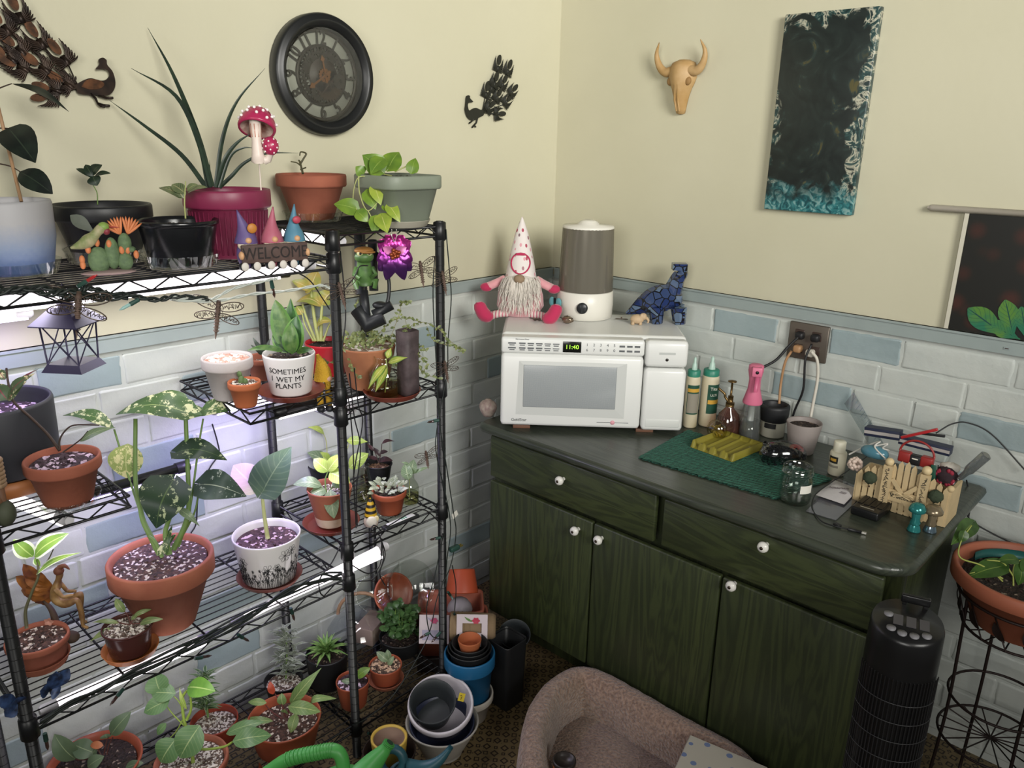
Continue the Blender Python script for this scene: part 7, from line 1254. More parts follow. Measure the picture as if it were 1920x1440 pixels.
cordt('tangled_light_string', 'dark tangled light string wound along the front of the long lower shelf', sg, .0027, m_gw, [(XP(84, 1375, X1), (0, 0, -1), m_bulb), (XP(545, 1140, X1), (0, .2, -1), m_bulb), (XP(446, 1190, X1), (0, .5, -.6), m_bulb), (XP(232, 1290, X1), (0, -.6, -.5), m_bulb), (XP(365, 1235, X1), (0, 1, -.3), m_bulb)])
XB_ = XF+.018
cordt('post_light_string', 'dark green light string twisted down the right post', [[XP(x, y, XB_) for x, y in ((836, 430), (842, 500), (846, 560), (840, 640), (838, 700), (820, 800), (818, 850), (836, 930), (845, 990), (838, 1050), (835, 1100))], [XP(x, y, XB_) for x, y in ((815, 480), (812, 560), (818, 680), (824, 790), (838, 880), (850, 960), (855, 1000), (845, 1060), (820, 1120), (800, 1200), (740, 1300), (690, 1345), (660, 1360))], [XP(x, y, XB_) for x, y in ((832, 1000), (815, 1080), (800, 1140), (808, 1190), (835, 1200))], [XP(x, y, XB_) for x, y in ((848, 1060), (855, 1100), (852, 1150))]], .0016, m_gw, [(XP(822, 788, XB_), (0, -1, .1), m_bulb), (XP(825, 1008, XB_), (0, -1, .2), m_bulb), (XP(826, 1185, XB_), (0, -1, -.5), m_bulb), (XP(852, 1150, XB_), (0, 0, -1), m_br_), (XP(840, 1110, XB_), (0, .6, -1), m_bt), (XP(690, 1375, XB_), (0, .8, -.6), m_bt), (XP(806, 1186, XB_), (0, -1, 0), m_bulb)])
p = XP(852, 1028, XB_); t = thing('string_plug', 'green plug end with brass prongs hanging beside the right post', 'plug', p); s = MB(); s.box((0, 0, 0), (.016, .035, .016), 0, bev=.004); s.build('plug_body', M('green_socket'), t)
for z in (-.004, .004): s = MB(); s.box((z, .024, 0), (.0015, .016, .005)); s.build('prong', M('brass_prong', '#b5a35a', .3, metal=.8), t)
p = XP(853, 965, XB_); s = MB(); s.box((0, 0, 0), (.001, .022, .018), 0, R=Mx.Rotation(.4, 3, 'X')); tag(s.build('paper_tag', M('white_paper'), loc=p), 'small white paper tag on the cord by the right post', 'tag')
X2 = XF+.02
cordt('cord_bundle', 'bundle of thin black cords running down in front of the middle post', [[XP(x, y, X2) for x, y in ((638, 470), (645, 540), (648, 600), (640, 680), (655, 760), (662, 840), (664, 920), (668, 990))], [XP(x, y, X2) for x, y in ((655, 700), (664, 780), (676, 840), (668, 920), (670, 985))], [XP(x, y, X2) for x, y in ((664, 690), (672, 760), (680, 790), (668, 860), (662, 900))], [XP(x, y, X2) for x, y in ((636, 555), (664, 520), (674, 500), (690, 498))], [XP(x, y, X2) for x, y in ((545, 505), (580, 525), (605, 560), (618, 580))]], .0016, m_bc, [], cat='cords')
sg = []
for pts in (((664, 1000), (690, 998), (712, 1005), (718, 1050), (700, 1085), (672, 1090)), ((712, 1005), (722, 1040), (712, 1075), (722, 1098)), ((705, 1000), (730, 985), (790, 955), (830, 985)), ((640, 1020), (622, 1055), (600, 1085), (600, 1110), (610, 1120)), ((660, 1060), (690, 1075), (712, 1060), (716, 1010)), ((690, 1010), (700, 985), (716, 1000), (700, 1015))): sg.append([XP(x, y, X2+R.uniform(-.004, .004)) for x, y in pts])
cordt('cord_tangle', 'tangle of black cords hanging in loops under the lower right shelf', sg, .0018, m_bc, [], cat='cords')
cord('cord', 'black cord running down the brick wall behind the splashed climbing plant', [XP(x, y, .012) for x, y in ((398, 795), (408, 830), (410, 852), (392, 880), (372, 930), (368, 980), (358, 1000))], .002, m_bc, 'cord')
# ---------------------------------------------------------------- floor things
def openpot(name, lab, c, R, r, h, mats, style='plain', rot=None, cat='plant pot', group=None, n=44, sq=0, depth=.9):
    t = MB(); w = max(.002, R*.045)
    o, q, zs = prof(style, R, r, h, h*depth); t.lathe(o, n, 0, sq=sq); t.lathe([(.0005, h*(1-depth)), (q*.99, h*(1-depth))], n, 0, sq=sq)
    ob_ = t.build(name, mats, loc=c)
    if rot: ob_.rotation_euler = rot
    return tag(ob_, lab, cat, group)
def tilt(a, ax=None):                                 # lean toward the eye by a
    return Mx.Rotation(a, 3, RT*1.0 if ax is None else ax).to_euler()
m_pgry = M('pale_grey_plastic', '#a8a49c', .45, var=.05); m_wpl = M('white_lilac_plastic', '#cfc9d0', .4); m_dgr = M('dark_grey_plastic', '#33373a', .45); m_nav = M('dark_navy_plastic', '#2a2f45', .4); m_blu = M('deep_blue_plastic', '#1f5f8a', .4)
f = fit(830, 1434, 757, 895, 1350, 36, .0); openpot('plant_pot', 'pale grey plastic pot at the bottom of the tilted stack on the floor', f[0], f[2], f[3], f[1], m_pgry, group=None)
top = f[0]+V((0, 0, f[1])); k = S(top); nv = top-V((0, 0, .055)); hN = .075
openpot('plant_pot', 'dark navy rimmed pot nested in the pale grey stack', top-V((0, 0, .046)), 61*k, 50*k, .05, m_nav, rot=tilt(rad(8)))
R_ = tilt(rad(20)); Rm = R_.to_matrix(); cW = D(826, 1318, top); hW = .085
openpot('plant_pot', 'white lilac pot with a yellow price sticker tilted inside the grey stack', cW-Rm @ V((0, 0, hW)), 62*k, 48*k, hW, m_wpl, 'terra', rot=R_)
a_ = Rm @ V((RT.x, RT.y, 0)); c_ = D(866, 1304, top, -.0); s = MB(); uu = (UP*.9+RT*.25).normalized(); s.prism([(-.009, -.012), (.009, -.012), (.009, .012), (-.009, .012)], .0012, (0, 0, 0), (RT*.95-UP*.25).normalized(), uu, 0); [s.tube([-FW*.0018+RT*x+UP*y, -FW*.0018+RT*(x+.004)+UP*(y+.003)], .0009, 5, 1) for x, y in ((-.003, .004), (-.002, -.001), (-.004, -.006))]; tag(s.build('price_sticker', [M('yellow_sticker', '#c9b22c', .6), ink], loc=c_-FW*.012), 'yellow price sticker inside the white lilac pot', 'sticker')
R2 = tilt(rad(24)); Rm2 = R2.to_matrix(); cB = D(811, 1314, top, -.012); hB = .085
openpot('plant_pot', 'dark grey empty pot tilted at the front of the nested stack', cB-Rm2 @ V((0, 0, hB)), 44*k, 31*k, hB, m_dgr, 'nurs', rot=R2)
# blue stack
f = fit(880, 1364, 832, 922, 1296, 32, 0); openpot('plant_pot', 'cream white pot under the blue pot beside the right post', f[0], f[2], f[3], f[1], M('cream_white_plastic', '#b5aea4', .45, var=.06), 'terra')
c = f[0]+V((0, 0, f[1]-.03)); k = S(c); zt_ = up_at(886, 1222, c).z; openpot('plant_pot', 'deep blue pot standing in the cream white pot', c, 47*k, 36*k, zt_-c.z, m_blu, 'terra')
c2_ = V((c.x, c.y, zt_)); 
for i, (r_, dz) in enumerate(((41, -.035), (37, -.026), (33, -.017))): openpot('plant_pot', ('outermost black nursery pot nested in the blue pot', 'middle black nursery pot nested in the blue pot', 'innermost black nursery pot nested in the blue pot')[i], c2_+V((0, 0, dz)), r_*k, r_*.78*k, .052, m_blkp, 'nurs')
pt_ = D(882, 1222, c2_); openpot('plant_pot', 'tiny terracotta coloured pot on top of the black nested pots', c2_+V((0, 0, .012)), 21.5*k, 18*k, up_at(882, 1197, c2_).z-c2_.z-.012, M('fresh_terracotta'))
# black square pots and things behind
f = fit(948, 1330, 918, 980, 1195, 24, 0); openpot('plant_pot', 'tall black square pot on the floor beside the cabinet', f[0], f[2]*.92, f[3], f[1], m_blkp, 'plain', sq=8, n=64)
openpot('plant_pot', 'second black square pot nested in the tall black square pot', f[0]+V((0, 0, .03)), f[2]*.82, f[3]*.95, f[1]-.035, m_blkp, 'plain', sq=8, n=64)
ref = f[0]+V((.03, .14, f[1])); ref.z = f[1]; cp = D(965, 1188, ref); openpot('plant_pot', 'dark pot with a pale rim tilted against the cabinet', cp-tilt(rad(30)).to_matrix() @ V((0, 0, .09)), 30*S(ref), 22*S(ref), .09, [m_dgr], 'nurs', rot=tilt(rad(30)))
# long terracotta trough
tc_ = V((.26, -.74, .20)); tr_ = MB(); L_, W2 = .36, .13
tdir = V((.55, .83, 0)); T2 = V((-.83, .55, 0)); m_tr = M('dusty_terracotta_plastic', '#9a5340', .55, var=.08)
a = XP(790, 1128, .20); A1 = V((.16, -.90, .215)); A1 = D(768, 1128, V((.20, -.88, .25))); B1 = D(893, 1150, V((.34, -.70, .25))); ctr = (A1+B1)/2; ex = (B1-A1); ex.z = 0; L_ = ex.length; an = math.atan2(ex.y, ex.x); zt_ = ctr.z
def trough(lab, c, L, W, h, mat, an):
    s = MB(); rows = []
    for sx, sy, z in ((.86, .74, 0), (.94, .9, h*.82), (1, 1, h*.83), (1, 1, h), (.95, .9, h), (.9, .84, h*.8), (.8, .66, .012)):
        rows.append([(L/2*sx*(1 if abs(cos(t)) > .02 else 0)*(abs(cos(t))**.25)*(1 if cos(t) > 0 else -1), W/2*sy*(abs(sin(t))**.25)*(1 if sin(t) > 0 else -1), z) for t in [2*pi*(j+.5)/40 for j in range(40)]])
    s.grid(rows, 0, True, True); k_ = len(s.v); s.f += [list(range(0, 40))[::-1], list(range(k_-40, k_))]; s.m += [0, 0]; s.s += [False]*2
    o = s.build('planter_trough', mat, loc=c); o.rotation_euler = (0, 0, an); return tag(o, lab, 'planter')
trough('lower dusty terracotta trough planter in the corner behind the right post', (ctr.x+.01, ctr.y+.03, zt_-.16), L_*1.12, .15, .115, m_tr, an)
trough('upper dusty terracotta trough planter stacked in the lower one', (ctr.x, ctr.y+.035, zt_-.075), L_*1.0, .15, .085, m_tr, an)
s = MB(); s.box((0, 0, 0), (L_*1.05, .14, zt_-.16), 0, bev=.004); o = s.build('storage_crate', M('dark_brown_crate', '#241a18', .5), loc=(ctr.x+.01, ctr.y+.03, (zt_-.16)/2)); o.rotation_euler = (0, 0, an); tag(o, 'dark brown crate on the floor under the trough planters', 'crate')
ref = V((ctr.x+.06, ctr.y+.10, zt_)); pz = D(866, 1086, ref); k = S(ref); Rt = Mx.Rotation(rad(180)-rad(30), 3, RT).to_euler(); openpot('plant_pot', 'upturned orange terracotta pot leaning on the trough by the cabinet', pz+V((0, 0, .04)), 30*k, 24*k, 44*k, M('bright_orange_plastic', '#a8482c', .45), 'plain', rot=Rt)
ref = V((ctr.x+.05, ctr.y+.03, zt_)); pz = D(862, 1136, ref); k = S(ref); s = MB(); s.lathe([(24*k, 0), (22*k, 8*k), (16*k, 17*k), (8*k, 22*k), (.0005, 23*k)], 28); tag(s.build('grey_bowl', M('grey_plastic_bowl', '#8d878c', .4), loc=pz-V((0, 0, .012))), 'upturned grey bowl lying in the trough planter', 'bowl')
# seed kits
def kit(lab, x0, y0, x1, y1, ref, col, win):
    a, b_ = D(x0, y1, ref), D(x1, y0, ref); c = (a+b_)/2; w_, h_ = (x1-x0)*S(ref), (y1-y0)*S(ref); t = thing('seed_kit_sleeve', lab, 'seed kit', c, rot=None); ax = V((RT.x, RT.y, 0)).normalized(); ay = (V((0, 0, 1))*.95-V((FW.x, FW.y, 0)).normalized()*-.3).normalized(); nz = ax.cross(ay)
    R = Mx((ax, ay, nz)).transposed(); t.rotation_euler = R.to_euler(); s = MB(); hw, hh = w_/2, h_/2
    if win:
        wx_, wy_ = hw*.62, hh*.30; wy0 = hh*.15; o_ = [(-hw, -hh), (hw, -hh), (hw, hh), (-hw, hh)]; i_ = [(-wx_, wy0-wy_), (wx_, wy0-wy_), (wx_, wy0+wy_), (-wx_, wy0+wy_)]
        for z in (0, .0012): s.add([(x, y, z) for x, y in o_+i_], [(i, (i+1) % 4, 4+(i+1) % 4, 4+i) for i in range(4)], 0, False)
    else: s.box((0, 0, 0), (w_, h_, .002))
    s.build('card', M('pinkish_white_card', '#cbbfc4', .6), t); s = MB()
    for i in range(6): a = 2*pi*i/6; s.leaf((hw*(.25 if win else .0), hh*.62, .002), (hw*(.25 if win else .0)+cos(a)*.013, hh*.62+sin(a)*.011, .003), .010, up=(0, 0, 1), nl=5, nw=3, arch=0)
    s.build('printed_flower', M(col, {'printed_rose': '#b3384f', 'printed_pink': '#c9567d'}[col], .6), t); s = MB(); 
    for i in range(3): s.leaf((-hw*.1, hh*.55, .0018), (-hw*.5+.012*i, hh*(.85-.1*i), .0018), .006, up=(0, 0, 1), nl=5, nw=3, arch=0)
    if not win: s.box((0, -hh*.4, .0015), (w_*.8, h_*.35, .0006))
    s.build('printed_leaves', M('printed_green', '#5f8248', .6) if win else M('lilac_print', '#a9a2b8', .6), t); return c, ax, ay, nz, w_, h_
rk = V((.50, -.90, .26)); kit('white seed kit sleeve with a pink flower left of the right post', 786, 1153, 842, 1207, V((.38, -.86, .24)), 'printed_pink', False)
c, ax, ay, nz, w_, h_ = kit('white seed kit sleeve with an oval window right of the right post', 856, 1152, 914, 1212, rk, 'printed_rose', True)
R = Mx((ay, nz, ax)).transposed(); s = MB(); hp = .10; k = S(rk); prof_ = [(.0005, 0), (26*k, 0), (26*k, .002), (20*k, 52*k), (19*k, 86*k), (.0005, 86*k)]; s.lathe([(26*k, -50*k), (25.5*k, -10*k), (24*k, 30*k), (20*k, 36*k), (.0005, 36*k)], 28, 0)
for i in range(5): s.lathe([(26.4*k, (-46+i*8)*k), (27*k, (-45+i*8)*k), (26.4*k, (-44+i*8)*k)], 28, 0)
pb = c-nz*(-.0)-nz*28*k+ax*8*k; o = s.build('fibre_pot_stack', M('tan_fibre', '#8a7459', .9, bump=.3, var=.1), loc=pb); Rz = Mx((ay, nz, ax)).transposed(); o.rotation_euler = Rz.to_euler(); tag(o, 'stack of tan fibre pots lying on its side behind the windowed sleeve', 'fibre pots')
# clear trays leaning by the wall
def disc(lab, x, y, ref, rpx, tl, mat, h=.03, nm='clear_tray', cat='tray', yaw=0.0):
    p = D(x, y, ref); k = S(ref); s = MB(); R_ = rpx*k; s.lathe([(.0005, 0), (R_*.86, 0), (R_*.9, .003), (R_*.97, h), (R_*1.05, h), (R_*1.05, h+.002), (R_*.95, h+.002), (R_*.86, .005), (.0005, .004)], 40); o = s.build(nm, mat, loc=p); o.rotation_euler = (Mx.Rotation(yaw, 3, 'Z') @ Mx.Rotation(tl, 3, RT)).to_euler(); return tag(o, lab, cat)
rw = V((.09, -.93, .36)); disc('red brown saucer leaning on the brick wall behind the jade plant', 735, 1112, rw, 36, rad(62), m_oplast, .018, 'plant_saucer', 'saucer', .5)
disc('large clear saucer leaning against the red brown saucer', 757, 1100, rw+V((.03, .02, .02)), 48, rad(66), m_cleart, .05, 'clear_saucer', 'saucer', .7); disc('clear saucer leaning behind the back post', 700, 1112, V((.06, -1.0, .36)), 34, rad(60), m_cleart, .03, 'clear_saucer', 'saucer', .3)
p = D(636, 1222, V((.16, -1.06, .14))); k = S(p); s = MB(); s.ell((0, 0, 0), (66*k, 66*k, 84*k), 0, 36, 16, z0=.0, z1=.995); s.lathe([(66*k, -.004), (69*k, -.004), (69*k, 0), (66*k, .001)], 36); tag(s.build('clear_dome', clear('dome_plastic', '#eef0f4', .06, .04), loc=(.13, -1.075, ZB+.006)), 'large clear plastic dome standing behind the spiky rosette', 'dome')
s = MB(); s.box((0, 0, .03), (.07, .11, .06), 0, bev=.002); o = s.build('cardboard_box', M('pale_cardboard', '#a08a7a', .8, var=.1), loc=(.10, -1.00, ZB+.004)); o.rotation_euler = (0, 0, .4); tag(o, 'pale cardboard box under the clear dome', 'box')
s = MB(); s.tube([(.075*cos(a), .0, .075*sin(a)) for a in [pi*i/14 for i in range(15)]], .006, 8); o = s.build('tan_hoop', M('tan_rubber_hoop', '#8d6f55', .6), loc=(.085, -1.03, ZB+.10)); o.rotation_euler = (0, 0, .9); tag(o, 'tan curved hoop behind the clear dome', 'hoop')
# yellow tub in a brown pot
f = fit(735, 1440, 700, 790, 1392, 34, 0); 
cy2 = Z(730, 1400, .11); k = S(cy2); openpot('plant_pot', 'dark brown pot holding the yellow cup on the floor', V((cy2.x, cy2.y, 0)), 50*k, 38*k, .10, M('dark_brown_plastic', '#2f241f', .5), 'plain')
cc2 = V((cy2.x, cy2.y, .012)); zt2 = up_at(727, 1382, cc2).z; t = thing('yellow_cup', 'yellow plastic cup with a pale inside standing in the brown pot', 'cup', cc2); hc = zt2-.012; s = MB(); s.lathe([(.0005, 0), (26*k, 0), (34*k, hc-.004), (34*k, hc), (30*k, hc), (29*k, hc-.004)], 36); s.build('cup_wall', M('soft_yellow_plastic', '#c9a84c', .45), t); s = MB(); s.lathe([(29.5*k, hc-.003), (26*k, .03), (.0005, .03)], 36); s.build('cup_lining', M('pinkish_lining', '#a88f80', .6), t)
# watering cans
g0 = Z(640, 1470, .22); m_gcan = M('bright_green_plastic', '#4a9a4a', .4); m_tcan = M('teal_plastic', '#27505a', .4)
ref = V((g0.x, g0.y, .24)); wc = thing('watering_can', 'bright green watering can with a ribbed handle at the bottom edge', 'watering can', (ref.x, ref.y, 0)); T_ = Mx.Translation((-ref.x, -ref.y, 0)); k = S(ref)
hd = V((.55, -.83, 0))
s = MB(); s.lathe([(.0005, 0), (.085, 0), (.09, .006), (.085, .17), (.07, .215), (.03, .228), (.0005, .23)], 36); s.build('can_body', m_gcan, wc)
s = MB(); s.T = T_; P = curve([D(500, 1450, ref, .02), D(540, 1424, ref, .01), D(590, 1412, ref), D(625, 1407, ref), D(640, 1420, ref), D(645, 1450, ref)], 7); s.tube(P, 13*k, 16); ho = s.build('handle', m_gcan, wc); s = MB(); s.T = T_
for i in range(7, len(P)-15): d_ = (P[i+1]-P[i]); s.tube([P[i], P[i]+d_*.4], 14.2*k, 16)
s.build('grip_ribs', m_gcan, ho); s = MB(); s.T = T_; P = [D(672, 1462, ref, .0), D(700, 1430, ref, -.0), D(722, 1405, ref, .0), D(731, 1392, ref, .0)]; s.tube(P, [26*k, 20*k, 12*k, 9*k], 16); so = s.build('spout', m_gcan, wc); s = MB(); s.T = T_
for u_ in (.55, .7, .85): q0 = P[2].lerp(P[3], u_); s.tube([q0, q0+(P[3]-P[2])*.06], 12*k, 14)
s.tube([P[3], P[3]+(P[3]-P[2])*.06], 7*k, 12, 1); s.build('spout_thread', [m_gcan, M('dark_spout_hole', '#1c3a22', .7)], so)
ref = Z(760, 1440, .17); wc2 = thing('watering_can', 'dark teal watering can with an upturned spout at the bottom edge', 'watering can', (ref.x, ref.y, 0)); T_ = Mx.Translation((-ref.x, -ref.y, 0)); k = S(ref); s = MB(); s.lathe([(.0005, 0), (.06, 0), (.065, .006), (.058, .12), (.045, .155), (.034, .165), (.030, .160), (.028, .12), (.0005, .10)], 36); s.build('can_body', m_tcan, wc2)
s = MB(); s.T = T_; s.tube([D(735+19*cos(a)*1.15, 1428+24*sin(a), ref) for a in [2*pi*i/20 for i in range(20)]], 9*k, 12, closed=True); s.build('handle_ring', m_tcan, wc2); s = MB(); s.T = T_; s.tube(curve([D(765, 1445, ref), D(800, 1440, ref), D(825, 1425, ref), D(846, 1400, ref)], 5), [22*k, 20*k, 18*k, 16*k, 15*k, 14*k, 13*k, 12*k, 11*k, 10*k, 9*k, 8*k, 7*k, 6*k, 5.5*k, 5*k], 14); s.build('spout', m_tcan, wc2)
# fox planter
ref = Z(506, 1445, .18); k = S(ref); fx_ = thing('fox_planter', 'rust brown fox shaped planter head at the bottom edge', 'planter', (ref.x, ref.y, .0), rad(35)); m_fox = M('rust_fox_glaze', '#8d4a30', .45); s = MB(); s.lathe([(.0005, 0), (26*k, 0), (30*k, .01), (30*k, .13), (24*k, .165), (.0005, .175)], 24); s.build('body', m_fox, fx_)
for q_ in (-1, 1): s = MB(); s.tube([(q_*16*k, 0, .16), (q_*20*k, 0, .20)], [8*k, 1*k], 8); s.build('ear', m_fox, fx_); s = MB(); s.ell((q_*14*k, -22*k, .15), (8*k, 6*k, 8*k)); s.build('eye', m_white, fx_)
# cat bed
m_fle, n, b = base('taupe_fleece'); ob = n('ShaderNodeTexCoord').outputs['Object']; t1_ = n('ShaderNodeTexNoise', {'Vector': ob, 'Scale': 130.0, 'Detail': 4.0}).outputs[0]; n.l.new(n.ramp(t1_, [(.35, '#785f50'), (.65, '#a58a77')]), b.inputs['Base Color']); b.inputs['Roughness'].default_value = 1.0; b.inputs['Sheen Weight'].default_value = .4; n.l.new(n('ShaderNodeBump', {'Height': t1_, 'Strength': 1.0, 'Distance': .012}).outputs[0], b.inputs['Normal'])
zr = .17; pp_ = [Z(x, y, zr) for x, y in ((1000, 1440), (1003, 1370), (1030, 1305), (1085, 1270), (1160, 1270), (1240, 1305), (1320, 1360), (1385, 1418), (1430, 1500))]
pp_ += [Z(x, y, zr) for x, y in ((1420, 1610), (1330, 1680), (1200, 1690), (1090, 1640), (1020, 1540))]; ctr = sum(pp_, V())/len(pp_)
lim = CY-.022-.045; pp_ = [V((p.x, min(p.y, lim), 0)) for p in pp_]; ctr = V((ctr.x, ctr.y, 0)); bed = thing('pet_bed', 'taupe fleece pet bed with a raised bolster before the green cabinet', 'pet bed', ctr)
loop = curve(pp_+[pp_[0]], 6)[:-1]; rows = []; nL = len(loop)
for i, p in enumerate(loop):
    tg = (loop[(i+1) % nL]-loop[i-1]).normalized(); nn_ = V((tg.y, -tg.x, 0)); nn_ = nn_ if nn_.dot(p-ctr) > 0 else -nn_; row = []
    for j in range(16):
        a = 2*pi*j/16; cx_ = cos(a); sz = sin(a); w_ = .042*(1+.12*sin(i*.9)*.3); zc = .115; hh = .085
        row.append(p-ctr+nn_*(w_*(abs(cx_)**.75)*(1 if cx_ > 0 else -1))+V((0, 0, zc+hh*(abs(sz)**.85)*(1 if sz > 0 else -1)-(.03 if sz < 0 else 0))))
    rows.append(row)
rows.append(rows[0]); s = MB(); s.grid(rows, 0, True, True); s.v = [V((p.x+rnd.uniform(-.0015, .0015), p.y+rnd.uniform(-.0015, .0015), max(p.z, .002))) for p in s.v]; s.build('bolster', m_fle, bed)
s = MB(); rows = []
for i in range(10):
    k_ = i/9; rows.append([V(((p.x-ctr.x)*.93*(k_), (p.y-ctr.y)*.93*k_, .055+.045*(1-k_**2.5)+rnd.uniform(-.0015, .0015))) for p in loop])
s.grid(rows, 0, True, True); s.build('cushion', m_fle, bed)
# spotted cloth and candle
q = [Z(x, y, .20) for x, y in ((1293, 1383), (1440, 1445), (1420, 1560), (1240, 1500))]; m_dot, n, b = base('white_cloth_with_blue_dots'); ob = n('ShaderNodeTexCoord').outputs['Object']; v = n('ShaderNodeTexVoronoi', {'Vector': ob, 'Scale': 24.0, 'Randomness': .6}).outputs[0]; n.l.new(n.mix(n.math('LESS_THAN', v, .2), lin('#b5b0a0'), lin('#6a7a9c')), b.inputs['Base Color']); b.inputs['Roughness'].default_value = .9
c_ = sum(q, V())/4; s = MB(); rows = []
for zz2, f_ in ((-.012, .97), (-.008, 1), (.008, 1), (.012, .97)):
    rows.append([(q[i].lerp(q[(i+1) % 4], j/6)-c_)*f_+V((0, 0, zz2)) for i in range(4) for j in range(6)])
s.grid(rows, 0, True, True); s.f += [list(range(0, 24))[::-1], list(range(72, 96))]; s.m += [0, 0]; s.s += [False]*2; s.v = [p for p in s.v]; o = s.build('spotted_cloth', m_dot, loc=c_); tag(o, 'folded white cloth with blue dots lying on the pet bed', 'cloth')
p = Z(1058, 1432, .18); p.z = .105; k = S(p); h = up_at(1057, 1424, p).z-p.z; t = thing('candle_jar', 'small orange jar candle with a dark rim standing in the pet bed', 'candle', p); s = MB(); s.lathe([(.0005, 0), (19*k, 0), (20*k, .004), (21*k, h*.85)], 30); s.build('jar', M('orange_glass', '#a8602a', .2), t); s = MB(); s.lathe([(21*k, h*.84), (21.5*k, h*.9), (21.5*k, h), (18*k, h), (17.5*k, h*.9), (.0005, h*.88)], 30); s.build('dark_rim', M('dark_candle_rim', '#2c2623', .3), t)
# tower fan
fc = V((1.648, -.80, 0)); FHt = .82; fr_ = .066; tf_ = thing('tower_fan', 'black tower fan with a row of top buttons before the cabinet end', 'fan', fc, rad(18)); m_fan = M('glossy_black_plastic', '#141415', .3); m_fbt = M('fan_button', '#77767a', .4)
s = MB(); s.lathe([(.0005, 0), (.13, 0), (.135, .008), (.12, .022), (.07, .03)], 40); s.build('base', m_fan, tf_)
s = MB(); s.lathe([(fr_*.95, .03), (fr_, .04), (fr_, FHt-.05), (fr_*.99, FHt-.01), (fr_*.94, FHt), (.0005, FHt)], 48); s.v = [V((p.x*1.05, p.y, p.z+(p.y*.18 if p.z > FHt-.06 else 0))) for p in s.v]; s.build('housing', m_fan, tf_)
s = MB()
for i in range(26): a = -pi+.25+(pi-.5)*i/25; s.tube([(fr_*1.06*cos(a)*1.04, fr_*1.03*sin(a), .06), (fr_*1.06*cos(a)*1.04, fr_*1.03*sin(a), FHt-.10)], .0012, 5)
for j in range(14): z = .08+j*.045; s.tube([(fr_*1.07*cos(a)*1.04, fr_*1.04*sin(a), z) for a in [-pi+.25+(pi-.5)*i/16 for i in range(17)]], .0011, 5)
s.build('grille', M('dark_grey_grille', '#2f2f31', .4), tf_)
s = MB(); zt3 = lambda y: FHt+y*.18
for x, y in ((-.030, -.034), (-.010, -.042), (.012, -.042), (.034, -.034), (-.036, .006)): b_ = MB(); b_.lathe([(.009, zt3(y)-.002), (.009, zt3(y)+.0025), (.0005, zt3(y)+.003)], 18, c=(x, y, 0)); b_.build('button', m_fbt, tf_)
for x in (-.018, .006, .030): b_ = MB(); b_.box((x, -.006, zt3(-.006)+.0012), (.018, .03, .0015), 0, R=Mx.Rotation(.178, 3, 'X')); b_.build('marking_panel', M('grey_panel', '#4a484b', .5), tf_)
s = MB(); s.box((.012, .05, FHt+.022), (.055, .012, .018), 0, bev=.003); s.box((-.008, .05, FHt+.008), (.008, .010, .02)); s.box((.032, .05, FHt+.008), (.008, .010, .02)); s.build('carry_handle', m_fan, tf_)
# plant stand with wide pot
zr = .735; c = Z(1905, 1066, zr); k = S(c); Rr = 128*k; c = V((max(c.x, CX1+.035+Rr), min(c.y, -Rr-.012), 0)); hP = .15
st = thing('plant_stand', 'dark wire plant stand with leaf scrolls at the right edge', 'plant stand', c); m_st = M('dark_bronze_wire', '#2a1f1d', .5, metal=.4); zs = zr-hP
for a in (.5, 2.1, 3.7, 5.3): s = MB(); s.tube(curve([(Rr*.75*cos(a), Rr*.75*sin(a), zr-.07), (Rr*.72*cos(a), Rr*.72*sin(a), zs-.06), (Rr*.70*cos(a), Rr*.70*sin(a), .3), (Rr*.78*cos(a), Rr*.78*sin(a), .004)], 6), .0042, 8); s.build('leg', m_st, st)
for z, f_ in ((zr-.07, .86), (zs-.012, .72), (.36, .70), (.24, .74)): s = MB(); s.tube([(Rr*f_*cos(2*pi*i/40), Rr*f_*sin(2*pi*i/40), z) for i in range(40)], .0035, 8, closed=True); s.build('ring', m_st, st)
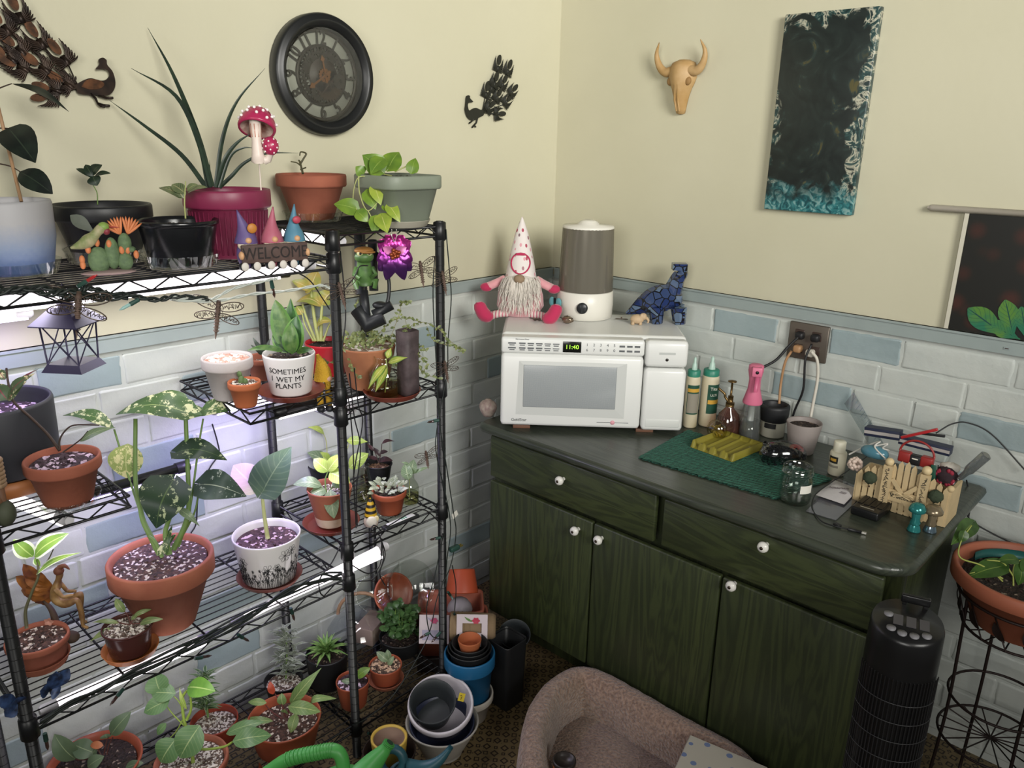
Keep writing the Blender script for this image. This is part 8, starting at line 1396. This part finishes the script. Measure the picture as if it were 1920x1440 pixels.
for i in range(14):
    a = 2*pi*i/14; s = MB(); s.tube([(Rr*.86*cos(a), Rr*.86*sin(a), zr-.07), (Rr*.74*cos(a+.25), Rr*.74*sin(a+.25), zs-.012)], .002, 5); s.leaf((Rr*.83*cos(a), Rr*.83*sin(a), zr-.09), (Rr*.77*cos(a+.2), Rr*.77*sin(a+.2), zs+.01), .022, up=(cos(a), sin(a), 0), nl=6, nw=3); s.build('leaf_scroll', m_st, st)
for z, q_ in ((zs-.012, .72), (.24, .74)):
    s = MB()
    for i in range(8): a = pi*i/8; s.tube([(Rr*q_*cos(a), Rr*q_*sin(a), z), (-Rr*q_*cos(a), -Rr*q_*sin(a), z)], .002, 5)
    s.build('shelf_wires', m_st, st)
pw = thing('potted_plant', 'wide terracotta coloured bowl of trailing pothos on the wire plant stand', 'potted plant', c+V((0, 0, zs)))
o_, q_, zs_ = prof('terra', Rr, Rr*.62, hP, .03); s = MB(); s.lathe(o_, 56); s.build('pot', M('salmon_terracotta_plastic', '#a35f47', .55), pw); soil(pw, q_, zs_, m_soild, 5); s = MB(); s.lathe([(Rr*.80, hP-.028), (Rr*.78, hP-.006), (Rr*.76, hP-.028)], 30, 0, arc=(.5, 2.9)); s.build('teal_liner', M('teal_liner', '#2a6a66', .4), pw)
top = c+V((0, 0, zr)); m_dp = leafmat('dark_pothos_leaf', '#4a6a30', '#3a5628', rib='#7d9248', ribw=.04)
ST(pw, [([(1880, 1085), (1840, 1060), (1800, 1045), (1802, 1015), (1822, 985)], 2.4), ([(1900, 1080), (1880, 1055), (1850, 1050)], 2.4), ([(1900, 1100), (1902, 1060), (1925, 1045)], 2.2), ([(1880, 1090), (1855, 1070), (1818, 1075)], 2)], M('yellow_green_petiole', '#9aa352', .5), top)
LF(pw, [(1822, 982, 1785, 1020, 34, dict(H, d0=.05, d1=.0, u=.5)), (1808, 998, 1800, 1018, 20, dict(H)), (1880, 1062, 1812, 1082, 40, dict(H, u=.6)), (1915, 1060, 1910, 1098, 32, dict(H)), (1905, 1050, 1870, 1052, 24, dict(H, u=.6)), (1930, 1050, 1925, 1085, 40, dict(H))], m_dp, top)
